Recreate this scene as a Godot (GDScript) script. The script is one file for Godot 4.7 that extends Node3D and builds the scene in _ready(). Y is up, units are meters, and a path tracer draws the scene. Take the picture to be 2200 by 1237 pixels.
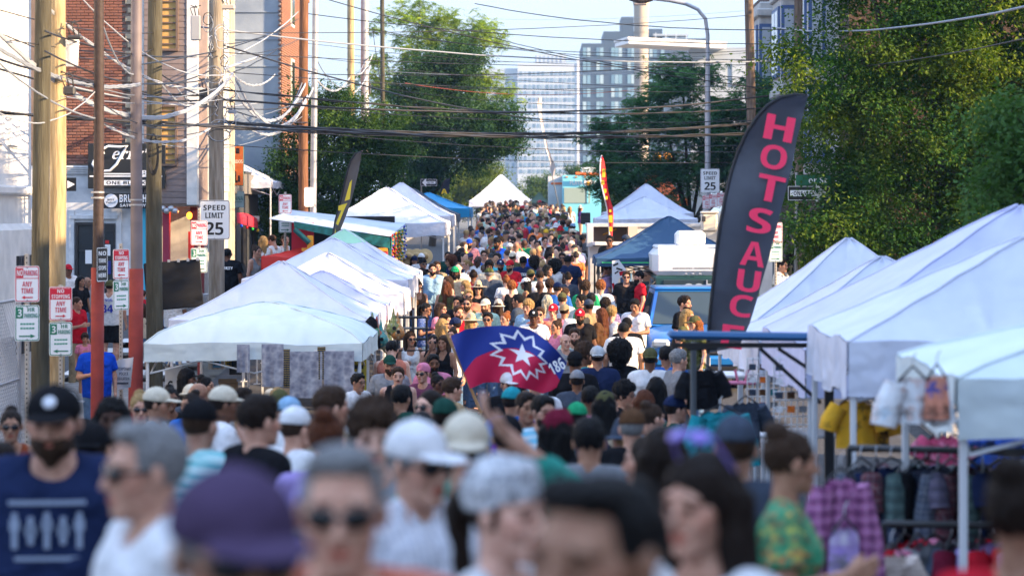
extends Node3D

func _ready() -> void:
	# camera: shift lens looking straight up the street
	var cam := Camera3D.new()
	cam.name = "camera"
	cam.projection = Camera3D.PROJECTION_FRUSTUM
	cam.near = 0.5
	cam.far = 4000.0
	cam.size = 0.5 * 1237.0 / F
	cam.frustum_offset = Vector2((1100.0 - VX) / F, (HY - 618.5) / F) * 0.5
	cam.position = Vector3(0, CAM, 0)
	add_child(cam)
	cam.make_current()
	var lens := CameraAttributesPhysical.new()
	lens.frustum_focal_length = 74.0
	lens.exposure_aperture = 1.9
	lens.frustum_focus_distance = 43.0
	var env := Environment.new()
	env.background_mode = Environment.BG_SKY
	env.tonemap_mode = Environment.TONE_MAPPER_LINEAR
	env.tonemap_exposure = 3.15
	var sky := ProceduralSkyMaterial.new()
	sky.sky_top_color = Color(0.65, 0.75, 0.92)
	sky.sky_horizon_color = Color(0.56, 0.6, 0.63)
	sky.sky_curve = 0.33
	sky.sky_energy_multiplier = 1.0
	sky.ground_bottom_color = Color(0.3, 0.3, 0.3)
	sky.ground_horizon_color = Color(0.6, 0.62, 0.64)
	sky.sun_angle_max = 45.0
	sky.sun_curve = 0.4
	env.sky = Sky.new()
	env.sky.sky_material = sky
	env.fog_enabled = true
	env.fog_density = 0.0003
	env.fog_light_color = Color(0.7, 0.85, 1.0)
	env.sdfgi_enabled = true
	env.ssao_enabled = true
	env.ssil_enabled = true
	var we := WorldEnvironment.new()
	we.name = "world_environment"
	we.environment = env
	we.camera_attributes = lens
	add_child(we)
	var sun := DirectionalLight3D.new()
	sun.name = "sun"
	sun.light_energy = 1.6
	sun.light_color = Color(1.0, 0.86, 0.68)
	sun.light_angular_distance = 0.5
	sun.shadow_enabled = true
	var el := deg_to_rad(22.0)
	var dir := Vector3(cos(el) * 0.94, sin(el), cos(el) * 0.34)
	sun.look_at_from_position(dir, Vector3.ZERO)
	add_child(sun)
	rng.seed = 1
	build_ground()
	build_left()
	build_right()
	build_skyline()
	build_trees()
	build_poles()
	build_wires()
	build_stalls()
	build_crowd()

# ---------------------------------------------------------------- camera model and terrain
const F := 4600.0
const VX := 1158.0
const HY := 450.0
const CAM := 1.93
const HD := [0.0, 3.2, 6.4, 11.0, 15.3, 22.0, 27.0, 31.0, 36.0, 50.0, 80.0, 112.0, 130.0, 165.0, 3000.0]
const HH := [0.18, 0.387, 0.62, 0.99, 1.33, 1.8, 2.05, 2.05, 1.8, 1.1, 0.25, -0.45, -0.6, -0.2, -0.2]

var rng := RandomNumberGenerator.new()
var used := {}
var mats := {}

# height of the ground, d metres up the street (the street dips to the crowd and climbs again)
func gy(d: float) -> float:
	var i := 0
	while i < HD.size() - 2 and d > HD[i + 1]:
		i += 1
	var t := clampf((d - HD[i]) / (HD[i + 1] - HD[i]), -3.0, 1.0)
	return CAM - 1.75 - lerpf(HH[i], HH[i + 1], t)

# a point at depth d
func at(px: float, py: float, d: float) -> Vector3:
	return Vector3((px - VX) / F * d, CAM + (HY - py) / F * d, -d)

func gp(x: float, d: float) -> Vector3:
	return Vector3(x, gy(d), -d)

func numbered(n: String) -> String:
	var k: int = used.get(n, 0)
	used[n] = k + 1
	return n if k == 0 else "%s_%03d" % [n, k]

func tag(o: Node, label: String, category := "", group := "", kind := "") -> Node:
	if label: o.set_meta("label", label)
	if category: o.set_meta("category", category)
	if group: o.set_meta("group", group)
	if kind: o.set_meta("kind", kind)
	return o

func thing(called: String, label: String, category: String, p := Vector3.ZERO, turn := 0.0, group := "") -> Node3D:
	var o := Node3D.new()
	o.name = numbered(called)
	add_child(o)
	o.position = p
	o.rotation.y = turn
	tag(o, label, category, group)
	return o

func put(called: String, m: Mesh, mat: Material, parent: Node = null, xf := Transform3D.IDENTITY) -> MeshInstance3D:
	var o := MeshInstance3D.new()
	o.mesh = m
	o.material_override = mat
	o.transform = xf
	if parent == null:
		o.name = numbered(called)
		add_child(o)
	else:
		o.name = called
		parent.add_child(o, true)
	return o

func struct(called: String, m: Mesh, mat: Material) -> MeshInstance3D:
	var o := put(called, m, mat)
	o.set_meta("kind", "structure")
	return o

func xf(p: Vector3, e := Vector3.ZERO, s := Vector3.ONE) -> Transform3D:
	return Transform3D(Basis.from_euler(e) * Basis.from_scale(s), p)

# ---------------------------------------------------------------- materials
func lin(r: float, g: float, b: float) -> Color:
	return Color(r, g, b).linear_to_srgb()

func mat(key: String, c: Color, rough := 0.8, metal := 0.0) -> StandardMaterial3D:
	if mats.has(key): return mats[key]
	var m := StandardMaterial3D.new()
	m.resource_name = key
	m.albedo_color = c
	m.roughness = rough
	m.metallic = metal
	mats[key] = m
	return m

var noise_tex := {}
func ntex(key: String, freq: float, octaves := 4, size := 256, kind := FastNoiseLite.TYPE_SIMPLEX_SMOOTH, lo := Color.BLACK, hi := Color.WHITE) -> NoiseTexture2D:
	if noise_tex.has(key): return noise_tex[key]
	var n := FastNoiseLite.new()
	n.seed = 7 + noise_tex.size()
	n.noise_type = kind
	n.frequency = freq
	n.fractal_octaves = octaves
	var t := NoiseTexture2D.new()
	t.width = size
	t.height = size
	t.seamless = true
	t.noise = n
	var g := Gradient.new()
	g.set_color(0, lo)
	g.set_color(1, hi)
	t.color_ramp = g
	noise_tex[key] = t
	return t

# adds blotches of tone (multiplied into the colour) and relief to a material, by world or local position
func worn(m: StandardMaterial3D, tone: Texture2D, relief: Texture2D, depth: float, scale := 1.0, world := false) -> StandardMaterial3D:
	m.uv1_triplanar = true
	m.uv1_world_triplanar = world
	m.uv1_scale = Vector3.ONE * scale
	if tone: m.albedo_texture = tone
	if relief:
		m.heightmap_enabled = true
		m.heightmap_texture = relief
		m.heightmap_scale = depth
	return m

# ---------------------------------------------------------------- simple shapes
func st() -> SurfaceTool:
	var s := SurfaceTool.new()
	s.begin(Mesh.PRIMITIVE_TRIANGLES)
	return s

func done(s: SurfaceTool, flat := true) -> ArrayMesh:
	s.generate_normals()
	return s.commit()

func quad(s: SurfaceTool, a: Vector3, b: Vector3, c: Vector3, d: Vector3, uv := false) -> void:
	# a b c d clockwise seen from the front
	var vs := [a, b, c, a, c, d]
	var us := [Vector2(0, 0), Vector2(1, 0), Vector2(1, 1), Vector2(0, 0), Vector2(1, 1), Vector2(0, 1)]
	for i in 6:
		if uv: s.set_uv(us[i])
		s.add_vertex(vs[i])

func box(s: SurfaceTool, c: Vector3, e: Vector3, b := Basis.IDENTITY, bevel := 0.0) -> void:
	# box centred at c with full size e; edges cut by bevel
	var h := e * 0.5
	s.set_smooth_group(-1)
	if bevel <= 0.0:
		var p := []
		for i in 8:
			p.append(c + b * Vector3(h.x if i & 1 else -h.x, h.y if i & 2 else -h.y, h.z if i & 4 else -h.z))
		quad(s, p[4], p[6], p[7], p[5])
		quad(s, p[1], p[3], p[2], p[0])
		quad(s, p[5], p[7], p[3], p[1])
		quad(s, p[0], p[2], p[6], p[4])
		quad(s, p[6], p[2], p[3], p[7])
		quad(s, p[0], p[4], p[5], p[1])
		return
	var r := minf(bevel, minf(h.x, minf(h.y, h.z)) * 0.9)
	var pts := {}
	for i in 8:
		var sg := Vector3(1 if i & 1 else -1, 1 if i & 2 else -1, 1 if i & 4 else -1)
		for ax in 3:
			var q := h - Vector3(r, r, r)
			q[ax] = h[ax]
			pts[i * 3 + ax] = c + b * (q * sg)
	# faces
	var ring := [[0, 2, 3, 1], [4, 5, 7, 6]]
	for ax in 3:
		var u := (ax + 1) % 3
		var v := (ax + 2) % 3
		for sd in 2:
			var ids := []
			for k in [[0, 0], [1, 0], [1, 1], [0, 1]]:
				var id := 0
				if sd: id |= 1 << ax
				if k[0]: id |= 1 << u
				if k[1]: id |= 1 << v
				ids.append(id * 3 + ax)
			if sd: quad(s, pts[ids[0]], pts[ids[3]], pts[ids[2]], pts[ids[1]])
			else: quad(s, pts[ids[0]], pts[ids[1]], pts[ids[2]], pts[ids[3]])
	for ax in 3: # edges along ax
		var u := (ax + 1) % 3
		var v := (ax + 2) % 3
		for k in [[0, 0], [1, 0], [1, 1], [0, 1]]:
			var lo := 0
			if k[0]: lo |= 1 << u
			if k[1]: lo |= 1 << v
			var hi := lo | (1 << ax)
			var q := [pts[lo * 3 + u], pts[hi * 3 + u], pts[hi * 3 + v], pts[lo * 3 + v]]
			if k[0] == k[1]: quad(s, q[0], q[3], q[2], q[1])
			else: quad(s, q[0], q[1], q[2], q[3])
	for i in 8:
		var par := int(bool(i & 1)) + int(bool(i & 2)) + int(bool(i & 4))
		var tri := [pts[i * 3], pts[i * 3 + 1], pts[i * 3 + 2]]
		if par % 2 == 1: tri = [tri[0], tri[2], tri[1]]
		for q in tri: s.add_vertex(q)

func boxm(e: Vector3, bevel := 0.0) -> ArrayMesh:
	var s := st()
	box(s, Vector3.ZERO, e, Basis.IDENTITY, bevel)
	return done(s)

# a swept tube through points with radii
func tube(s: SurfaceTool, pts: Array, rad: Variant, sides := 8, caps := true, group := 1) -> void:
	var n := pts.size()
	var rings := []
	var up := Vector3.UP
	for i in n:
		var dir: Vector3 = (pts[mini(i + 1, n - 1)] - pts[maxi(i - 1, 0)]).normalized()
		if i == 0 and absf(dir.dot(up)) > 0.95: up = Vector3.RIGHT
		var side := dir.cross(up).normalized()
		var nup := side.cross(dir).normalized()
		up = nup
		var r: float = rad[i] if rad is Array else rad
		var ring := []
		for k in sides:
			var a := TAU * k / sides
			ring.append(pts[i] + (side * cos(a) + nup * sin(a)) * r)
		rings.append(ring)
	s.set_smooth_group(group)
	for i in n - 1:
		for k in sides:
			var k2 := (k + 1) % sides
			quad(s, rings[i][k], rings[i + 1][k], rings[i + 1][k2], rings[i][k2])
	if caps:
		s.set_smooth_group(-1)
		for e in [0, n - 1]:
			for k in range(1, sides - 1):
				var t := [rings[e][0], rings[e][k], rings[e][k + 1]]
				if e != 0: t = [t[0], t[2], t[1]]
				for v in t: s.add_vertex(v)

func tubem(pts: Array, rad: Variant, sides := 8) -> ArrayMesh:
	var s := st()
	tube(s, pts, rad, sides)
	return done(s)

func bar(s: SurfaceTool, a: Vector3, b: Vector3, r: float, sides := 6) -> void:
	tube(s, [a, b], r, sides)

# prism of a polygon in the xy plane, from z=-t/2 to t/2
func prism(s: SurfaceTool, poly: PackedVector2Array, t: float, both := true) -> void:
	s.set_smooth_group(-1)
	var idx := Geometry2D.triangulate_polygon(poly)
	for i in range(0, idx.size(), 3):
		var a := poly[idx[i]]
		var b := poly[idx[i + 1]]
		var c := poly[idx[i + 2]]
		if (b - a).cross(c - a) > 0:
			var q := b
			b = c
			c = q
		for v in [a, b, c]: s.add_vertex(Vector3(v.x, v.y, t / 2))
		if both:
			for v in [a, c, b]: s.add_vertex(Vector3(v.x, v.y, -t / 2))
	var ccw := not Geometry2D.is_polygon_clockwise(poly)
	for i in poly.size():
		var a := poly[i]
		var b := poly[(i + 1) % poly.size()]
		if not ccw:
			var q := a
			a = b
			b = q
		quad(s, Vector3(a.x, a.y, -t / 2), Vector3(a.x, a.y, t / 2), Vector3(b.x, b.y, t / 2), Vector3(b.x, b.y, -t / 2))

func roundrect(w: float, h: float, r: float, n := 4) -> PackedVector2Array:
	var p := PackedVector2Array()
	for c in [[1, 1, 0], [-1, 1, 1], [-1, -1, 2], [1, -1, 3]]:
		for k in n + 1:
			var a: float = (c[2] + float(k) / n) * PI / 2
			p.append(Vector2(c[0] * (w / 2 - r) + cos(a) * r, c[1] * (h / 2 - r) + sin(a) * r))
	return p

var fonts := {}
func font(name: String, weight := 700) -> Font:
	var k := name + str(weight)
	if not fonts.has(k):
		var f := SystemFont.new()
		f.font_names = PackedStringArray([name])
		f.font_weight = weight
		fonts[k] = f
	return fonts[k]

# lettering as a mesh centred at the origin, fitted to width w and height h; sheared for italics
func words(text: String, w: float, h: float, depth := 0.002, face := "Droid Sans", shear := 0.0) -> ArrayMesh:
	var t := TextMesh.new()
	t.text = text
	t.font = font(face)
	t.font_size = 64
	t.pixel_size = 0.01
	t.depth = 0.01
	t.curve_step = 2.0
	var a: Array = t.surface_get_arrays(0) if t.get_surface_count() else []
	if a.is_empty() or a[0].size() == 0: return ArrayMesh.new()
	var v: PackedVector3Array = a[Mesh.ARRAY_VERTEX]
	var ab := AABB(v[0], Vector3.ZERO)
	for q in v: ab = ab.expand(q)
	var c := ab.get_center()
	for i in v.size():
		var q := (v[i] - c) / ab.size.max(Vector3.ONE * 1e-5)
		q = Vector3(q.x * w + q.y * h * shear, q.y * h, q.z * depth)
		v[i] = q
	var s := st()
	var ix: PackedInt32Array = a[Mesh.ARRAY_INDEX]
	s.set_smooth_group(-1)
	if ix.size():
		for i in ix: s.add_vertex(v[i])
	else:
		for q in v: s.add_vertex(q)
	return done(s)

# ---------------------------------------------------------------- distance field and surface nets
class Field:
	var o: Vector3
	var c: float
	var nx: int
	var ny: int
	var nz: int
	var v := PackedFloat32Array()
	func _init(lo: Vector3, hi: Vector3, cell: float) -> void:
		o = lo
		c = cell
		nx = int(ceil((hi.x - lo.x) / c)) + 1
		ny = int(ceil((hi.y - lo.y) / c)) + 1
		nz = int(ceil((hi.z - lo.z) / c)) + 1
		v.resize(nx * ny * nz)
		v.fill(1.0)
	func cap(a: Vector3, b: Vector3, ra: float, rb: float, k := 0.03, sub := false) -> void:
		var m := maxf(ra, rb) + maxf(k, 2.0 * c)
		var lo := ((a.min(b) - Vector3(m, m, m) - o) / c).floor()
		var hi := ((a.max(b) + Vector3(m, m, m) - o) / c).ceil()
		var x0 := maxi(0, int(lo.x))
		var x1 := mini(nx - 1, int(hi.x))
		var z0 := maxi(0, int(lo.z))
		var z1 := mini(nz - 1, int(hi.z))
		var ba := b - a
		var il := 1.0 / maxf(ba.length_squared(), 1e-9)
		var dr := rb - ra
		var ik := 0.25 / k
		for y in range(maxi(0, int(lo.y)), mini(ny - 1, int(hi.y)) + 1):
			for z in range(z0, z1 + 1):
				var p := o + Vector3(x0, y, z) * c - a
				var i := (y * nz + z) * nx + x0
				for x in range(x0, x1 + 1):
					var t := clampf(p.dot(ba) * il, 0.0, 1.0)
					var d := (p - ba * t).length() - ra - dr * t
					p.x += c
					var w := v[i]
					if sub:
						d = -d
						var h := k - absf(w - d)
						w = maxf(w, d)
						if h > 0.0: w += h * h * ik
					else:
						var h := k - absf(w - d)
						w = minf(w, d)
						if h > 0.0: w -= h * h * ik
					v[i] = w
					i += 1
	func ell(e: Vector3, r: Vector3, k := 0.02, sub := false, b := Basis.IDENTITY) -> void:
		var m := maxf(r.x, maxf(r.y, r.z)) + maxf(k, 2.0 * c)
		var lo := ((e - Vector3(m, m, m) - o) / c).floor()
		var hi := ((e + Vector3(m, m, m) - o) / c).ceil()
		var x0 := maxi(0, int(lo.x))
		var x1 := mini(nx - 1, int(hi.x))
		var z0 := maxi(0, int(lo.z))
		var z1 := mini(nz - 1, int(hi.z))
		var inv := Basis.from_scale(Vector3.ONE / r) * b.transposed()
		var inv2 := Basis.from_scale(Vector3.ONE / r) * inv
		var ik := 0.25 / k
		for y in range(maxi(0, int(lo.y)), mini(ny - 1, int(hi.y)) + 1):
			for z in range(z0, z1 + 1):
				var p := o + Vector3(x0, y, z) * c - e
				var i := (y * nz + z) * nx + x0
				for x in range(x0, x1 + 1):
					var k0 := (inv * p).length()
					var d := k0 * (k0 - 1.0) / maxf((inv2 * p).length(), 1e-4)
					p.x += c
					var w := v[i]
					if sub:
						d = -d
						var h := k - absf(w - d)
						w = maxf(w, d)
						if h > 0.0: w += h * h * ik
					else:
						var h := k - absf(w - d)
						w = minf(w, d)
						if h > 0.0: w -= h * h * ik
					v[i] = w
					i += 1
	# keeps what lies on the side of the plane that n points away from
	func clip(p0: Vector3, n: Vector3) -> void:
		n = n.normalized()
		for y in ny:
			for z in nz:
				var d := (o + Vector3(0, y, z) * c - p0).dot(n)
				var i := (y * nz + z) * nx
				var dx := n.x * c
				for x in nx:
					if d > v[i]: v[i] = d
					d += dx
					i += 1
	# the same, but only within r of p0
	func clip_near(p0: Vector3, n: Vector3, r: float) -> void:
		n = n.normalized()
		var lo := ((p0 - Vector3(r, r, r) - o) / c).floor()
		var hi := ((p0 + Vector3(r, r, r) - o) / c).ceil()
		for y in range(maxi(0, int(lo.y)), mini(ny - 1, int(hi.y)) + 1):
			for z in range(maxi(0, int(lo.z)), mini(nz - 1, int(hi.z)) + 1):
				for x in range(maxi(0, int(lo.x)), mini(nx - 1, int(hi.x)) + 1):
					var p := o + Vector3(x, y, z) * c - p0
					if p.length() < r:
						var i := (y * nz + z) * nx + x
						v[i] = maxf(v[i], p.dot(n))
	func rough(amp: float, f: float) -> void:
		for y in ny:
			for z in nz:
				var i := (y * nz + z) * nx
				for x in nx:
					if absf(v[i]) < 0.05:
						var p := (o + Vector3(x, y, z) * c) * f
						v[i] += amp * (sin(p.x + sin(p.y * 1.3 + p.z)) * sin(p.z * 1.1 + 1.7 * sin(p.x * 0.7)) + 0.6 * sin(p.y * 0.6 + 2.0 * sin(p.x * 1.9 + p.z * 1.3)))
					i += 1
	# [vertices, indices] of the zero surface
	func net() -> Array:
		var verts := PackedVector3Array()
		var idx := PackedInt32Array()
		var id := PackedInt32Array()
		id.resize(nx * ny * nz)
		id.fill(-1)
		var sx := 1
		var sz := nx
		var sy := nx * nz
		var offs: Array[int] = [0, sx, sz, sx + sz, sy, sy + sx, sy + sz, sy + sx + sz]
		for y in ny - 1:
			for z in nz - 1:
				var i := (y * nz + z) * nx
				for x in nx - 1:
					var n := 0
					if v[i] < 0.0: n += 1
					if v[i + 1] < 0.0: n += 1
					if v[i + sz] < 0.0: n += 1
					if v[i + sz + 1] < 0.0: n += 1
					if v[i + sy] < 0.0: n += 1
					if v[i + sy + 1] < 0.0: n += 1
					if v[i + sy + sz] < 0.0: n += 1
					if v[i + sy + sz + 1] < 0.0: n += 1
					if n != 0 and n != 8:
						var s := Vector3.ZERO
						var m := 0
						for e in 12:
							var ca: int = EA[e]
							var cb: int = EB[e]
							var va := v[i + offs[ca]]
							var vb := v[i + offs[cb]]
							if (va < 0.0) != (vb < 0.0):
								var t := va / (va - vb)
								s += CO[ca].lerp(CO[cb], t)
								m += 1
						id[i] = verts.size()
						verts.append(o + (Vector3(x, y, z) + s / m) * c)
					i += 1
		for y in range(1, ny - 1):
			for z in range(1, nz - 1):
				var i := (y * nz + z) * nx + 1
				for x in range(1, nx - 1):
					var a := v[i] < 0.0
					if a != (v[i + sx] < 0.0): _q(idx, id[i], id[i - sy], id[i - sy - sz], id[i - sz], a)
					if a != (v[i + sy] < 0.0): _q(idx, id[i], id[i - sz], id[i - sz - sx], id[i - sx], a)
					if a != (v[i + sz] < 0.0): _q(idx, id[i], id[i - sx], id[i - sx - sy], id[i - sy], a)
					i += 1
		return [verts, idx]
	func _q(idx: PackedInt32Array, a: int, b: int, c2: int, d: int, inside: bool) -> void:
		if a < 0 or b < 0 or c2 < 0 or d < 0: return
		if inside:
			idx.append_array([a, b, c2, a, c2, d])
		else:
			idx.append_array([a, c2, b, a, d, c2])
	const EA := [0, 2, 4, 6, 0, 1, 4, 5, 0, 1, 2, 3]
	const EB := [1, 3, 5, 7, 2, 3, 6, 7, 4, 5, 6, 7]
	const CO: Array[Vector3] = [Vector3(0, 0, 0), Vector3(1, 0, 0), Vector3(0, 0, 1), Vector3(1, 0, 1), Vector3(0, 1, 0), Vector3(1, 1, 0), Vector3(0, 1, 1), Vector3(1, 1, 1)]

# joins pieces [verts, idx, colours or null] into one ArrayMesh with smooth normals
func mesh_of(pieces: Array) -> ArrayMesh:
	var V := PackedVector3Array()
	var I := PackedInt32Array()
	var C := PackedColorArray()
	for p in pieces:
		var base := V.size()
		V.append_array(p[0])
		for i in p[1]: I.append(i + base)
		if p.size() > 2 and p[2] != null: C.append_array(p[2])
		else:
			var c := PackedColorArray()
			c.resize(p[0].size())
			c.fill(Color.WHITE)
			C.append_array(c)
	var N := PackedVector3Array()
	N.resize(V.size())
	for i in range(0, I.size(), 3):
		var n := (V[I[i + 2]] - V[I[i]]).cross(V[I[i + 1]] - V[I[i]])
		N[I[i]] += n
		N[I[i + 1]] += n
		N[I[i + 2]] += n
	for i in N.size(): N[i] = N[i].normalized()
	var a := []
	a.resize(Mesh.ARRAY_MAX)
	a[Mesh.ARRAY_VERTEX] = V
	a[Mesh.ARRAY_NORMAL] = N
	a[Mesh.ARRAY_COLOR] = C
	a[Mesh.ARRAY_INDEX] = I
	var m := ArrayMesh.new()
	m.add_surface_from_arrays(Mesh.PRIMITIVE_TRIANGLES, a)
	return m

func moved(p: Array, t: Transform3D, mirror := false) -> Array:
	var V: PackedVector3Array = p[0].duplicate()
	var I: PackedInt32Array = p[1].duplicate()
	if mirror:
		for i in V.size(): V[i].x = -V[i].x
		for i in range(0, I.size(), 3):
			var q := I[i]
			I[i] = I[i + 1]
			I[i + 1] = q
	V = t * V
	return [V, I, p[2] if p.size() > 2 else null]

# ---------------------------------------------------------------- people
# joints of each pose: [right elbow, right wrist, left elbow, left wrist, head yaw, head pitch]
const POSES := [
	[Vector3(-0.25, 1.15, -0.03), Vector3(-0.26, 0.91, 0.05), Vector3(0.25, 1.15, -0.03), Vector3(0.26, 0.91, 0.05), 0.0, 0.0],
	[Vector3(-0.25, 1.15, 0.0), Vector3(-0.12, 1.2, 0.23), Vector3(0.25, 1.15, -0.03), Vector3(0.25, 0.91, 0.06), 0.4, 0.05],
	[Vector3(-0.24, 1.15, 0.02), Vector3(-0.08, 1.13, 0.27), Vector3(0.24, 1.15, 0.02), Vector3(0.08, 1.13, 0.27), 0.0, 0.35],
	[Vector3(-0.25, 1.15, -0.03), Vector3(-0.26, 0.91, 0.05), Vector3(0.25, 1.15, 0.0), Vector3(0.1, 1.08, 0.24), -0.5, 0.0],
	[Vector3(-0.29, 1.3, 0.2), Vector3(-0.13, 1.5, 0.24), Vector3(0.25, 1.15, -0.03), Vector3(0.26, 0.91, 0.05), 0.15, 0.0],
	[Vector3(-0.25, 1.15, -0.03), Vector3(-0.26, 0.91, 0.05), Vector3(0.335, 1.5, 0.2), Vector3(0.115, 1.7, 0.21), -0.1, 0.0],
]
const LOD_BODY := [0.016, 0.024, 0.042, 0.06]
const LOD_HEAD := [0.0045, 0.0085, 0.0135, 0.019]
var lib := {}
var head_lib := {}
var acc_lib := {}

func headf(female: bool, cell: float) -> Array:
	var key := "%s%f" % [female, cell]
	if head_lib.has(key): return head_lib[key]
	var f := Field.new(Vector3(-0.11, -0.22, -0.13), Vector3(0.11, 0.14, 0.135), cell)
	var j := 0.92 if female else 1.0
	f.ell(Vector3(0, 0.03, -0.015), Vector3(0.076, 0.09, 0.097), 0.02)
	f.cap(Vector3(0, -0.01, 0.028), Vector3(0, -0.072, 0.04), 0.056 * j, 0.043 * j, 0.03)
	f.ell(Vector3(0, -0.058, 0.012), Vector3(0.058 * j, 0.05, 0.062), 0.025)
	f.cap(Vector3(-0.01, -0.1, 0.066), Vector3(0.01, -0.1, 0.066), 0.019, 0.019, 0.02)
	for s in [-1.0, 1.0]:
		f.cap(Vector3(s * 0.044, -0.016, 0.048), Vector3(s * 0.04, -0.03, 0.055), 0.026, 0.022, 0.02)
	f.cap(Vector3(-0.036, 0.026, 0.07), Vector3(0.036, 0.026, 0.07), 0.018, 0.018, 0.016)
	for s in [-1.0, 1.0]:
		f.ell(Vector3(s * 0.032, 0.003, 0.094), Vector3(0.021, 0.013, 0.018), 0.012, true)
		f.ell(Vector3(s * 0.032, 0.003, 0.071), Vector3(0.0135, 0.0125, 0.0135), 0.004)
	f.cap(Vector3(0, 0.014, 0.083), Vector3(0, -0.03, 0.106), 0.009, 0.0125, 0.012)
	for s in [-1.0, 1.0]:
		f.cap(Vector3(s * 0.011, -0.036, 0.094), Vector3(s * 0.013, -0.036, 0.088), 0.009, 0.008, 0.008)
	f.cap(Vector3(-0.019, -0.06, 0.083), Vector3(0.019, -0.06, 0.083), 0.0085, 0.0085, 0.006)
	f.cap(Vector3(-0.016, -0.071, 0.083), Vector3(0.016, -0.071, 0.083), 0.009, 0.009, 0.006)
	if cell < 0.006: f.cap(Vector3(-0.024, -0.0655, 0.094), Vector3(0.024, -0.0655, 0.094), 0.003, 0.003, 0.004, true)
	for s in [-1.0, 1.0]:
		f.ell(Vector3(s * 0.079, -0.004, -0.012), Vector3(0.011, 0.031, 0.02), 0.008, false, Basis.from_euler(Vector3(0.15, s * 0.35, 0)))
	f.cap(Vector3(0, -0.05, -0.025), Vector3(0, -0.21, -0.03), 0.05 * j, 0.056 * j, 0.03)
	var n: Array = f.net()
	var C := PackedColorArray()
	C.resize(n[0].size())
	for i in n[0].size():
		var p: Vector3 = n[0][i]
		var c := Color.WHITE
		var ax := absf(p.x)
		if p.z > 0.05:
			if Vector2(p.x / 0.027, (p.y + 0.0655) / 0.0135).length() < 1.0 and p.z > 0.075: c = Color(0.86, 0.52, 0.5)
			elif Vector2((ax - 0.034) / 0.024, (p.y - 0.028 + (ax - 0.03) * 0.2) / 0.0065).length() < 1.0: c = Color(0.3, 0.26, 0.24)
			elif Vector2((ax - 0.032) / 0.009, (p.y - 0.003) / 0.008).length() < 1.0: c = Color(0.13, 0.1, 0.08)
			elif Vector2((ax - 0.032) / 0.019, (p.y - 0.003) / 0.0095).length() < 1.0: c = Color(0.75, 0.75, 0.78)
		if ax > 0.045 and p.y < 0.0 and p.y > -0.05 and p.z > 0.03: c = Color(1.0, 0.9, 0.88)
		C[i] = c
	var r := [n[0], n[1], C]
	head_lib[key] = r
	return r

func handf(cell: float) -> Array:
	var key := "hand%f" % cell
	if head_lib.has(key): return head_lib[key]
	# wrist at the origin, fingers towards -y, palm towards +x for a right hand, thumb forward (+z)
	var f := Field.new(Vector3(-0.05, -0.22, -0.07), Vector3(0.08, 0.05, 0.09), cell)
	f.cap(Vector3(0, 0.02, 0), Vector3(0, -0.02, 0.002), 0.024, 0.024, 0.02)
	for k in 4:
		var z := 0.03 - k * 0.0195
		f.cap(Vector3(0, -0.02, z * 0.7), Vector3(0.002, -0.088, z), 0.014, 0.0125, 0.014)
		var l: float = [0.9, 1.0, 0.95, 0.75][k]
		var a := Vector3(0.002, -0.088, z)
		var b := a + Vector3(0.012, -0.04 * l, 0.001)
		var c2 := b + Vector3(0.018, -0.022 * l, 0)
		var d := c2 + Vector3(0.016, -0.012 * l, 0)
		f.cap(a, b, 0.0105, 0.0095, 0.003)
		f.cap(b, c2, 0.0095, 0.0088, 0.004)
		f.cap(c2, d, 0.0088, 0.0078, 0.004)
	f.cap(Vector3(0.004, -0.025, 0.018), Vector3(0.02, -0.06, 0.045), 0.016, 0.0125, 0.012)
	f.cap(Vector3(0.02, -0.06, 0.045), Vector3(0.028, -0.09, 0.05), 0.0115, 0.0095, 0.004)
	var n: Array = f.net()
	head_lib[key] = n
	return n

func arm_basis(e: Vector3, w: Vector3) -> Basis:
	var y := (e - w).normalized()
	var z := Vector3(0, 0, 1)
	if absf(z.dot(y)) > 0.8: z = Vector3(0, 1, 0)
	z = (z - y * z.dot(y)).normalized()
	return Basis(y.cross(z), y, z)

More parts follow.
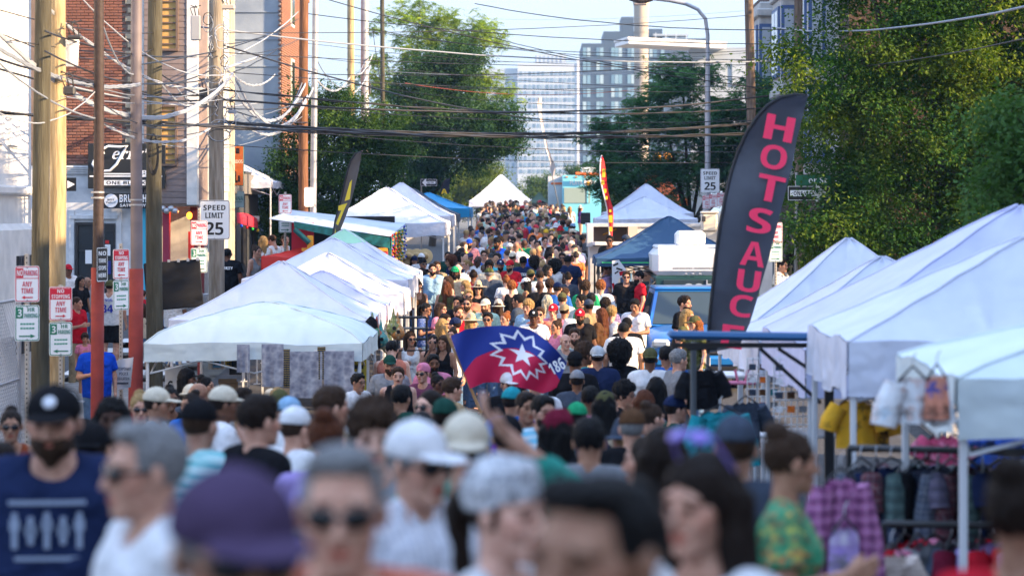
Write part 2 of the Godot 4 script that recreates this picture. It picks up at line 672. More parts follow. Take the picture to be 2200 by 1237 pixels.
# the meshes of one build and pose: body, tee, tank, shirt sleeves long, pants, shorts, dress
func figure(female: bool, pose: int, lod: int) -> Dictionary:
	var key := "%s%d_%d" % [female, pose, lod]
	if lib.has(key): return lib[key]
	var q: Array = POSES[pose]
	var cell: float = LOD_BODY[lod]
	var sh := 0.165 if female else 0.19
	var kx := 0.9 if female else 1.0
	var top := 1.56
	for k in [0, 1, 2, 3]: top = maxf(top, q[k].y + 0.12)
	var lo := Vector3(-0.46, 0.0, -0.24)
	var hi := Vector3(0.46, top, 0.38)
	var arms := []
	for s in [-1.0, 1.0]:
		var e: Vector3 = q[0] if s < 0 else q[2]
		var w: Vector3 = q[1] if s < 0 else q[3]
		if female:
			e.x -= s * 0.025
			w.x -= s * 0.02
		arms.append([Vector3(s * sh, 1.41, -0.015), e, w, s])
	var parts := []
	var f := Field.new(lo, hi, cell)
	_torso(f, female, 0.0)
	f.cap(Vector3(0, 1.4, -0.02), Vector3(0, 1.52, -0.005), 0.058 * kx, 0.05 * kx, 0.04)
	for a in arms:
		f.cap(a[0], a[1], 0.052 * kx, 0.041 * kx, 0.035)
		f.cap(a[1], a[2], 0.042 * kx, 0.027 * kx, 0.02)
	for s in [-1.0, 1.0]:
		f.cap(Vector3(s * 0.09, 0.9, 0), Vector3(s * 0.1, 0.5, 0.015), 0.088, 0.057, 0.03)
		f.cap(Vector3(s * 0.1, 0.5, 0.01), Vector3(s * 0.105, 0.3, -0.015), 0.054, 0.056, 0.02)
		f.cap(Vector3(s * 0.105, 0.3, -0.015), Vector3(s * 0.11, 0.08, -0.02), 0.055, 0.036, 0.02)
		f.cap(Vector3(s * 0.11, 0.05, -0.03), Vector3(s * 0.125, 0.035, 0.14), 0.04, 0.03, 0.03)
	parts.append(f.net())
	var yaw: float = q[4]
	var hx := Transform3D(Basis.from_euler(Vector3(q[5], yaw, 0)), Vector3(0, 1.615, 0.015))
	parts.append(moved(headf(female, LOD_HEAD[lod]), hx))
	if lod < 2:
		for a in arms:
			var hb := arm_basis(a[1], a[2])
			parts.append(moved(handf(0.0075 if lod else 0.0055), Transform3D(hb, a[2]), a[3] > 0))
	var r := {"body": mesh_of(parts), "head": hx}
	# clothes
	for kind in ["tee", "tank", "long", "dress"]:
		if lod >= 2 and kind in ["long", "dress"]: continue
		var g := Field.new(Vector3(-0.46, 0.42 if kind == "dress" else 0.78, -0.26), Vector3(0.46, minf(top, 1.62), 0.38), cell)
		_torso(g, female, 0.014 if female or kind == "tank" else 0.022)
		if kind == "dress": g.cap(Vector3(0, 0.9, 0), Vector3(0, 0.4, 0), 0.15, 0.24, 0.06)
		elif female:
			for s in [-1.0, 1.0]: g.cap(Vector3(s * 0.05, 1.08, 0), Vector3(s * 0.078, 0.84, 0.0), 0.1, 0.128, 0.05)
		else:
			for s in [-1.0, 1.0]: g.cap(Vector3(s * 0.06, 1.1, 0), Vector3(s * 0.07, 0.8, 0.0), 0.11, 0.125, 0.05)
		if kind in ["tee", "long"]:
			for a in arms:
				if kind == "tee": continue
				g.cap(a[0], a[1], 0.073 * kx, 0.062 * kx, 0.035)
				g.cap(a[1], a[1].lerp(a[2], 0.93), 0.06 * kx, 0.046 * kx, 0.02)
			g.cap(Vector3(0, 1.478, 0.035), Vector3(0, 1.66, 0.03), 0.07, 0.07, 0.008, true)
			if kind == "long": g.cap(Vector3(0, 1.42, -0.01), Vector3(0, 1.485, -0.005), 0.078, 0.066, 0.015)
			if kind == "long": g.cap(Vector3(0, 1.43, 0.1), Vector3(0, 1.56, 0.03), 0.035, 0.07, 0.008, true)
		else:
			for s in [-1.0, 1.0]:
				g.cap(Vector3(s * (sh + 0.035), 1.5, -0.01), Vector3(s * (sh + 0.03), 1.26, 0.0), 0.075, 0.055, 0.01, true)
			g.cap(Vector3(0, 1.39, 0.11), Vector3(0, 1.6, 0.0), 0.075, 0.1, 0.01, true)
			g.cap(Vector3(0, 1.44, -0.12), Vector3(0, 1.6, -0.02), 0.05, 0.1, 0.01, true)
		if kind == "dress": g.clip(Vector3(0, 0.5, 0), Vector3.DOWN)
		else: g.clip(Vector3(0, 0.9 if female else 0.86, 0), Vector3.DOWN)
		if lod < 2: g.rough(0.0035, 26.0)
		var cut := [g.net()]
		if kind == "tee": # sleeves, each cut off square above the elbow
			for a in arms:
				var m: Vector3 = a[0].lerp(a[1], 0.68)
				var e: Vector3 = a[0].lerp(a[1], 0.9)
				var w := Field.new(a[0].min(e) - Vector3.ONE * 0.14, a[0].max(e) + Vector3.ONE * 0.14, cell * 0.85)
				w.cap(a[0], e, 0.072 * kx, 0.082 * kx, 0.01)
				w.clip(m, m - a[0])
				if lod < 2: w.rough(0.003, 30.0)
				cut.append(w.net())
		r[kind] = mesh_of(cut)
	if lod < 2:
		for kind in ["pants", "shorts"]:
			var g := Field.new(Vector3(-0.3, 0.02, -0.24), Vector3(0.3, 1.08, 0.24), cell)
			for s in [-1.0, 1.0]:
				g.cap(Vector3(s * 0.07, 0.98, 0), Vector3(s * 0.075, 0.88, 0), 0.095, 0.108, 0.03)
				g.cap(Vector3(s * 0.09, 0.9, 0), Vector3(s * 0.102, 0.5, 0.012), 0.105, 0.078 if kind == "pants" else 0.1, 0.03)
				if kind == "pants": g.cap(Vector3(s * 0.102, 0.5, 0.01), Vector3(s * 0.11, 0.06, -0.015), 0.078, 0.066, 0.02)
			g.clip(Vector3(0, 0.09 if kind == "pants" else 0.52, 0), Vector3.DOWN)
			g.clip(Vector3(0, 0.98, 0), Vector3.UP)
			r[kind] = mesh_of([g.net()])
		var sf := Field.new(Vector3(-0.2, -0.02, -0.14), Vector3(0.2, 0.16, 0.24), 0.018)
		for s in [-1.0, 1.0]:
			sf.cap(Vector3(s * 0.11, 0.05, -0.04), Vector3(s * 0.127, 0.04, 0.15), 0.052, 0.042, 0.03)
			sf.cap(Vector3(s * 0.11, 0.06, -0.03), Vector3(s * 0.11, 0.11, -0.025), 0.05, 0.046, 0.03)
		sf.clip(Vector3(0, 0.0, 0), Vector3.DOWN)
		r["shoes"] = mesh_of([sf.net()])
	lib[key] = r
	return r

func _torso(f: Field, female: bool, g: float) -> void:
	if female:
		for s in [-1.0, 1.0]:
			f.cap(Vector3(s * 0.075, 1.33, -0.015), Vector3(s * 0.05, 1.12, 0), 0.096 + g, 0.085 + g, 0.04)
			f.cap(Vector3(s * 0.05, 1.12, 0), Vector3(s * 0.075, 0.93, -0.005), 0.085 + g, 0.108 + g, 0.05)
			f.cap(Vector3(s * 0.04, 1.44, -0.02), Vector3(s * 0.15, 1.41, -0.015), 0.045 + g * 0.6, 0.05 + g, 0.04)
			f.cap(Vector3(s * 0.07, 1.27, 0.07), Vector3(s * 0.068, 1.25, 0.08), 0.062 + g * 0.5, 0.055 + g * 0.5, 0.03)
	else:
		for s in [-1.0, 1.0]:
			f.cap(Vector3(s * 0.09, 1.33, -0.01), Vector3(s * 0.075, 1.1, 0.01), 0.115 + g, 0.105 + g, 0.04)
			f.cap(Vector3(s * 0.075, 1.1, 0.01), Vector3(s * 0.07, 0.93, 0), 0.105 + g, 0.11 + g, 0.05)
			f.cap(Vector3(s * 0.05, 1.45, -0.025), Vector3(s * 0.175, 1.415, -0.015), 0.05 + g * 0.6, 0.058 + g, 0.04)

# hair, hats, glasses: in head coordinates
func accessory(kind: String, lod: int) -> Mesh:
	var key := "%s_%d" % [kind, lod]
	if acc_lib.has(key): return acc_lib[key]
	var cell: float = [0.0055, 0.009, 0.014, 0.02][lod]
	var lo := Vector3(-0.13, -0.16, -0.17)
	var hi := Vector3(0.13, 0.18, 0.16)
	if kind in ["long", "pony", "locs"]: lo.y = -0.46
	if kind in ["long", "pony", "locs"]: lo.z = -0.2
	if kind == "afro":
		lo = Vector3(-0.2, -0.18, -0.22)
		hi = Vector3(0.2, 0.24, 0.16)
	if kind in ["straw", "bucket", "beads"]:
		lo = Vector3(-0.22, -0.02, -0.24)
		hi = Vector3(0.22, 0.2, 0.24)
	if kind in ["cap", "capback"]: hi.z = 0.21
	if kind in ["glasses", "sunglasses"]:
		cell = [0.0035, 0.0055, 0.008][lod]
		lo = Vector3(-0.09, -0.04, -0.04)
		hi = Vector3(0.09, 0.04, 0.125)
	if kind == "beard":
		lo = Vector3(-0.1, -0.2, -0.03)
		hi = Vector3(0.1, 0.03, 0.13)
	var f := Field.new(lo, hi, cell)
	var face := func(r: float, y: float) -> void:
		f.cap(Vector3(0, y, 0.12), Vector3(0, y - 0.14, 0.1), r, r + 0.01, 0.012, true)
	match kind:
		"buzz":
			f.ell(Vector3(0, 0.034, -0.018), Vector3(0.081, 0.094, 0.1), 0.02)
			face.call(0.082, 0.0)
			f.clip(Vector3(0, -0.03, -0.05), Vector3(0, -1, 0.35))
		"crop":
			f.ell(Vector3(0, 0.038, -0.02), Vector3(0.082, 0.094, 0.102), 0.02)
			f.cap(Vector3(-0.03, 0.1, 0.04), Vector3(0.03, 0.1, 0.04), 0.032, 0.032, 0.03)
			f.cap(Vector3(0, 0.012, 0.115), Vector3(0, -0.12, 0.1), 0.083, 0.09, 0.02, true)
			for s in [-1.0, 1.0]:
				f.ell(Vector3(s * 0.06, 0.065, 0.07), Vector3(0.03, 0.03, 0.03), 0.02, true)
				f.ell(Vector3(s * 0.088, -0.025, -0.005), Vector3(0.025, 0.045, 0.026), 0.01, true)
			f.clip(Vector3(0, -0.045, -0.05), Vector3(0, -1, 0.3))
			f.rough(0.003, 90.0)
		"short":
			f.ell(Vector3(0, 0.042, -0.018), Vector3(0.088, 0.097, 0.106), 0.02)
			f.ell(Vector3(0, 0.092, 0.025), Vector3(0.066, 0.035, 0.062), 0.03)
			face.call(0.088, 0.0)
			for s in [-1.0, 1.0]: f.ell(Vector3(s * 0.09, -0.02, -0.005), Vector3(0.025, 0.045, 0.026), 0.01, true)
			f.clip(Vector3(0, -0.05, -0.05), Vector3(0, -1, 0.3))
			f.rough(0.004, 70.0)
		"curly":
			f.ell(Vector3(0, 0.055, -0.02), Vector3(0.1, 0.105, 0.115), 0.02)
			f.cap(Vector3(0, 0.09, 0.05), Vector3(0, 0.11, 0.0), 0.06, 0.07, 0.03)
			face.call(0.088, -0.02)
			f.clip(Vector3(0, -0.06, -0.05), Vector3(0, -1, 0.3))
			f.rough(0.011, 85.0)
		"afro":
			f.ell(Vector3(0, 0.05, -0.04), Vector3(0.15, 0.15, 0.145), 0.02)
			f.cap(Vector3(0, -0.03, -0.08), Vector3(0, -0.08, -0.08), 0.11, 0.09, 0.05)
			face.call(0.092, -0.02)
			f.rough(0.013, 75.0)
		"bun":
			f.ell(Vector3(0, 0.036, -0.02), Vector3(0.083, 0.094, 0.102), 0.02)
			f.ell(Vector3(0, 0.12, -0.07), Vector3(0.046, 0.042, 0.046), 0.01)
			face.call(0.084, -0.012)
			f.clip(Vector3(0, -0.05, -0.05), Vector3(0, -1, 0.3))
			f.rough(0.004, 80.0)
		"pony":
			f.ell(Vector3(0, 0.036, -0.02), Vector3(0.083, 0.094, 0.102), 0.02)
			f.clip(Vector3(0, -0.05, -0.05), Vector3(0, -1, 0.3))
			face.call(0.084, -0.012)
			f.cap(Vector3(0, 0.06, -0.11), Vector3(0, 0.0, -0.155), 0.03, 0.036, 0.01)
			f.cap(Vector3(0, 0.0, -0.155), Vector3(0.01, -0.2, -0.13), 0.036, 0.018, 0.01)
			f.rough(0.005, 60.0)
		"long", "locs":
			f.ell(Vector3(0, 0.042, -0.02), Vector3(0.089, 0.097, 0.108), 0.02)
			for s in [-1.0, 1.0]:
				f.cap(Vector3(s * 0.07, 0.02, -0.03), Vector3(s * 0.1, -0.26, -0.01), 0.036, 0.034, 0.03)
				f.cap(Vector3(s * 0.045, 0.0, -0.075), Vector3(s * 0.06, -0.36, -0.1), 0.055, 0.045, 0.04)
			face.call(0.083, -0.012)
			f.cap(Vector3(0, -0.1, 0.05), Vector3(0, -0.3, 0.05), 0.05, 0.075, 0.02, true)
			f.rough(0.009 if kind == "locs" else 0.005, 95.0 if kind == "locs" else 45.0)
		"beard":
			f.ell(Vector3(0, -0.062, 0.028), Vector3(0.067, 0.066, 0.074), 0.02)
			f.cap(Vector3(0, -0.1, 0.06), Vector3(0, -0.13, 0.062), 0.032, 0.022, 0.02)
			f.cap(Vector3(-0.024, -0.048, 0.09), Vector3(0.024, -0.048, 0.09), 0.008, 0.008, 0.005)
			f.ell(Vector3(0, -0.008, 0.09), Vector3(0.062, 0.045, 0.06), 0.01, true)
			f.ell(Vector3(0, -0.0655, 0.1), Vector3(0.022, 0.009, 0.02), 0.004, true)
			f.clip(Vector3(0, -0.01, 0.0), Vector3(0, 1, -0.3))
			f.clip(Vector3(0, 0, -0.012), Vector3(0, 0, -1))
			f.rough(0.003, 90.0)
		"mustache":
			f.cap(Vector3(-0.026, -0.052, 0.09), Vector3(0.0, -0.046, 0.098), 0.006, 0.007, 0.005)
			f.cap(Vector3(0.026, -0.052, 0.09), Vector3(0.0, -0.046, 0.098), 0.006, 0.007, 0.005)
		"cap", "capback":
			f.ell(Vector3(0, 0.045, -0.016), Vector3(0.089, 0.1, 0.109), 0.02)
			f.clip(Vector3(0, 0.028, 0.05), Vector3(0, -1, -0.12))
			var sg := -1.0 if kind == "capback" else 1.0
			var bz := sg * 0.11 - (0.02 if sg < 0 else 0.0)
			f.ell(Vector3(0, 0.036, bz), Vector3(0.074, 0.008, 0.082), 0.006, false, Basis.from_euler(Vector3(sg * 0.12, 0, 0)))
			f.cap(Vector3(0, 0.145, -0.016), Vector3(0, 0.147, -0.016), 0.008, 0.006, 0.003)
		"straw":
			f.cap(Vector3(0, 0.07, -0.015), Vector3(0, 0.125, -0.015), 0.092, 0.075, 0.02)
			f.clip(Vector3(0, 0.05, 0), Vector3.DOWN)
			f.ell(Vector3(0, 0.053, -0.01), Vector3(0.2, 0.0105, 0.21), 0.01)
		"bucket":
			f.cap(Vector3(0, 0.07, -0.015), Vector3(0, 0.1, -0.015), 0.094, 0.084, 0.02)
			f.clip(Vector3(0, 0.04, 0), Vector3.DOWN)
			f.cap(Vector3(0, 0.045, -0.012), Vector3(0, 0.03, -0.012), 0.1, 0.15, 0.02)
			f.clip(Vector3(0, 0.02, 0), Vector3.DOWN)
		"wrap":
			f.ell(Vector3(0, 0.05, -0.02), Vector3(0.092, 0.1, 0.11), 0.02)
			f.ell(Vector3(0, 0.11, 0.04), Vector3(0.05, 0.035, 0.04), 0.02)
			f.clip(Vector3(0, 0.035, 0.05), Vector3(0, -1, 0.25))
			f.rough(0.004, 50.0)
		"sunglasses", "glasses":
			for s in [-1.0, 1.0]:
				if kind == "sunglasses": f.ell(Vector3(s * 0.034, 0.002, 0.091), Vector3(0.031, 0.021, 0.0075), 0.003, false, Basis.from_euler(Vector3(0, s * 0.22, 0)))
				else:
					for k in 10:
						var a := TAU * k / 10.0
						var b := TAU * (k + 1) / 10.0
						f.cap(Vector3(s * 0.034 + cos(a) * 0.026, 0.002 + sin(a) * 0.02, 0.094), Vector3(s * 0.034 + cos(b) * 0.026, 0.002 + sin(b) * 0.02, 0.094), 0.0035, 0.0035, 0.002)
				f.cap(Vector3(s * 0.064, 0.01, 0.085), Vector3(s * 0.084, 0.008, -0.02), 0.0045, 0.004, 0.003)
			f.cap(Vector3(-0.012, 0.006, 0.1), Vector3(0.012, 0.006, 0.1), 0.0045, 0.0045, 0.003)
		"shades_up":
			pass
	var m := mesh_of([f.net()])
	acc_lib[key] = m
	return m

const SKIN := [Vector3(0.72, 0.46, 0.35), Vector3(0.61, 0.365, 0.26), Vector3(0.44, 0.25, 0.16), Vector3(0.2, 0.1, 0.058), Vector3(0.085, 0.04, 0.025)]
const CLOTH := {
	"black": Vector3(0.012, 0.012, 0.014), "white": Vector3(0.75, 0.75, 0.76), "navy": Vector3(0.016, 0.026, 0.075), "grey": Vector3(0.25, 0.26, 0.28), "slate": Vector3(0.055, 0.07, 0.1),
	"red": Vector3(0.5, 0.015, 0.03), "maroon": Vector3(0.14, 0.012, 0.03), "light blue": Vector3(0.25, 0.42, 0.6), "blue": Vector3(0.03, 0.13, 0.45), "royal blue": Vector3(0.01, 0.07, 0.55), "teal": Vector3(0.02, 0.27, 0.32),
	"khaki": Vector3(0.3, 0.24, 0.15), "beige": Vector3(0.5, 0.4, 0.28), "olive": Vector3(0.09, 0.09, 0.04), "green": Vector3(0.02, 0.3, 0.13), "mint": Vector3(0.4, 0.6, 0.5), "pink": Vector3(0.65, 0.22, 0.33),
	"salmon": Vector3(0.6, 0.2, 0.13), "orange": Vector3(0.75, 0.18, 0.03), "yellow": Vector3(0.75, 0.45, 0.04), "mauve": Vector3(0.3, 0.14, 0.2), "plum": Vector3(0.16, 0.05, 0.1), "purple": Vector3(0.12, 0.04, 0.3),
	"brown": Vector3(0.1, 0.05, 0.025), "rust": Vector3(0.25, 0.06, 0.025), "dark green": Vector3(0.015, 0.06, 0.045), "cream": Vector3(0.65, 0.58, 0.45), "denim": Vector3(0.1, 0.18, 0.32), "silver": Vector3(0.45, 0.48, 0.5),
	"lilac": Vector3(0.35, 0.27, 0.55), "camouflage": Vector3(0.12, 0.14, 0.05), "dusty purple": Vector3(0.075, 0.05, 0.1), "tan": Vector3(0.35, 0.25, 0.14), "turquoise": Vector3(0.05, 0.45, 0.5),
}
const HAIR := {"black": Vector3(0.008, 0.007, 0.007), "dark": Vector3(0.022, 0.013, 0.009), "brown": Vector3(0.06, 0.032, 0.018), "auburn": Vector3(0.13, 0.04, 0.016), "ginger": Vector3(0.3, 0.1, 0.03), "blond": Vector3(0.42, 0.27, 0.11), "platinum": Vector3(0.62, 0.56, 0.42), "grey": Vector3(0.3, 0.3, 0.3), "white": Vector3(0.6, 0.6, 0.6)}

func v3(c: Vector3) -> Color:
	return Color(c.x, c.y, c.z).linear_to_srgb()

func skin_mat(i: int, variant := 0) -> StandardMaterial3D:
	var m := mat("skin%d_%d" % [i, variant], v3(SKIN[i] * (1.0 + 0.12 * (variant - 1))), 0.55)
	m.vertex_color_use_as_albedo = true
	if m.albedo_texture == null: worn(m, ntex("skin_tone", 0.03, 4, 128, FastNoiseLite.TYPE_SIMPLEX_SMOOTH, Color(0.8, 0.72, 0.7), Color.WHITE), ntex("grit", 0.2, 3), 0.06, 6.0)
	m.metallic_specular = 0.35
	m.subsurf_scatter_enabled = true
	m.subsurf_scatter_strength = 0.05
	return m

func hair_mat(c: String) -> StandardMaterial3D:
	var m := mat("hair_" + c, v3(HAIR[c]), 0.6)
	m.metallic_specular = 0.25
	if m.albedo_texture == null:
		worn(m, ntex("strand", 0.03, 3, 128, FastNoiseLite.TYPE_SIMPLEX_SMOOTH, Color(0.6, 0.6, 0.6), Color(1, 1, 1)), ntex("strand_relief", 0.06, 3, 128), 0.9, 9.0)
	return m

func cloth_mat(c: String) -> StandardMaterial3D:
	var m := mat("cloth_" + c, v3(CLOTH[c]), 0.95)
	m.metallic_specular = 0.15
	if not m.heightmap_enabled:
		if c == "camouflage": worn(m, ntex("camo", 0.03, 2, 128, FastNoiseLite.TYPE_SIMPLEX, Color(0.35, 0.35, 0.3), Color(1, 1, 1)), ntex("wrinkle", 0.012, 3), 2.2, 2.2)
		else: worn(m, ntex("cloth_tone", 0.05, 3, 128, FastNoiseLite.TYPE_SIMPLEX_SMOOTH, Color(0.86, 0.86, 0.86), Color.WHITE), ntex("wrinkle", 0.012, 3), 2.2, 2.2)
	return m

# patterned cloth: plaid, stripes, floral, mixed blotches; computed textures, shared
func pattern_mat(kind: String, a: Color, b: Color, c: Color, scale := 3.0) -> StandardMaterial3D:
	var key := "pattern_%s_%s%s" % [kind, a.to_html(), b.to_html()]
	if mats.has(key): return mats[key]
	var im := Image.create(64, 64, false, Image.FORMAT_RGB8)
	im.fill(a)
	var r := RandomNumberGenerator.new()
	r.seed = hash(key)
	match kind:
		"plaid":
			for y in 64:
				for x in 64:
					var s := int(x % 16 < 6) + int(y % 16 < 6)
					var col := a.lerp(b, s * 0.5)
					if x % 16 == 11 or y % 16 == 11: col = c
					im.set_pixel(x, y, col)
		"check":
			for y in 64:
				for x in 64:
					if x % 8 == 0 or y % 8 == 0: im.set_pixel(x, y, b)
		"stripe":
			for k in 8: im.fill_rect(Rect2i(0, k * 8, 64, 3), b)
		"floral":
			for k in 34:
				var p := Vector2(r.randf() * 64, r.randf() * 64)
				var rad := r.randf_range(3, 7)
				var col: Color = [b, c, b.darkened(0.4)][k % 3]
				for y in range(-8, 9):
					for x in range(-8, 9):
						var l := Vector2(x, y)
						if l.length() < rad * (0.65 + 0.35 * sin(l.angle() * 5.0)): im.set_pixel(posmod(int(p.x) + x, 64), posmod(int(p.y) + y, 64), col)
	var m := mat(key, Color.WHITE, 0.9)
	m.uv1_triplanar = true
	m.uv1_scale = Vector3.ONE * scale
	m.albedo_texture = ImageTexture.create_from_image(im)
	m.heightmap_enabled = true
	m.heightmap_texture = ntex("wrinkle", 0.012, 3)
	m.heightmap_scale = 1.0
	return m

var people := []

# One person. o: keys female skin hair hairc beard hat hatc specs top topc topm bottom bottomc pose lod face height x d wide
func person(o: Dictionary) -> Node3D:
	var lod: int = o.get("lod", 1)
	var female: bool = o.get("female", false)
	var pose: int = o.get("pose", 0)
	var g := figure(female, pose, lod)
	var sc: float = o.get("height", 1.75 if not female else 1.66) / 1.74
	var n := thing("person", "", "person", gp(o.x, o.d) if not o.has("pos") else o.pos, deg_to_rad(o.get("face", 0.0)))
	var w: float = o.get("wide", 1.0)
	n.scale = Vector3(sc * w, sc, sc * w)
	put("body", g.body, skin_mat(o.skin, o.get("tone", 1)), n)
	var tm: Material = o.topm if o.has("topm") else cloth_mat(o.topc)
	var garment: String = {"tee": "t_shirt", "tank": "tank_top", "long": "shirt", "dress": "dress"}[o.top]
	put(garment, g[o.top] if g.has(o.top) else g.tee, tm, n)
	if lod < 2:
		if o.top != "dress": put(o.get("bottom", "pants"), g[o.get("bottom", "pants")], cloth_mat(o.get("bottomc", "denim")), n)
		if o.get("shoes", false): put("shoes", g.shoes, cloth_mat(o.get("shoec", "white")), n)
	var hx: Transform3D = g.head
	if w > 1.0: hx = hx * Transform3D(Basis.from_scale(Vector3(1.0, 1.0, 1.0)), Vector3.ZERO)
	var hair: String = o.get("hair", "short")
	var hat: String = o.get("hat", "")
	if hat and hair in ["short", "crop"]: hair = "buzz"
	if hat and hair in ["curly", "bun", "afro"]: hair = "long" if female else "buzz"
	if hair != "bald": put("hair", accessory(hair, lod), hair_mat(o.get("hairc", "dark")), n, hx)
	if o.get("beard", "") != "": put(o.beard, accessory(o.beard, lod), hair_mat(o.get("beardc", o.get("hairc", "dark"))), n, hx)
	if hat:
		var hm: Material = o.hatm if o.has("hatm") else cloth_mat(o.hatc)
		put({"cap": "cap", "capback": "cap", "straw": "straw_hat", "bucket": "bucket_hat", "wrap": "head_wrap"}[hat], accessory(hat, lod), hm, n, hx)
	if o.get("specs", ""):
		var dark: bool = o.specs == "sunglasses"
		put(o.specs, accessory(o.specs, lod), mat("shades", lin(0.006, 0.006, 0.008), 0.12) if dark else mat("spec_frame", lin(0.02, 0.015, 0.012), 0.3), n, hx)
	if o.get("bag", false) and lod < 2:
		var b := st()
		var y := 0.0 if not female else -0.03
		tube(b, [Vector3(0.12, 1.49 + y, -0.03), Vector3(0.09, 1.44 + y, 0.12), Vector3(-0.02, 1.28, 0.17), Vector3(-0.14, 1.1, 0.15), Vector3(-0.225, 0.98, 0.03), Vector3(-0.16, 1.08, -0.13), Vector3(0.0, 1.3, -0.15), Vector3(0.09, 1.44 + y, -0.12), Vector3(0.12, 1.49 + y, -0.03)], 0.011, 5)
		put("bag_strap", done(b), cloth_mat(o.get("bagc", "black")), n)
		put("bag", boxm(Vector3(0.09, 0.18, 0.24), 0.03), cloth_mat(o.get("bagc", "black")), n, xf(Vector3(-0.25, 0.93, 0.03), Vector3(0, 0, 0.1)))
	if o.get("cup", false):
		var s := st()
		var wr: Vector3 = POSES[pose][1]
		tube(s, [wr + Vector3(0.05, -0.07, 0.05), wr + Vector3(0.05, 0.06, 0.06)], [0.03, 0.04], 10)
		put("cup", done(s), mat("cup", lin(0.7, 0.7, 0.7), 0.4), n)
	o.node = n
	people.append(o)
	return n

# ---------------------------------------------------------------- tents
# a pop-up canopy: x0..x1 across, d0..d1 up the street, eave and peak heights in world metres
func tent(label: String, x0: float, x1: float, d0: float, d1: float, eave: float, peak: float, m: Material, o := {}) -> Node3D:
	var cx := (x0 + x1) / 2
	var cd := (d0 + d1) / 2
	var hw := (x1 - x0) / 2
	var hd := (d1 - d0) / 2
	var g := gy(cd)
	var t := thing("canopy_tent", label, "canopy tent", Vector3(cx, g, -cd), 0.0, o.get("group", "pop-up canopies along the street"))
	var ey := eave - g
	var py := peak - g
	var sag: float = o.get("sag", 0.1)
	var rings := 9
	var seg := 10
	var r := RandomNumberGenerator.new()
	r.seed = hash(label)
	var ph := r.randf() * 9.0
	var s := st()
	var pt := func(side: int, k: float, rr: float) -> Vector3:
		var u := k * 2.0 - 1.0
		var p := Vector2(u, 1.0)
		if side == 1: p = Vector2(1.0, -u)
		elif side == 2: p = Vector2(-u, -1.0)
		elif side == 3: p = Vector2(-1.0, u)
		var rise := pow(1.0 - rr, o.get("curve", 1.22))
		if rr < 0.1: rise -= (0.1 - rr) * (0.1 - rr) * 4.0
		var y := lerpf(ey, py, rise) - sag * (1.0 - u * u) * rr * (1.0 - rr) * 2.2
		y += 0.012 * sin(u * 9.0 + ph + side * 2.0 + rr * 4.0) * rr * (1.0 - u * u) + 0.006 * sin(rr * 31.0 + u * 5.0 + ph)
		y += 0.02 * (1.0 - u * u) * rr * rr * sin(u * 4.0 + ph)
		return Vector3(p.x * rr * hw, y, p.y * rr * hd)
	for side in 4:
		s.set_smooth_group(side + 1)
		for k in seg:
			for i in rings:
				var a := float(i) / rings
				var b := float(i + 1) / rings
				var u0 := float(k) / seg
				var u1 := float(k + 1) / seg
				quad(s, pt.call(side, u0, a), pt.call(side, u1, a), pt.call(side, u1, b), pt.call(side, u0, b))
	put("canopy", done(s), m, t)
	var drop: float = o.get("drop", 0.28)
	var vm: Material = o.get("valance", m)
	for side in 4:
		var v := st()
		v.set_smooth_group(1)
		for k in seg * 2:
			for j in 3:
				var q := []
				for c in [[0, 0], [1, 0], [1, 1], [0, 1]]:
					var u: float = (k + c[0]) / float(seg * 2)
					var f: float = (j + c[1]) / 3.0
					var p: Vector3 = pt.call(side, u, 1.0)
					var out := Vector3(p.x if side % 2 else 0.0, 0, 0.0 if side % 2 else p.z).normalized()
					q.append(p + Vector3.DOWN * drop * f * (1.0 + 0.04 * sin(u * 17.0 + ph)) + out * (0.012 + f * 0.018 * sin(u * 26.0 + ph + side)))
				quad(v, q[0], q[1], q[2], q[3])
		put("valance", done(v), vm, t)
	# ridge seams where the four panels meet
	for c in [[0, 0.0], [1, 0.0], [2, 0.0], [3, 0.0]]:
		var path := []
		for i in rings + 1: path.append(pt.call(c[0], c[1], maxf(float(i) / rings, 0.02)) + Vector3.UP * 0.004)
		put("seam", tubem(path, 0.011, 5), m, t)
	if o.has("cap"):
		var pc := st()
		for side in 4:
			pc.set_smooth_group(side + 1)
			for k in seg:
				var u0 := float(k) / seg
				var u1 := float(k + 1) / seg
				for i in 3: quad(pc, pt.call(side, u0, i * 0.09) + Vector3.UP * 0.012, pt.call(side, u1, i * 0.09) + Vector3.UP * 0.012, pt.call(side, u1, i * 0.09 + 0.09) + Vector3.UP * 0.012, pt.call(side, u0, i * 0.09 + 0.09) + Vector3.UP * 0.012)
		put("peak_cap", done(pc), o.cap, t)
	if o.has("wall"):
		var w := st()
		w.set_smooth_group(1)
		for k in 12:
			for j in 6:
				var q := []
				for c in [[0, 0], [1, 0], [1, 1], [0, 1]]:
					var u: float = (k + c[0]) / 12.0
					q.append(Vector3(lerpf(-hw, hw, u), lerpf(ey - 0.05, 0.15, (j + c[1]) / 6.0), -hd + 0.05 + 0.03 * sin(u * 21.0 + ph)))
				quad(w, q[0], q[1], q[2], q[3])
		put("back_wall", done(w), o.wall, t)
	var lm: Material = o.get("legs", mat("tent_leg", lin(0.62, 0.64, 0.66), 0.4))
	for c in [[-1, -1], [1, -1], [1, 1], [-1, 1]]:
		var b := Vector3(c[0] * (hw - 0.04), 0, c[1] * (hd - 0.04))
		var gl := gy(cd - b.z) - g
		var ls := st()
		box(ls, Vector3(b.x, (ey + gl) / 2 + 0.25, b.z), Vector3(0.042, ey - gl - 0.5, 0.042), Basis.IDENTITY, 0.006)
		box(ls, Vector3(b.x, gl + 0.3, b.z), Vector3(0.032, 0.6, 0.032))
		box(ls, Vector3(b.x, gl + 0.006, b.z), Vector3(0.12, 0.012, 0.12))
		put("leg", done(ls), lm, t)
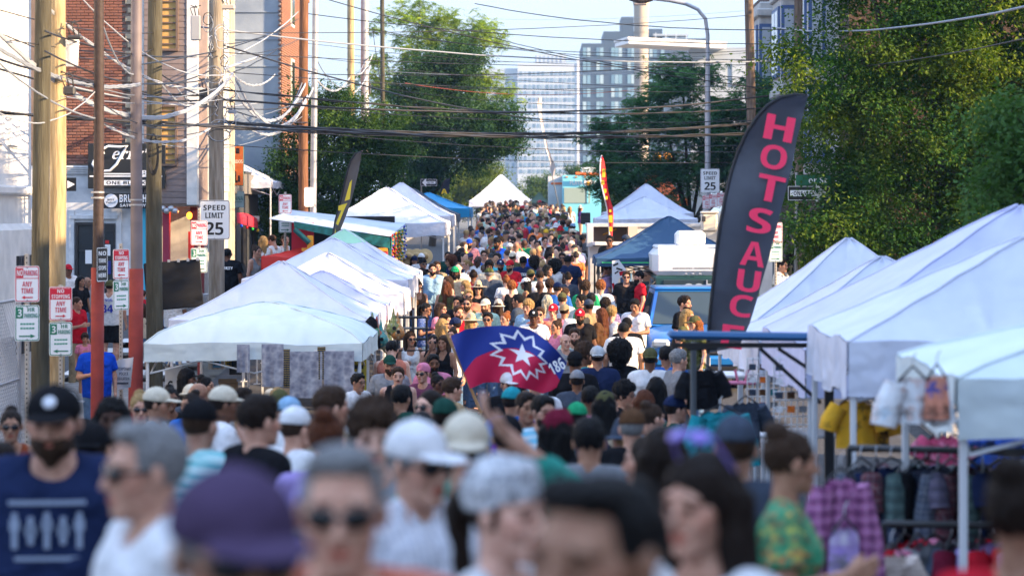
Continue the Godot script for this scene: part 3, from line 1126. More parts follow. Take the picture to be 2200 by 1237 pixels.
	var tr := st()
	for side in 4:
		for h in 2:
			var u0 := -1.0 + h
			for f in [[0.06, 0.42], [0.42, 0.06]]:
				var a := Vector3(u0 * hw, ey - f[0], hd) if side == 0 else Vector3(hw, ey - f[0], u0 * hd) if side == 1 else Vector3(u0 * hw, ey - f[0], -hd) if side == 2 else Vector3(-hw, ey - f[0], u0 * hd)
				var b := a
				if side % 2 == 0: b.x += hw
				else: b.z += hd
				b.y = ey - f[1]
				var ins := Vector3(0.95, 1, 0.95)
				bar(tr, a * ins, b * ins, 0.013, 5)
	put("truss", done(tr), lm, t)
	if o.get("badge", false):
		put("badge", boxm(Vector3(0.3, 0.11, 0.004)), mat("badge", lin(0.7, 0.71, 0.72), 0.6), t, xf(Vector3(hw - 0.52, ey - drop * 0.55, hd + 0.05)))
		var zg := st()
		for z in 7: bar(zg, Vector3(-0.1 + z * 0.03, 0.0 if z % 2 else 0.03, 0), Vector3(-0.07 + z * 0.03, 0.03 if z % 2 else 0.0, 0), 0.006, 4)
		put("badge_print", done(zg), mat("badge_ink", lin(0.1, 0.16, 0.14), 0.7), t, xf(Vector3(hw - 0.5, ey - drop * 0.55, hd + 0.056)))
	return t

# ---------------------------------------------------------------- poles, signs, cables
func pole(called: String, label: String, cat: String, x: float, d: float, r: float, h: float, m: Material, lean := 0.0, group := "") -> Node3D:
	var t := thing(called, label, cat, gp(x, d), 0.0, group)
	var pts := []
	var rr := []
	var g := RandomNumberGenerator.new()
	g.seed = hash(label)
	var ph := g.randf() * 9.0
	for i in 13:
		var f := i / 12.0
		pts.append(Vector3(lean * f * h + 0.012 * sin(f * 7.0 + ph), f * h, 0.01 * sin(f * 5.0 + ph)))
		rr.append(r * lerpf(1.08, 0.88, f) * (1.0 + 0.015 * sin(f * 40.0 + ph)))
	put("shaft", tubem(pts, rr, 14), m, t)
	return t

func plate(parent: Node, w: float, h: float, at3: Vector3, face: Color, rim: Color, r := 0.04, called := "plate") -> void:
	# a sheet-metal sign with a printed rim
	var s := st()
	prism(s, roundrect(w, h, r), 0.006)
	put(called, done(s), mat("sign_face_%s" % face.to_html(), face, 0.45), parent, xf(at3))
	if rim != face:
		var o := roundrect(w - 0.014, h - 0.014, r * 0.9)
		var i := roundrect(w - 0.034, h - 0.034, r * 0.75)
		var q := st()
		for k in o.size():
			var k2 := (k + 1) % o.size()
			quad(q, Vector3(o[k].x, o[k].y, 0), Vector3(i[k].x, i[k].y, 0), Vector3(i[k2].x, i[k2].y, 0), Vector3(o[k2].x, o[k2].y, 0))
		put("border", done(q), mat("sign_ink_%s" % rim.to_html(), rim, 0.5), parent, xf(at3 + Vector3(0, 0, 0.0046)))

func ink(parent: Node, text: String, w: float, h: float, p: Vector3, c: Color, face := "Droid Sans", shear := 0.0) -> void:
	put("lettering", words(text, w, h, 0.002, face, shear), mat("sign_ink_%s" % c.to_html(), c, 0.5), parent, xf(p))

func patch(parent: Node, w: float, h: float, p: Vector3, c: Color, called := "print") -> void:
	put(called, boxm(Vector3(w, h, 0.002)), mat("sign_ink_%s" % c.to_html(), c, 0.5), parent, xf(p))

func arrow(parent: Node, w: float, p: Vector3, c: Color, right: bool, th := 0.018) -> void:
	var k := 1.0 if right else -1.0
	var s := st()
	prism(s, PackedVector2Array([Vector2(-w / 2 * k, -th / 2), Vector2(w * 0.2 * k, -th / 2), Vector2(w * 0.2 * k, -th * 1.6), Vector2(w / 2 * k, 0), Vector2(w * 0.2 * k, th * 1.6), Vector2(w * 0.2 * k, th / 2), Vector2(-w / 2 * k, th / 2)]), 0.002)
	put("arrow", done(s), mat("sign_ink_%s" % c.to_html(), c, 0.5), parent, xf(p))

const SIGN_RED := Color(0.78, 0.1, 0.2)
const SIGN_GREEN := Color(0.03, 0.45, 0.33)
const SIGN_WHITE := Color(0.9, 0.91, 0.92)
const INK := Color(0.07, 0.07, 0.08)

# a red no-parking or no-stopping plate (2:3) at p, facing turn
func red_plate(label: String, p: Vector3, turn: float, s: float, stopping: bool, right: bool, one := true) -> Node3D:
	var t := thing("parking_sign", label, "sign", p, turn, "parking signs on kerb posts")
	plate(t, 0.305 * s, 0.457 * s, Vector3.ZERO, SIGN_WHITE, SIGN_RED, 0.03 * s)
	if stopping:
		patch(t, 0.27 * s, 0.15 * s, Vector3(0, 0.13, 0.005) * s, SIGN_RED)
		ink(t, "NO", 0.09 * s, 0.05 * s, Vector3(0, 0.17, 0.008) * s, SIGN_WHITE)
		ink(t, "STOPPING", 0.24 * s, 0.055 * s, Vector3(0, 0.095, 0.008) * s, SIGN_WHITE)
	else:
		patch(t, 0.085 * s, 0.12 * s, Vector3(-0.09, 0.14, 0.005) * s, SIGN_RED)
		ink(t, "NO", 0.07 * s, 0.075 * s, Vector3(-0.09, 0.14, 0.008) * s, SIGN_WHITE)
		ink(t, "PARKING", 0.165 * s, 0.07 * s, Vector3(0.043, 0.14, 0.006) * s, SIGN_RED)
		patch(t, 0.27 * s, 0.008 * s, Vector3(0, 0.072, 0.005) * s, SIGN_RED)
	ink(t, "ANY", 0.12 * s, 0.065 * s, Vector3(0, 0.0, 0.006) * s, SIGN_RED)
	ink(t, "TIME", 0.15 * s, 0.065 * s, Vector3(0, -0.085, 0.006) * s, SIGN_RED)
	arrow(t, 0.14 * s, Vector3(0, -0.17, 0.006) * s, SIGN_RED, right, 0.014 * s)
	bolts(t, 0.457 * s)
	return t

func green_plate(label: String, p: Vector3, turn: float, s: float, right: bool) -> Node3D:
	var t := thing("parking_sign", label, "sign", p, turn, "parking signs on kerb posts")
	plate(t, 0.305 * s, 0.457 * s, Vector3.ZERO, SIGN_WHITE, SIGN_GREEN, 0.03 * s)
	patch(t, 0.085 * s, 0.14 * s, Vector3(-0.092, 0.13, 0.005) * s, SIGN_GREEN)
	ink(t, "3", 0.05 * s, 0.095 * s, Vector3(-0.092, 0.13, 0.008) * s, SIGN_WHITE)
	ink(t, "HR", 0.09 * s, 0.05 * s, Vector3(0.05, 0.17, 0.006) * s, SIGN_GREEN)
	ink(t, "PARKING", 0.16 * s, 0.055 * s, Vector3(0.046, 0.095, 0.006) * s, SIGN_GREEN)
	for k in 5: patch(t, 0.03 * s, 0.022 * s, Vector3(-0.07 + k * 0.036, -0.01, 0.005) * s, SIGN_GREEN.lightened(0.25))
	for k in 5: patch(t, 0.03 * s, 0.022 * s, Vector3(-0.07 + k * 0.036, -0.065, 0.005) * s, SIGN_GREEN.lightened(0.25))
	arrow(t, 0.2 * s, Vector3(0, -0.165, 0.006) * s, SIGN_GREEN, right, 0.016 * s)
	bolts(t, 0.457 * s)
	return t

func bolts(t: Node3D, h: float) -> void:
	for k in [-1, 1]:
		var c := CylinderMesh.new()
		c.top_radius = 0.009
		c.bottom_radius = 0.009
		c.height = 0.008
		c.radial_segments = 8
		put("bolt", c, mat("bolt", lin(0.3, 0.3, 0.31), 0.35, 0.8), t, xf(Vector3(0, k * (h / 2 - 0.022), 0.006), Vector3(PI / 2, 0, 0)))

func speed_sign(label: String, p: Vector3, turn: float) -> Node3D:
	var t := thing("speed_limit_sign", label, "sign", p, turn, "speed limit signs")
	plate(t, 0.61, 0.762, Vector3.ZERO, SIGN_WHITE, INK, 0.05)
	ink(t, "SPEED", 0.44, 0.105, Vector3(0, 0.235, 0.006), INK)
	ink(t, "LIMIT", 0.36, 0.105, Vector3(0, 0.085, 0.006), INK)
	ink(t, "25", 0.36, 0.25, Vector3(0, -0.17, 0.006), INK)
	bolts(t, 0.762)
	return t

func sign_post(label: String, x: float, d: float, h: float, red_below := 0.0) -> Node3D:
	# a perforated steel channel post
	var t := thing("sign_post", label, "sign post", gp(x, d), 0.0, "perforated steel sign posts")
	put("post", boxm(Vector3(0.05, h, 0.05), 0.006), mat("post_steel", lin(0.42, 0.38, 0.33), 0.5, 0.3), t, xf(Vector3(0, h / 2, 0)))
	var s := st()
	for k in int(h / 0.06): box(s, Vector3(0, 0.06 + k * 0.06, 0.0262), Vector3(0.014, 0.02, 0.003))
	tag(put("perforations", done(s), mat("post_hole", lin(0.03, 0.03, 0.03), 0.9), t), "", "", "", "stuff")
	if red_below > 0.0: put("painted_base", boxm(Vector3(0.056, red_below, 0.056)), mat("red_oxide", lin(0.3, 0.05, 0.035), 0.7), t, xf(Vector3(0, red_below / 2, 0)))
	return t

var cable_mats := {}
func cable(desc: String, a: Vector3, b: Vector3, sag: float, r: float, c: Color, twist := 0) -> void:
	var pts := []
	var n := 18
	var g := RandomNumberGenerator.new()
	g.seed = hash(desc) + int(a.x * 100)
	for i in n + 1:
		var f := float(i) / n
		pts.append(a.lerp(b, f) + Vector3(0, -sag * 4.0 * f * (1.0 - f) + g.randf_range(-0.01, 0.01) * minf(1.0, sag * 3.0), 0))
	var m := mat("cable_" + c.to_html(), c, 0.5)
	if twist == 0:
		var o := put("cable", tubem(pts, r, 6), m)
		tag(o, desc, "cable", "overhead cables")
		return
	var t := thing("cable_bundle", desc, "cable bundle", Vector3.ZERO, 0.0, "overhead cables")
	for k in twist:
		var q := []
		for i in n * 3 + 1:
			var f := float(i) / (n * 3)
			var fi := f * n
			var p: Vector3 = pts[int(fi)].lerp(pts[mini(int(fi) + 1, n)], fi - int(fi))
			var an := TAU * k / twist + f * 40.0
			q.append(p + Vector3(0, cos(an), sin(an)) * r * 1.1)
		put("strand", tubem(q, r, 5), m, t)

# ---------------------------------------------------------------- trees
var leaf_meshes := {}
func leaf_mesh(kind: String, ls: float) -> ArrayMesh:
	var key := kind + str(ls)
	if leaf_meshes.has(key): return leaf_meshes[key]
	var g := RandomNumberGenerator.new()
	g.seed = 11
	var s := st()
	var leaf := func(p: Vector3, dir: Vector3, l: float, w: float) -> void:
		var side := dir.cross(Vector3(g.randf_range(-1, 1), g.randf_range(0.2, 1), g.randf_range(-1, 1))).normalized()
		var nrm := side.cross(dir)
		var mid := p + dir * l * 0.5
		s.add_vertex(p)
		s.add_vertex(mid + side * w - nrm * w * 0.25)
		s.add_vertex(p + dir * l)
		s.add_vertex(p)
		s.add_vertex(p + dir * l)
		s.add_vertex(mid - side * w - nrm * w * 0.25)
	s.set_smooth_group(-1)
	if kind == "locust": # feather-like leaves: leaflets in pairs along a drooping stalk
		for k in 4:
			var a := g.randf() * TAU
			var dir := Vector3(cos(a), g.randf_range(-0.6, 0.25), sin(a)).normalized()
			var l := ls * g.randf_range(1.6, 2.4)
			for j in 6:
				var p := dir * l * (j + 0.6) / 6.0 + Vector3.DOWN * 0.08 * l * j * j / 36.0
				var side := dir.cross(Vector3.UP).normalized()
				for sd in [-1.0, 1.0]: leaf.call(p, (side * sd + dir * 0.4 + Vector3.DOWN * 0.2).normalized(), ls * 0.5, ls * 0.12)
	else:
		for k in 9:
			var p := Vector3(g.randfn(), g.randfn() * 0.7, g.randfn()) * ls * 0.85
			var dir := (p.normalized() + Vector3(g.randf_range(-0.6, 0.6), g.randf_range(-0.9, 0.1), g.randf_range(-0.6, 0.6))).normalized()
			leaf.call(p, dir, ls * g.randf_range(0.75, 1.2), ls * 0.3)
	leaf_meshes[key] = done(s)
	return leaf_meshes[key]

# lobes: [centre relative to the base, radii]; leaves gather in clumps at branch ends through each lobe
func tree(label: String, base: Vector3, lobes: Array, o := {}) -> Node3D:
	var t := thing("tree", label, "tree", base, 0.0, o.get("group", "street trees"))
	var g := RandomNumberGenerator.new()
	g.seed = hash(label)
	var kind: String = o.get("kind", "broad")
	var ls: float = o.get("leaf", 0.1)
	var per: int = o.get("per", 26)
	var bark: Material = o.get("bark", mat("bark_dark", lin(0.05, 0.038, 0.028), 0.95))
	var th: float = o.get("trunk", 2.0)
	var tr: float = o.get("radius", 0.14)
	var lean: Vector3 = o.get("lean", Vector3.ZERO)
	var fork := Vector3(0, th, 0) + lean
	var pts := []
	var rad := []
	for i in 7:
		var f := i / 6.0
		pts.append(fork * f + Vector3(0.05 * sin(f * 6.0), 0, 0.05 * cos(f * 5.0)))
		rad.append(tr * (1.25 - 0.55 * f))
	put("trunk", tubem(pts, rad, 9), bark, t)
	var mm := MultiMesh.new()
	mm.transform_format = MultiMesh.TRANSFORM_3D
	mm.use_colors = true
	mm.mesh = leaf_mesh(kind, ls)
	var where := []
	var cols := []
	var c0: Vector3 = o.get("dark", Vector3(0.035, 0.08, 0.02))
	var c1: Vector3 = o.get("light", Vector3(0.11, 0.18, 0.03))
	var twigs := st()
	for L in lobes:
		var c: Vector3 = L[0]
		var r: Vector3 = L[1]
		var mid := fork.lerp(c, 0.55) + Vector3(g.randf_range(-0.2, 0.2), -0.15, g.randf_range(-0.2, 0.2))
		var b := st()
		tube(b, [fork * 0.97, mid, c], [tr * 0.55, tr * 0.35, tr * 0.16], 6)
		put("limb", done(b), bark, t)
		var clumps := int(L[2] if L.size() > 2 else o.get("clumps", 60))
		for k in clumps:
			var dir := Vector3(g.randfn(), g.randfn(), g.randfn()).normalized()
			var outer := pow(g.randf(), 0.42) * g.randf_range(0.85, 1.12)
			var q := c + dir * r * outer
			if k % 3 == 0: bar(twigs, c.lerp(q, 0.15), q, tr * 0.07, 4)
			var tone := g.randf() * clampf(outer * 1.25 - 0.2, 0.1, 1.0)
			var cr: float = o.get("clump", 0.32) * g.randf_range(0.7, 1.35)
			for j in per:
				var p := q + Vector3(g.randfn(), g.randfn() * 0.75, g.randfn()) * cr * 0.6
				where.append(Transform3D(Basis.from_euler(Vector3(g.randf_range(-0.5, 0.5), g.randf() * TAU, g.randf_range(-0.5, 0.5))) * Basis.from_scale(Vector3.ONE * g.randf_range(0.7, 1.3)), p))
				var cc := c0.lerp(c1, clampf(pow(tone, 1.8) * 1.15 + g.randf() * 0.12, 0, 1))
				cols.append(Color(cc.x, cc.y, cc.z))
	tag(put("twigs", done(twigs), bark, t), "", "", "", "stuff")
	mm.instance_count = where.size()
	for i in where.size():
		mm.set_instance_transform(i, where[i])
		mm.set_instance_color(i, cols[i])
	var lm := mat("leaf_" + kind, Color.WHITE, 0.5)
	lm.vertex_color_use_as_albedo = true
	lm.roughness = 0.7
	lm.metallic_specular = 0.2
	lm.backlight_enabled = true
	lm.backlight = Color(0.75, 0.85, 0.35)
	var mi := MultiMeshInstance3D.new()
	mi.multimesh = mm
	mi.material_override = lm
	mi.name = "crown"
	mi.set_meta("kind", "stuff")
	t.add_child(mi, true)
	return t

# ---------------------------------------------------------------- buildings
# wall box from pixel corners at depth d, going back by deep
func slab(parent: Node, called: String, a: Vector3, b: Vector3, deep: float, m: Material, off := 0.0) -> MeshInstance3D:
	var lo := a.min(b)
	var hi := a.max(b)
	var e := Vector3(hi.x - lo.x, hi.y - lo.y, deep)
	return put(called, boxm(e), m, parent, xf(Vector3((lo.x + hi.x) / 2, (lo.y + hi.y) / 2, lo.z - deep / 2 + off)))

# many alike small pieces: up to 300 parts, the rest joined
func pieces(parent: Node, called: String, mesh: Array, mt: Array, where: Array) -> void:
	var rest := st()
	var any := false
	for i in where.size():
		if i < 300: put(called, mesh[i % mesh.size()], mt[(i * 7 + i / 5) % mt.size()], parent, where[i])
		else:
			rest.append_from(mesh[i % mesh.size()], 0, where[i])
			any = true
	if any: tag(put(called + "s", rest.commit(), mt[0], parent), "", "", "", "stuff")

# ---------------------------------------------------------------- the setting
func ground_strip(called: String, x0: float, x1: float, d0: float, d1: float, lift: float, m: Material, step := 2.0) -> void:
	var s := st()
	s.set_smooth_group(1)
	var d := d0
	while d < d1:
		var e := minf(d + step * (1.0 + maxf(0.0, d - 150.0) * 0.05), d1)
		quad(s, Vector3(x0, gy(e) + lift, -e), Vector3(x1, gy(e) + lift, -e), Vector3(x1, gy(d) + lift, -d), Vector3(x0, gy(d) + lift, -d))
		d = e
	struct(called, done(s), m)

func build_ground() -> void:
	var asphalt := worn(mat("asphalt", lin(0.06, 0.06, 0.062), 0.9), ntex("asphalt_tone", 0.02, 5, 512, FastNoiseLite.TYPE_SIMPLEX_SMOOTH, Color(0.7, 0.7, 0.72), Color(1, 1, 1)), ntex("grit", 0.2, 3), 0.6, 0.4, true)
	var pave := worn(mat("pavement", lin(0.3, 0.29, 0.27), 0.9), ntex("asphalt_tone", 0.02), ntex("grit", 0.2, 3), 0.4, 0.4, true)
	var earth := worn(mat("earth", lin(0.16, 0.15, 0.12), 0.95), ntex("asphalt_tone", 0.02), null, 0.0, 0.1, true)
	ground_strip("ground", -700, 700, -30, 2500, -0.15, earth, 3.0)
	ground_strip("road", -6.3, 6.3, -20, 165, 0.0, asphalt)
	ground_strip("cross_street", -40, -9.2, 40.5, 54.9, 0.0, asphalt)
	for s in [-1, 1]:
		var a := -9.2 if s < 0 else 6.3
		var sm := st()
		var d := -20.0
		while d < 160.0:
			var y := gy(d) + 0.13
			var y2 := gy(d + 3.0) + 0.13
			if d < 40.0 or d > 54.0 or s > 0:
				quad(sm, Vector3(a, y2, -d - 2.99), Vector3(a + 2.9, y2, -d - 2.99), Vector3(a + 2.9, y, -d), Vector3(a, y, -d))
				var k := -6.3 if s < 0 else 6.3
				quad(sm, Vector3(k, y, -d), Vector3(k, y2, -d - 2.99), Vector3(k, y2 - 0.2, -d - 2.99), Vector3(k, y - 0.2, -d))
			d += 3.0
		struct("pavement", done(sm), pave)
	# painted crossing bars of the side street
	for k in 6:
		var z := 42.0 + k * 1.9
		var q := st()
		quad(q, Vector3(-9.4, gy(z + 0.8) + 0.006, -z - 0.8), Vector3(-7.0, gy(z + 0.8) + 0.006, -z - 0.8), Vector3(-7.0, gy(z) + 0.006, -z), Vector3(-9.4, gy(z) + 0.006, -z))
		struct("road_marking", done(q), mat("road_paint", lin(0.55, 0.55, 0.53), 0.8))

func window_in(parent: Node, a: Vector3, b: Vector3, frame: Material, pane: Material, bars := 1, called := "window") -> void:
	# window flush on a wall facing +z: a recessed pane, frame and glazing bars (sub-parts)
	var lo := a.min(b)
	var hi := a.max(b)
	var w := hi.x - lo.x
	var h := hi.y - lo.y
	var s := st()
	var t := minf(0.07, w * 0.12)
	box(s, Vector3(-w / 2 + t / 2, 0, 0.02), Vector3(t, h, 0.09))
	box(s, Vector3(w / 2 - t / 2, 0, 0.02), Vector3(t, h, 0.09))
	box(s, Vector3(0, h / 2 - t / 2, 0.02), Vector3(w - t * 2, t, 0.085))
	box(s, Vector3(0, -h / 2 + t / 2, 0.03), Vector3(w - t * 2, t, 0.12))
	for k in bars: box(s, Vector3(0, -h / 2 + h * (k + 1) / (bars + 1), 0.01), Vector3(w - t * 2, t * 0.6, 0.05))
	var f := put(called, done(s), frame, parent, xf(Vector3((lo.x + hi.x) / 2, (lo.y + hi.y) / 2, lo.z)))
	put("pane", boxm(Vector3(w - t * 2, h - t * 2, 0.012)), pane, f, xf(Vector3(0, 0, -0.01)))

func build_left() -> void:
	var stucco := worn(mat("stucco", lin(0.74, 0.74, 0.73), 0.9), ntex("stucco_tone", 0.01, 5, 256, FastNoiseLite.TYPE_SIMPLEX_SMOOTH, Color(0.86, 0.87, 0.88), Color.WHITE), ntex("grit", 0.2, 3), 0.5, 0.5, true)
	var glass := mat("dark_glass", lin(0.02, 0.025, 0.03), 0.08)
	# white building along the kerb, wall towards the street
	var t := thing("white_building", "white stucco building with tall recessed panels beside the chain-link fence", "building", Vector3(-9.5, gy(30), 0))
	var s := st()
	box(s, Vector3(-4.0, 4.2, -30.5), Vector3(8.0, 11.0, 19.0))
	put("wall", done(s), stucco, t)
	put("ledge", boxm(Vector3(0.12, 0.16, 19.0), 0.03), stucco, t, xf(Vector3(0.05, 4.15, -30.4)))
	put("base", boxm(Vector3(0.25, 2.1, 19.0), 0.12), stucco, t, xf(Vector3(0.1, 2.5, -30.45)))
	for k in 7:
		var z := -38.6 + k * 1.15
		var p := st()
		for q in [[0, 2.72, 0.62, 0.08], [0, 0, 0.62, 0.08]]: box(p, Vector3(0.02, 5.0 + q[1], z), Vector3(0.07, 0.1, 0.7))
		box(p, Vector3(0.02, 6.36, z - 0.33), Vector3(0.07, 2.6, 0.08))
		box(p, Vector3(0.02, 6.36, z + 0.33), Vector3(0.07, 2.6, 0.08))
		put("pilaster_panel", done(p), stucco, t)
	for k in 3:
		var w := put("window", boxm(Vector3(0.06, 1.75, 1.5)), mat("black_iron", lin(0.012, 0.012, 0.014), 0.5), t, xf(Vector3(0.24, 2.1, -38.7 + k * 3.1)))
		for j in 9: put("bar", boxm(Vector3(0.03, 1.7, 0.03)), mat("grey_iron", lin(0.07, 0.075, 0.085), 0.4), w, xf(Vector3(0.045, 0, -0.68 + j * 0.17)))
	# chain-link fence
	var f := thing("chain_link_fence", "grey chain-link fence with top rail before the white building", "fence", Vector3(-8.0, gy(28), 0))
	var steel := mat("galvanised", lin(0.42, 0.44, 0.47), 0.4, 0.5)
	for k in 5: put("post", tubem([Vector3(0, -0.8, -22.5 - k * 2.6), Vector3(0, 2.45, -22.5 - k * 2.6)], 0.035, 8), steel, f)
	put("top_rail", tubem([Vector3(0, 2.42, -22.5), Vector3(0, 2.42, -32.9)], 0.025, 8), steel, f)
	put("middle_rail", tubem([Vector3(0, 1.2, -22.5), Vector3(0, 1.2, -32.9)], 0.02, 8), steel, f)
	var m := st()
	for k in 130:
		var z := -22.5 - k * 0.109 + 1.6
		for dirn in [-1.0, 1.0]:
			var a := Vector3(0, -0.7, z)
			var b := Vector3(0, 2.4, z + dirn * 3.1)
			if dirn > 0: b.z = z + 3.1 - 3.1
			b = Vector3(0, 2.4, z - 3.1 * dirn)
			var t0 := 0.0
			var t1 := 1.0
			for lim in [[-22.5, -1.0], [-32.9, 1.0]]:
				var d0: float = (a.z - lim[0]) * lim[1]
				var d1: float = (b.z - lim[0]) * lim[1]
				if d0 < 0 and d1 < 0: t1 = -1.0
				elif d0 < 0: t0 = maxf(t0, d0 / (d0 - d1))
				elif d1 < 0: t1 = minf(t1, d0 / (d0 - d1))
			if t1 > t0: bar(m, a.lerp(b, t0) + Vector3(0.003 * dirn, 0, 0), a.lerp(b, t1) + Vector3(0.003 * dirn, 0, 0), 0.0065, 3)
	tag(put("wire_mesh", done(m), steel, f), "", "", "", "stuff")
	build_bar()
	build_row()

func build_bar() -> void:
	var d := 55.0
	var o := at(350, 677, d)
	var t := thing("corner_bar", "corner bar building with brick upper wall and white painted storefront", "building", Vector3(o.x, gy(d), o.z))
	var P := func(px: float, py: float, dd := d) -> Vector3: return at(px, py, dd) - t.position
	var mortar := worn(mat("mortar", lin(0.24, 0.17, 0.13), 0.95), ntex("stucco_tone", 0.01), ntex("grit", 0.2, 3), 0.5, 0.5, true)
	slab(t, "brick_backing", P.call(60, -140), P.call(300, 356), 6.0, mortar)
	var bm := []
	for k in 5:
		var c: Vector3 = [Vector3(0.24, 0.095, 0.062), Vector3(0.2, 0.078, 0.052), Vector3(0.28, 0.125, 0.085), Vector3(0.15, 0.06, 0.045), Vector3(0.25, 0.105, 0.07)][k]
		bm.append(worn(mat("brick%d" % k, v3(c), 0.9), ntex("stucco_tone", 0.01), ntex("grit", 0.2, 3), 0.35, 1.0, true))
	var bmesh := [boxm(Vector3(0.2, 0.06, 0.05), 0.006), boxm(Vector3(0.196, 0.058, 0.05), 0.008), boxm(Vector3(0.203, 0.062, 0.05), 0.005)]
	var where := []
	var lo: Vector3 = P.call(136, 352)
	var hi: Vector3 = P.call(270, -60)
	var g := RandomNumberGenerator.new()
	g.seed = 5
	var row := 0
	var y := lo.y + 0.035
	while y < hi.y:
		var x := lo.x + (0.107 if row % 2 else 0.0)
		while x < hi.x:
			where.append(xf(Vector3(x, y, lo.z + 0.006 + g.randf_range(-0.003, 0.006)), Vector3(0, 0, g.randf_range(-0.012, 0.012))))
			x += 0.214
		y += 0.0745
		row += 1
	pieces(t, "brick", bmesh, bm, where)
	# pale quoin blocks toothed into the brick
	var quoin := worn(mat("quoin", lin(0.5, 0.4, 0.27), 0.9), ntex("stucco_tone", 0.01), ntex("grit", 0.2, 3), 0.3, 1.0, true)
	for k in 22:
		var py := -52 + k * 18.6
		var wpx := 18.0 if k % 2 else 13.0
		put("quoin", boxm(Vector3(wpx / 83.6, 0.13, 0.09), 0.01), quoin, t, xf(P.call(287 - wpx / 2, py) + Vector3(0, 0, 0.02)))
	var trim := worn(mat("white_trim", lin(0.72, 0.7, 0.66), 0.7), ntex("stucco_tone", 0.01), null, 0, 1.0)
	slab(t, "corner_board", P.call(287, -60), P.call(311, 352), 0.5, trim, 0.06)
	# projecting clapboard bay
	var board := []
	for k in 3: board.append(worn(mat("clapboard%d" % k, v3(Vector3(0.23, 0.175, 0.16) * [1.0, 0.92, 1.06][k]), 0.7), ntex("stucco_tone", 0.01), ntex("grit", 0.2, 3), 0.15, 1.0))
	slab(t, "bay_wall", P.call(312, -60), P.call(424, 437), 5.6, board[1], 0.22)
	for k in 38:
		var py := 431 - k * 13.0
		put("clapboard", boxm(Vector3(1.2, 0.15, 0.02), 0.003), board[k % 3], t, xf(P.call(362, py) + Vector3(0, 0, 0.235), Vector3(-0.07, 0, 0)))
	var blind := worn(mat("bamboo_blind", lin(0.55, 0.33, 0.1), 0.8), ntex("stucco_tone", 0.01), null, 0, 2.0)
	var wf := mat("brown_frame", lin(0.13, 0.085, 0.06), 0.6)
	window_in(t, P.call(346, -40) + Vector3(0, 0, 0.27), P.call(386, 111) + Vector3(0, 0, 0.27), wf, blind, 9)
	window_in(t, P.call(346, 226) + Vector3(0, 0, 0.27), P.call(384, 357) + Vector3(0, 0, 0.27), wf, blind, 9)
	slab(t, "bay_corner_board", P.call(404, -60), P.call(426, 440), 0.3, trim, 0.27)
	slab(t, "bay_skirt", P.call(312, 430), P.call(424, 444), 5.0, wf, 0.24)
	# storefront
	var white := worn(mat("storefront_white", lin(0.72, 0.73, 0.74), 0.7), ntex("stucco_tone", 0.01), null, 0, 1.0)
	slab(t, "storefront", P.call(60, 356), P.call(300, 690), 5.8, white, 0.02)
	for k in 4: slab(t, "cornice", P.call(128, 356 + k * 4.4), P.call(306, 360 + k * 4.4), 0.3, white, 0.18 - k * 0.03)
	for px in [148, 250, 284]: slab(t, "pilaster", P.call(px, 452), P.call(px + 11, 690), 0.06, white, 0.07)
	slab(t, "lintel", P.call(150, 462), P.call(254, 470), 0.1, white, 0.1)
	window_in(t, P.call(162, 477) + Vector3(0, 0, 0.05), P.call(222, 600) + Vector3(0, 0, 0.05), mat("black_frame", lin(0.02, 0.02, 0.022), 0.4), mat("dark_glass", Color.BLACK), 1)
	var dr := slab(t, "door", P.call(224, 480), P.call(247, 690), 0.06, mat("black_frame", Color.BLACK), 0.07)
	put("door_glass", boxm(Vector3(0.18, 1.5, 0.01)), mat("dark_glass", Color.BLACK), dr, xf(Vector3(0, 0.3, 0.035)))
	put("handle", boxm(Vector3(0.02, 0.2, 0.04)), mat("galvanised", Color.GRAY), dr, xf(Vector3(-0.1, -0.3, 0.05)))
	for q in [[226, 525, 238, 549, SIGN_WHITE], [226, 560, 239, 588, Color(0.05, 0.15, 0.5)], [227, 516, 235, 523, Color(0.8, 0.1, 0.1)], [184, 537, 198, 566, SIGN_WHITE]]:
		var a: Vector3 = P.call(q[0], q[1])
		var b: Vector3 = P.call(q[2], q[3])
		patch(t, b.x - a.x, a.y - b.y, (a + b) / 2 + Vector3(0, 0, 0.115), q[4], "notice")
	# open doorway in shade, red and blue posts, lamps
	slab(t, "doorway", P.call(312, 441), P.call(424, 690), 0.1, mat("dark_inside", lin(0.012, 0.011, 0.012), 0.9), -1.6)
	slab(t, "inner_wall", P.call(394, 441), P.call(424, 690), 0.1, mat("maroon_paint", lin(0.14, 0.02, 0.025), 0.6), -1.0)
	slab(t, "red_post", P.call(350, 441), P.call(364, 690), 0.2, mat("maroon_post", lin(0.3, 0.02, 0.05), 0.6), 0.1)
	slab(t, "blue_post", P.call(300, 430), P.call(313, 690), 0.25, mat("sky_blue_paint", lin(0.04, 0.42, 0.62), 0.6), 0.1)
	slab(t, "red_cabinet", P.call(395, 498), P.call(406, 563), 0.2, mat("cabinet_red", lin(0.5, 0.03, 0.02), 0.5), -0.6)
	for k in 4:
		var sp := SphereMesh.new()
		sp.radius = 0.09
		sp.height = 0.16
		put("flood_lamp", sp, mat("galvanised", Color.GRAY), t, xf(P.call(352 + k * 9.0, 448 + (k % 2) * 5) + Vector3(0, 0, 0.25)))
	var lamp := SphereMesh.new()
	lamp.radius = 0.075
	lamp.height = 0.19
	var lm := mat("lantern_glow", Color(1, 0.6, 0.2), 0.5)
	lm.emission_enabled = true
	lm.emission = Color(1, 0.5, 0.14)
	lm.emission_energy_multiplier = 2.0
	put("lantern", lamp, lm, t, xf(P.call(402, 463) + Vector3(0, 0, -0.3)))
	var ol := OmniLight3D.new()
	ol.name = "lantern_light"
	ol.position = t.position + P.call(402, 463) + Vector3(0, 0, -0.1)
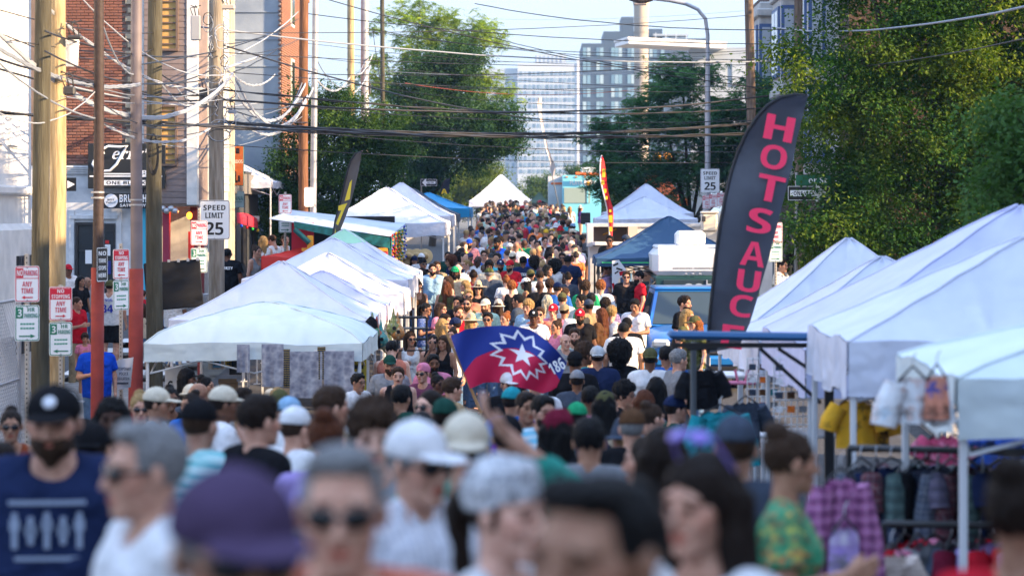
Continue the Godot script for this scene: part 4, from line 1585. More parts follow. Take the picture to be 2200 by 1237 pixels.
	ol.light_color = Color(1, 0.55, 0.2)
	ol.light_energy = 0.25
	ol.light_size = 0.07
	ol.shadow_enabled = true
	ol.omni_range = 12.0
	ol.omni_attenuation = 2.0
	add_child(ol)
	# name board
	var b0 := at(188, 308, 54.7)
	var b1 := at(355, 405, 54.7)
	var bs := thing("bar_sign", "black bar sign with white script lettering on the brick wall", "sign", (b0 + b1) / 2)
	var k := 54.7 / F
	var board_black := Color(0.1, 0.105, 0.11)
	put("board", boxm(Vector3(167 * k, 97 * k, 0.06), 0.01), mat("board_black", board_black, 0.5), bs)
	var L := func(px: float, py: float) -> Vector3: return at(px, py, 54.7) - (b0 + b1) / 2 + Vector3(0, 0, 0.034)
	ink(bs, "erry's", 88 * k, 30 * k, L.call(285, 334), SIGN_WHITE, "Droid Serif", 0.35)
	var js := st()
	var jp := []
	for q in [[222, 331], [219, 320], [232, 314], [258, 316], [272, 313], [262, 330], [250, 352], [236, 366], [222, 368], [206, 364], [198, 352], [202, 344]]: jp.append(L.call(q[0], q[1]))
	tube(js, jp, 3.2 * k, 5)
	put("lettering", done(js), mat("sign_ink_%s" % SIGN_WHITE.to_html(), SIGN_WHITE, 0.5), bs)
	for q in [[221, 372, 296, 375], [192, 377, 296, 380], [302, 377, 348, 380], [220, 387, 312, 398]]: patch(bs, (q[2] - q[0]) * k, (q[3] - q[1]) * k, L.call((q[0] + q[2]) / 2.0, (q[1] + q[3]) / 2.0), SIGN_WHITE, "band")
	ink(bs, "BAR", 34 * k, 11 * k, L.call(322, 371), SIGN_WHITE)
	ink(bs, "ONE BLOCK", 84 * k, 7.5 * k, L.call(270, 392.5) + Vector3(0, 0, 0.003), Color(0.06, 0.06, 0.06))
	var a0 := at(152, 396, 54.6)
	var ar := thing("arrow_sign", "small black sign with white arrowhead left of the bar sign", "sign", a0)
	plate(ar, 21 * k, 29 * k, Vector3.ZERO, Color(0.05, 0.05, 0.055), Color(0.05, 0.05, 0.055), 0.01)
	var tri := st()
	prism(tri, PackedVector2Array([Vector2(-0.1, -0.1), Vector2(-0.1, 0.1), Vector2(0.09, 0)]), 0.004)
	put("arrow", done(tri), mat("sign_ink_%s" % SIGN_WHITE.to_html(), SIGN_WHITE), ar, xf(Vector3(0, 0, 0.006)))
	var c0 := at(268, 431, 54.6)
	var br := thing("brunch_sign", "black brunch board with round white badge over the storefront door", "sign", c0)
	put("board", boxm(Vector3(96 * k, 33 * k, 0.05), 0.008), mat("board_black", board_black, 0.5), br)
	var disc := CylinderMesh.new()
	disc.top_radius = 14.5 * k
	disc.bottom_radius = 14.5 * k
	disc.height = 0.01
	put("badge", disc, mat("sign_ink_%s" % SIGN_WHITE.to_html(), SIGN_WHITE), br, xf(Vector3(-30 * k, 0, 0.03), Vector3(PI / 2, 0, 0)))
	ink(br, "BEST", 15 * k, 4 * k, Vector3(-30 * k, 2 * k, 0.037), INK)
	ink(br, "PHILLY", 20 * k, 4 * k, Vector3(-30 * k, -4 * k, 0.037), INK)
	ink(br, "BRUNCH", 58 * k, 17 * k, Vector3(17 * k, 5 * k, 0.027), SIGN_WHITE)
	ink(br, "SATURDAY", 56 * k, 6 * k, Vector3(17 * k, -10 * k, 0.027), SIGN_WHITE)

func build_row() -> void:
	# house with cream cornice behind the tall pole
	var cream := worn(mat("cream", lin(0.62, 0.55, 0.42), 0.8), ntex("stucco_tone", 0.01), ntex("grit", 0.2, 3), 0.3, 0.6, true)
	var X := -8.75
	var t := thing("narrow_house", "narrow white sided house with cream corner pilaster beside the corner bar", "building", Vector3(X, gy(59), 0))
	put("wall", boxm(Vector3(6, 13, 4.0)), worn(mat("pale_siding", lin(0.6, 0.6, 0.57), 0.7), ntex("stucco_tone", 0.01), ntex("grit", 0.2, 3), 0.2, 0.6, true), t, xf(Vector3(-3.0, 6.0, -58.6)))
	for k in 3: put("pilaster", boxm(Vector3(0.16 - k * 0.04, 12.5, 0.09)), cream, t, xf(Vector3(0.05, 6.0, -60.55 + k * 0.12)))
	for k in 40: put("siding_board", boxm(Vector3(0.03, 0.2, 3.4)), mat("pale_siding", Color.WHITE), t, xf(Vector3(0.012, 3.2 + k * 0.21, -58.5), Vector3(0, 0, 0.08)))
	for k in 3:
		var w := put("window", boxm(Vector3(0.1, 1.7, 1.0)), mat("white_trim", Color.WHITE), t, xf(Vector3(0.06, 4.0 + k * 3.0, -58.2)))
		put("pane", boxm(Vector3(0.02, 1.5, 0.8)), mat("dark_glass", Color.BLACK), w, xf(Vector3(0.05, 0, 0)))
	# two-storey house with grey-blue side wall and sunlit brick front
	var d := 71.0
	var blue := worn(mat("bluegrey_render", lin(0.36, 0.41, 0.45), 0.9), ntex("render_tone", 0.006, 5, 256, FastNoiseLite.TYPE_SIMPLEX_SMOOTH, Color(0.78, 0.8, 0.84), Color.WHITE), ntex("grit", 0.2, 3), 0.4, 0.35, true)
	var h := thing("rendered_house", "tall house with grey-blue rendered side wall and sunlit brick front", "building", Vector3(-8.6, gy(d), -d))
	put("side_wall", boxm(Vector3(9.0, 9.4, 0.3)), blue, h, xf(Vector3(-4.5, 4.7, -0.1)))
	put("core", boxm(Vector3(8.9, 10.5, 8.0)), worn(mat("mortar", Color.WHITE), null, null, 0, 0.5), h, xf(Vector3(-4.5, 5.2, -4.3)))
	for k in 3: put("band", boxm(Vector3(8.9, 0.03, 0.05)), blue, h, xf(Vector3(-4.5, 7.0 + k * 0.9, 0.06)))
	var bm := []
	for k in 4: bm.append(worn(mat("front_brick%d" % k, v3([Vector3(0.34, 0.165, 0.105), Vector3(0.28, 0.13, 0.085), Vector3(0.38, 0.2, 0.13), Vector3(0.3, 0.14, 0.09)][k]), 0.9), ntex("stucco_tone", 0.01), null, 0, 1.0))
	var where := []
	for r in 118:
		for c in 9: where.append(xf(Vector3(0.012, 1.0 + r * 0.08, -0.12 - c * 0.65 - (0.3 if r % 2 else 0.0)), Vector3.ZERO))
	pieces(h, "brick", [boxm(Vector3(0.1, 0.062, 0.6), 0.008)], bm, where)
	for k in 3:
		var w := put("window", boxm(Vector3(0.14, 1.7, 0.9)), mat("white_trim", Color.WHITE), h, xf(Vector3(0.03, 3.8 + k * 2.8, -3.0)))
		put("pane", boxm(Vector3(0.02, 1.5, 0.7)), mat("dark_glass", Color.BLACK), w, xf(Vector3(0.07, 0, 0)))
	for k in 16: put("cornice_brick", boxm(Vector3(0.24, 0.12, 0.3), 0.01), bm[k % 4], h, xf(Vector3(0.05, 9.9, -0.3 - k * 0.48)))
	# low shop between them
	var s := thing("low_shop", "low dark shopfront under the red awning", "building", Vector3(-9.0, gy(65), -65))
	put("wall", boxm(Vector3(5, 3.6, 7.0)), worn(mat("shop_dark", lin(0.05, 0.055, 0.06), 0.8), ntex("stucco_tone", 0.01), null, 0, 0.6), s, xf(Vector3(-2.5, 1.8, 0)))
	put("fascia", boxm(Vector3(0.12, 0.6, 6.9)), mat("shop_fascia", lin(0.16, 0.15, 0.14), 0.7), s, xf(Vector3(0.05, 3.2, 0)))
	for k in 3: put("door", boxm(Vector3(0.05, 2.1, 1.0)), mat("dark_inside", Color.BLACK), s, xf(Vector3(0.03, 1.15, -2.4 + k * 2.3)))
	# red awning with white roller
	var aw := thing("awning", "red sloping awning with white roller and bulbs over the low shop", "awning", Vector3.ZERO)
	var a := [at(425, 408, 61.0), at(512, 446, 68.0), at(553, 470, 67.0), at(452, 440, 60.0)]
	var q := st()
	quad(q, a[0], a[1], a[2], a[3])
	quad(q, a[3], a[2], a[2] + Vector3.DOWN * 0.3, a[3] + Vector3.DOWN * 0.3)
	put("cloth", done(q), mat("awning_red", lin(0.5, 0.02, 0.045), 0.8), aw)
	put("roller", tubem([a[2] + Vector3(-0.5, 0.02, 0.05), a[2] + Vector3(0.05, 0.0, 0.05)], 0.09, 8), mat("white_trim", Color.WHITE), aw)
	for k in 9:
		var sp := SphereMesh.new()
		sp.radius = 0.05
		sp.height = 0.1
		put("bulb", sp, mat("bulb%d" % (k % 4), [Color(0.9, 0.7, 0.1), Color(0.1, 0.3, 0.8), Color(0.8, 0.1, 0.1), Color(0.1, 0.6, 0.2)][k % 4], 0.2), aw, xf(a[3].lerp(a[2], k / 8.0) + Vector3.DOWN * 0.36))
	var sg := thing("hanging_sign", "orange hanging shop sign with a dark house drawing beside the tall pole", "sign", at(501, 356, 62))
	var kk := 62.0 / F
	put("board", boxm(Vector3(42 * kk, 84 * kk, 0.04)), worn(mat("sign_orange", lin(0.5, 0.12, 0.02), 0.6), ntex("stucco_tone", 0.01), null, 0, 2.0), sg)
	put("border", boxm(Vector3(44 * kk, 86 * kk, 0.03)), mat("sign_edge", lin(0.05, 0.25, 0.22), 0.6), sg, xf(Vector3(0, 0, -0.012)))
	ink(sg, "SEGUNDOS", 39 * kk, 8 * kk, Vector3(0, 9 * kk, 0.022), Color(0.85, 0.82, 0.75))
	for b in [[0, -24, 12, 24], [-12, 32, 6, 12], [9, 32, 8, 12], [-2, -34, 22, 5], [12, -28, 5, 14]]: patch(sg, b[2] * kk, b[3] * kk, Vector3(b[0] * kk, b[1] * kk, 0.021), Color(0.1, 0.05, 0.04))
	var nv := thing("shop_sign", "pale blue shop board reading NIRVANA below the orange sign", "sign", at(502, 428, 63))
	plate(nv, 44 * kk, 36 * kk, Vector3.ZERO, Color(0.55, 0.66, 0.7), Color(0.4, 0.5, 0.55), 0.02)
	ink(nv, "NIRVANA", 40 * kk, 9 * kk, Vector3(0, 2 * kk, 0.006), Color(0.2, 0.42, 0.45))
	patch(nv, 34 * kk, 1.5 * kk, Vector3(0, -6 * kk, 0.005), Color(0.25, 0.42, 0.45))
	# steel crowd barrier by the awning
	var bt := thing("steel_barrier", "grey steel barrier with hanging paper flags outside the bar", "barrier", gp(-8.0, 48.0))
	var steel := mat("galvanised", Color.GRAY)
	for y in [0.25, 1.05]: put("rail", tubem([Vector3(-0.9, y, 0), Vector3(1.6, y, 0)], 0.022, 6), steel, bt)
	for k in 14: put("upright", tubem([Vector3(-0.85 + k * 0.18, 0.25, 0), Vector3(-0.85 + k * 0.18, 1.05, 0)], 0.009, 5), steel, bt)
	for k in 5: put("paper_flag", boxm(Vector3(0.3, 0.3, 0.004)), cloth_mat(["green", "purple", "red", "pink", "blue"][k]), bt, xf(Vector3(-0.75 + k * 0.3, 0.72 - 0.15 * (k % 2), 0.06), Vector3(0.1, 0.2, 0.3 * (k - 2))))

func build_right() -> void:
	# terraces on the right-hand side: only a bay window shows past the trees
	var brick := worn(mat("terrace_brick", lin(0.1, 0.06, 0.045), 0.9), ntex("stucco_tone", 0.01), ntex("grit", 0.2, 3), 0.6, 0.5, true)
	var t := thing("terrace_house", "brick terrace house with blue framed bay window behind the trees", "building", Vector3(8.7, gy(66), 0))
	put("wall", boxm(Vector3(9, 11.0, 30.0)), brick, t, xf(Vector3(4.5, 5.2, -75.0)))
	var trim := worn(mat("grey_trim", lin(0.5, 0.49, 0.46), 0.7), ntex("stucco_tone", 0.01), null, 0, 1.0)
	for b in 3:
		var z := -64.0 - b * 7.0
		put("bay", boxm(Vector3(1.0, 6.5, 2.6), 0.05), trim, t, xf(Vector3(-0.3, 6.6, z)))
		for k in 2:
			var w := put("window", boxm(Vector3(0.9, 2.3, 0.1)), mat("blue_frame", lin(0.05, 0.1, 0.24), 0.5), t, xf(Vector3(-0.35, 4.9 + k * 3.0, z + 1.3)))
			for j in 2: put("pane", boxm(Vector3(0.3, 2.05, 0.03)), mat("pale_glass", lin(0.4, 0.45, 0.5), 0.1), w, xf(Vector3(-0.2 + j * 0.4, 0, 0.05)))
			var w2 := put("window", boxm(Vector3(0.1, 2.3, 1.9)), mat("blue_frame", lin(0.05, 0.1, 0.24), 0.5), t, xf(Vector3(-0.82, 4.9 + k * 3.0, z)))
			for j in 2: put("pane", boxm(Vector3(0.03, 2.05, 0.75)), mat("pale_glass", Color.WHITE), w2, xf(Vector3(-0.05, 0, -0.46 + j * 0.92)))
		for k in 2: put("cornice", boxm(Vector3(1.2, 0.3, 2.9), 0.05), trim, t, xf(Vector3(-0.3, 6.25 + k * 3.2, z)))
	put("downpipe", tubem([Vector3(-0.1, 0, -61.5), Vector3(-0.1, 10, -61.5)], 0.07, 8), trim, t)
	var pale := worn(mat("row_render", lin(0.52, 0.48, 0.43), 0.9), ntex("stucco_tone", 0.01), ntex("grit", 0.2, 3), 0.5, 0.5, true)
	# the row nearer the camera stands outside the picture and shades the street
	for k in 5:
		var d := -28.6 + k * 11.2
		var h := thing("row_house", "rendered row house number %s along the near side of the street, outside the picture" % ["one", "two", "three", "four", "five"][k], "building", Vector3(10.2, gy(d + 5), -d - 5.5))
		put("wall", boxm(Vector3(9, 10.0 + 0.4 * (k % 2), 11.0)), pale, h, xf(Vector3(4.5, 5.0, 0)))
		put("cornice", boxm(Vector3(0.4, 0.5, 10.9)), trim, h, xf(Vector3(-0.1, 9.9, 0)))

func build_skyline() -> void:
	# white gridded tower block, about a kilometre off
	var d := 900.0
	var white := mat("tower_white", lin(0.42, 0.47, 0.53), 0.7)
	var o := at(1148, 450, d)
	var t := thing("tower_block", "white tower block with a close grid of windows at the end of the street", "building", Vector3(o.x, gy(d), -d))
	var P := func(px: float, py: float) -> Vector3: return at(px, py, d) - t.position
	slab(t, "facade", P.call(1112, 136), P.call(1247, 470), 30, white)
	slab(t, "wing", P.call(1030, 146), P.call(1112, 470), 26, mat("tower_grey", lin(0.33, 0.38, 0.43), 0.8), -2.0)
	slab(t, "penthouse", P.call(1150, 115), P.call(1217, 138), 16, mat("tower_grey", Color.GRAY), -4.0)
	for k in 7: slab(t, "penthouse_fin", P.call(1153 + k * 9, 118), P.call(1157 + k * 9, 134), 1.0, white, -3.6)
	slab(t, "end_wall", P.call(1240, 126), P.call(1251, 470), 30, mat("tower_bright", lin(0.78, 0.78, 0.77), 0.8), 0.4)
	var where := []
	for r in 16:
		for c in 13: where.append(xf(P.call(1119 + c * 9.5, 158 + r * 14.0) + Vector3(0, 0, 0.02)))
	for r in 14:
		for c in 6: where.append(xf(P.call(1040 + c * 12.5, 174 + r * 15.0) + Vector3(0, 0, -1.98)))
	var wm := []
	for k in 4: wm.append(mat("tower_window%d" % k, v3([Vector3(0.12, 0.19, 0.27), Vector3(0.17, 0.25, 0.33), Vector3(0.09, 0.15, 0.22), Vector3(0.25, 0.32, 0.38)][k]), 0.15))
	pieces(t, "window", [boxm(Vector3(1.25, 1.75, 0.3))], wm, where)
	# dark stepped tower nearer by
	d = 520.0
	o = at(1375, 450, d)
	var u := thing("office_tower", "dark blue-grey stepped tower with wide glass bands behind the chimney", "building", Vector3(o.x, gy(d), -d))
	var Q := func(px: float, py: float) -> Vector3: return at(px, py, d) - u.position
	var slate := mat("tower_slate", lin(0.03, 0.055, 0.095), 0.6)
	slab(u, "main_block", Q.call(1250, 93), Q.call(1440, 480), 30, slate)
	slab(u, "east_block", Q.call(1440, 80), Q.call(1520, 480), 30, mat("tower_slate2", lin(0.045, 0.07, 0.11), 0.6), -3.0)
	slab(u, "upper_step", Q.call(1298, 65), Q.call(1400, 93), 20, slate, -3.0)
	slab(u, "lift_house", Q.call(1337, 32), Q.call(1364, 66), 12, slate, -5.0)
	slab(u, "plant_house", Q.call(1396, 58), Q.call(1426, 84), 12, slate, -5.0)
	for k in 4: slab(u, "mast", Q.call(1408 + k * 22, 70), Q.call(1410 + k * 22, 94), 0.3, white, 0.5)
	slab(u, "roof_screen", Q.call(1404, 72), Q.call(1480, 76), 6, mat("tower_grey", Color.GRAY), -1.0)
	var gl := []
	for k in 4: gl.append(mat("tower_glass%d" % k, v3([Vector3(0.16, 0.28, 0.36), Vector3(0.22, 0.34, 0.41), Vector3(0.11, 0.2, 0.28), Vector3(0.32, 0.43, 0.48)][k]), 0.2))
	where = []
	for r in 11:
		for c in [1256, 1265, 1285, 1293, 1317, 1325, 1333, 1352, 1360, 1372, 1390, 1399, 1408, 1424]: where.append(xf(Q.call(c, 112 + r * 29.0) + Vector3(0, 0, 0.02)))
	pieces(u, "window", [boxm(Vector3(0.8, 2.2, 0.3))], gl, where)
	# pale chimney column and white roof canopy in the middle distance
	d = 150.0
	var c := thing("chimney", "tall pale concrete chimney column rising behind the trees", "chimney", at(1378, 450, d))
	var conc := worn(mat("chimney_concrete", lin(0.5, 0.44, 0.36), 0.9), ntex("render_tone", 0.006), ntex("grit", 0.2, 3), 2.0, 0.3)
	put("column", tubem([Vector3(0, -5, 0), Vector3(0, 12.5, 0), Vector3(0, 14.2, 0), Vector3(0, 15.4, 0)], [0.52, 0.5, 0.52, 0.78], 20), conc, c)
	for k in 3: put("collar", tubem([Vector3(0, 6.0 + k * 3.2, 0), Vector3(0, 6.08 + k * 3.2, 0)], 0.53, 20), conc, c)
	d = 135.0
	var r := thing("roof_canopy", "white flat roof canopy of a modern house above the trees", "house", at(1430, 98, d))
	put("roof_slab", boxm(Vector3(6.4, 0.3, 3.0), 0.03), mat("roof_white", lin(0.75, 0.75, 0.75), 0.5), r, xf(Vector3(0.3, 0, 0), Vector3(0, 0.25, -0.03)))
	put("roof_edge", boxm(Vector3(6.5, 0.12, 3.1)), mat("roof_white", Color.WHITE), r, xf(Vector3(0.3, 0.22, 0), Vector3(0, 0.25, -0.03)))
	put("wall", boxm(Vector3(4.0, 9.0, 2.0)), mat("tower_grey", Color.GRAY), r, xf(Vector3(3.6, -4.6, -1.0)))
	for k in 3: put("window", boxm(Vector3(0.8, 1.4, 0.1)), mat("pale_glass", Color.WHITE), r, xf(Vector3(2.2 + k * 1.2, -1.8, 0.05)))

func build_trees() -> void:
	tree("dense dark green tree over the teal-roofed stall with one sunlit flank", gp(-6.65, 69.5), [
		[Vector3(-1.02, 3.23, 0.00), Vector3(1.46, 1.80, 1.38), 70], [Vector3(0.68, 3.42, 0.24), Vector3(1.46, 1.80, 1.38), 70], [Vector3(-0.34, 5.13, 0.00), Vector3(1.38, 1.35, 1.29), 60], [Vector3(1.44, 4.37, 0.00), Vector3(1.20, 1.53, 1.20), 50], [Vector3(-1.61, 1.90, 0.32), Vector3(0.86, 1.17, 0.86), 30], [Vector3(0.17, 1.80, 0.64), Vector3(1.89, 1.08, 1.03), 60]],
		{"leaf": 0.095, "per": 28, "clump": 0.32, "trunk": 1.8, "dark": Vector3(0.022, 0.06, 0.018), "light": Vector3(0.085, 0.15, 0.03)})
	tree("tall airy yellow-green tree rising behind the dark tree and the poles", gp(-6.6, 104), [
		[Vector3(-0.6, 7.6, 0), Vector3(2.0, 1.3, 1.8), 34], [Vector3(1.8, 8.6, 0), Vector3(2.0, 1.4, 1.8), 40], [Vector3(3.6, 7.6, 0), Vector3(1.8, 1.2, 1.5), 32], [Vector3(0.8, 10.4, 0), Vector3(2.4, 1.4, 2.0), 40], [Vector3(3.4, 9.8, 0), Vector3(1.8, 1.2, 1.5), 30], [Vector3(-0.6, 5.0, 0), Vector3(1.6, 1.6, 1.5), 30]],
		{"kind": "locust", "leaf": 0.16, "per": 14, "clump": 0.42, "trunk": 4.0, "light": Vector3(0.3, 0.4, 0.04), "dark": Vector3(0.13, 0.2, 0.03)})
	tree("broad dark tree leaning over the middle of the street", gp(-4.8, 96), [
		[Vector3(-0.63, 4.83, 0.00), Vector3(1.90, 2.00, 1.87), 87], [Vector3(1.47, 5.08, 0.00), Vector3(1.90, 1.88, 1.76), 87], [Vector3(0.21, 7.11, 0.00), Vector3(1.90, 1.62, 1.76), 81], [Vector3(2.94, 5.08, 0.00), Vector3(1.46, 1.38, 1.43), 58], [Vector3(-0.42, 2.79, 0.00), Vector3(1.12, 1.50, 1.10), 49], [Vector3(1.26, 8.38, 0.00), Vector3(1.12, 0.88, 1.10), 31]],
		{"leaf": 0.12, "per": 26, "clump": 0.38, "trunk": 2.4, "dark": Vector3(0.026, 0.07, 0.03), "light": Vector3(0.085, 0.16, 0.05)})
	tree("sunlit yellow-green tree far up the street below the dark crown", gp(-4.3, 150), [
		[Vector3(-1.6, 2.2, 0), Vector3(2.2, 1.6, 2.0), 60], [Vector3(1.2, 2.6, 0), Vector3(2.2, 1.7, 2.0), 60], [Vector3(0.0, 3.9, 0), Vector3(1.9, 1.0, 1.6), 40]], {"leaf": 0.16, "per": 22, "clump": 0.5, "light": Vector3(0.224, 0.272, 0.032), "dark": Vector3(0.096, 0.144, 0.024)})
	for q in [[0.6, 205.0, 1.0, "hazy grey-green tree below the white tower block"], [4.0, 190.0, 1.15, "hazy tree between the turquoise truck and the tower block"], [-9.0, 175.0, 1.2, "distant tree left of the sunlit yellow-green one"]]:
		tree(q[3], gp(q[0], q[1]), [[Vector3(-1.2, 2.4, 0) * q[2], Vector3(2.0, 1.8, 1.6), 50], [Vector3(1.3, 2.6, 0) * q[2], Vector3(2.0, 1.8, 1.6), 50], [Vector3(0, 3.8, 0) * q[2], Vector3(1.6, 1.2, 1.4), 36]], {"leaf": 0.17, "per": 20, "clump": 0.5})
	tree("spreading locust tree with feathery dark leaves beside the street lamp", gp(5.4, 76), [
		[Vector3(-2.4, 4.6, 0), Vector3(1.5, 1.0, 1.4), 34], [Vector3(-1.0, 5.6, 0), Vector3(1.5, 1.1, 1.5), 36], [Vector3(0.6, 5.0, 0.3), Vector3(1.6, 1.3, 1.5), 42], [Vector3(2.0, 5.6, 0), Vector3(1.6, 1.4, 1.6), 42], [Vector3(-2.7, 3.2, 0.3), Vector3(1.2, 0.7, 1.2), 24], [Vector3(-0.6, 3.6, 0.4), Vector3(1.6, 0.9, 1.3), 34], [Vector3(1.6, 3.6, 0.2), Vector3(1.7, 1.1, 1.5), 40], [Vector3(-0.3, 6.8, 0), Vector3(1.2, 0.8, 1.2), 22], [Vector3(-1.6, 2.2, 0.8), Vector3(1.4, 0.4, 0.9), 20]],
		{"kind": "locust", "leaf": 0.14, "per": 18, "clump": 0.32, "trunk": 1.5, "radius": 0.16, "dark": Vector3(0.035, 0.11, 0.05), "light": Vector3(0.1, 0.22, 0.08)})
	tree("large green and yellow tree filling the upper edge behind the white tents", gp(8.9, 48), [
		[Vector3(-2.39, 5.59, 0.67), Vector3(1.73, 1.60, 1.86), 34], [Vector3(-0.40, 6.92, 0.80), Vector3(2.13, 1.86, 2.00), 45], [Vector3(-0.27, 4.52, 1.06), Vector3(2.39, 1.46, 1.86), 45], [Vector3(2.00, 5.59, 0.67), Vector3(2.26, 2.13, 2.00), 49], [Vector3(-1.73, 8.78, 0.40), Vector3(1.60, 1.46, 1.73), 31], [Vector3(1.20, 9.04, 0.40), Vector3(2.39, 1.73, 2.00), 43], [Vector3(3.46, 7.98, 0.00), Vector3(2.13, 2.39, 2.13), 43], [Vector3(-2.00, 3.59, 1.20), Vector3(1.33, 1.06, 1.33), 22], [Vector3(1.60, 3.46, 1.06), Vector3(2.13, 1.06, 1.60), 31], [Vector3(3.72, 4.52, 0.40), Vector3(1.73, 2.13, 1.86), 31], [Vector3(-2.0, 2.4, 1.6), Vector3(1.5, 0.9, 1.2), 31], [Vector3(0.2, 2.2, 1.8), Vector3(1.8, 1.0, 1.2), 39], [Vector3(2.4, 2.3, 1.4), Vector3(1.8, 1.0, 1.4), 37], [Vector3(4.0, 5.0, 0.4), Vector3(1.8, 2.4, 1.6), 43], [Vector3(3.4, 9.0, 0), Vector3(2.0, 1.6, 1.6), 37], [Vector3(0.0, 10.4, 0), Vector3(2.2, 1.2, 1.6), 37]],
		{"leaf": 0.092, "per": 52, "clump": 0.55, "trunk": 2.9, "radius": 0.24, "lean": Vector3(0.3, 0, 0), "light": Vector3(0.15, 0.2, 0.022), "dark": Vector3(0.025, 0.085, 0.02)})
	for q in [[10.8, 30.0, "first"], [11.2, 38.0, "second"]]:
		tree("tall %s street tree standing outside the picture on the sunny side" % q[2], gp(q[0], q[1]), [[Vector3(-1.2, 9.9, 0.0), Vector3(2.0, 1.7, 2.4), 95], [Vector3(1.0, 10.1, 1.5), Vector3(2.0, 1.8, 2.2), 85], [Vector3(0.4, 10.3, -1.6), Vector3(2.0, 1.8, 2.2), 85], [Vector3(0.0, 11.9, 0.0), Vector3(2.2, 1.4, 2.4), 95]], {"leaf": 0.14, "per": 32, "clump": 0.5, "trunk": 5.5, "radius": 0.2})
	tree("darker tree filling the right frame edge behind the yellow-green one", gp(13.4, 56), [[Vector3(-2.2, 4.0, 0), Vector3(2.2, 2.4, 1.6), 60], [Vector3(0.6, 5.0, 0), Vector3(2.4, 2.4, 1.6), 60], [Vector3(-1.4, 8.0, 0), Vector3(2.6, 2.0, 1.8), 60], [Vector3(1.2, 9.2, 0), Vector3(2.4, 2.0, 1.8), 50], [Vector3(-2.6, 10.4, 0), Vector3(2.2, 1.6, 1.6), 50]], {"leaf": 0.13, "per": 26, "clump": 0.45, "trunk": 3.0, "radius": 0.22})
	tree("leafy branch of a nearer tree at the frame edge above the lavender tent", gp(6.2, 24), [
		[Vector3(-0.9, 3.3, 0), Vector3(0.5, 0.9, 0.7), 24], [Vector3(-0.6, 4.4, 0), Vector3(0.6, 0.7, 0.7), 24]], {"leaf": 0.075, "per": 30, "clump": 0.28, "trunk": 2.2, "dark": Vector3(0.048, 0.112, 0.032), "light": Vector3(0.096, 0.176, 0.048)})
	tree("small vine-covered shrub beside the awning and shop boards", gp(-7.6, 68), [
		[Vector3(-0.6, 1.7, 0), Vector3(0.7, 1.0, 0.6), 26], [Vector3(0.3, 1.2, 0), Vector3(0.6, 1.0, 0.6), 24]], {"leaf": 0.09, "per": 24, "clump": 0.26, "trunk": 0.8, "radius": 0.06})

# ---------------------------------------------------------------- poles, signs and wires
func wood(key: String, c: Vector3) -> StandardMaterial3D:
	var m := mat(key, v3(c), 0.9)
	if m.albedo_texture == null:
		worn(m, ntex("wood_tone", 0.02, 5, 256, FastNoiseLite.TYPE_SIMPLEX_SMOOTH, Color(0.62, 0.58, 0.52), Color.WHITE), ntex("wood_relief", 0.05, 4), 1.0, 1.0)
		m.uv1_scale = Vector3(2.5, 0.22, 2.5)
	return m

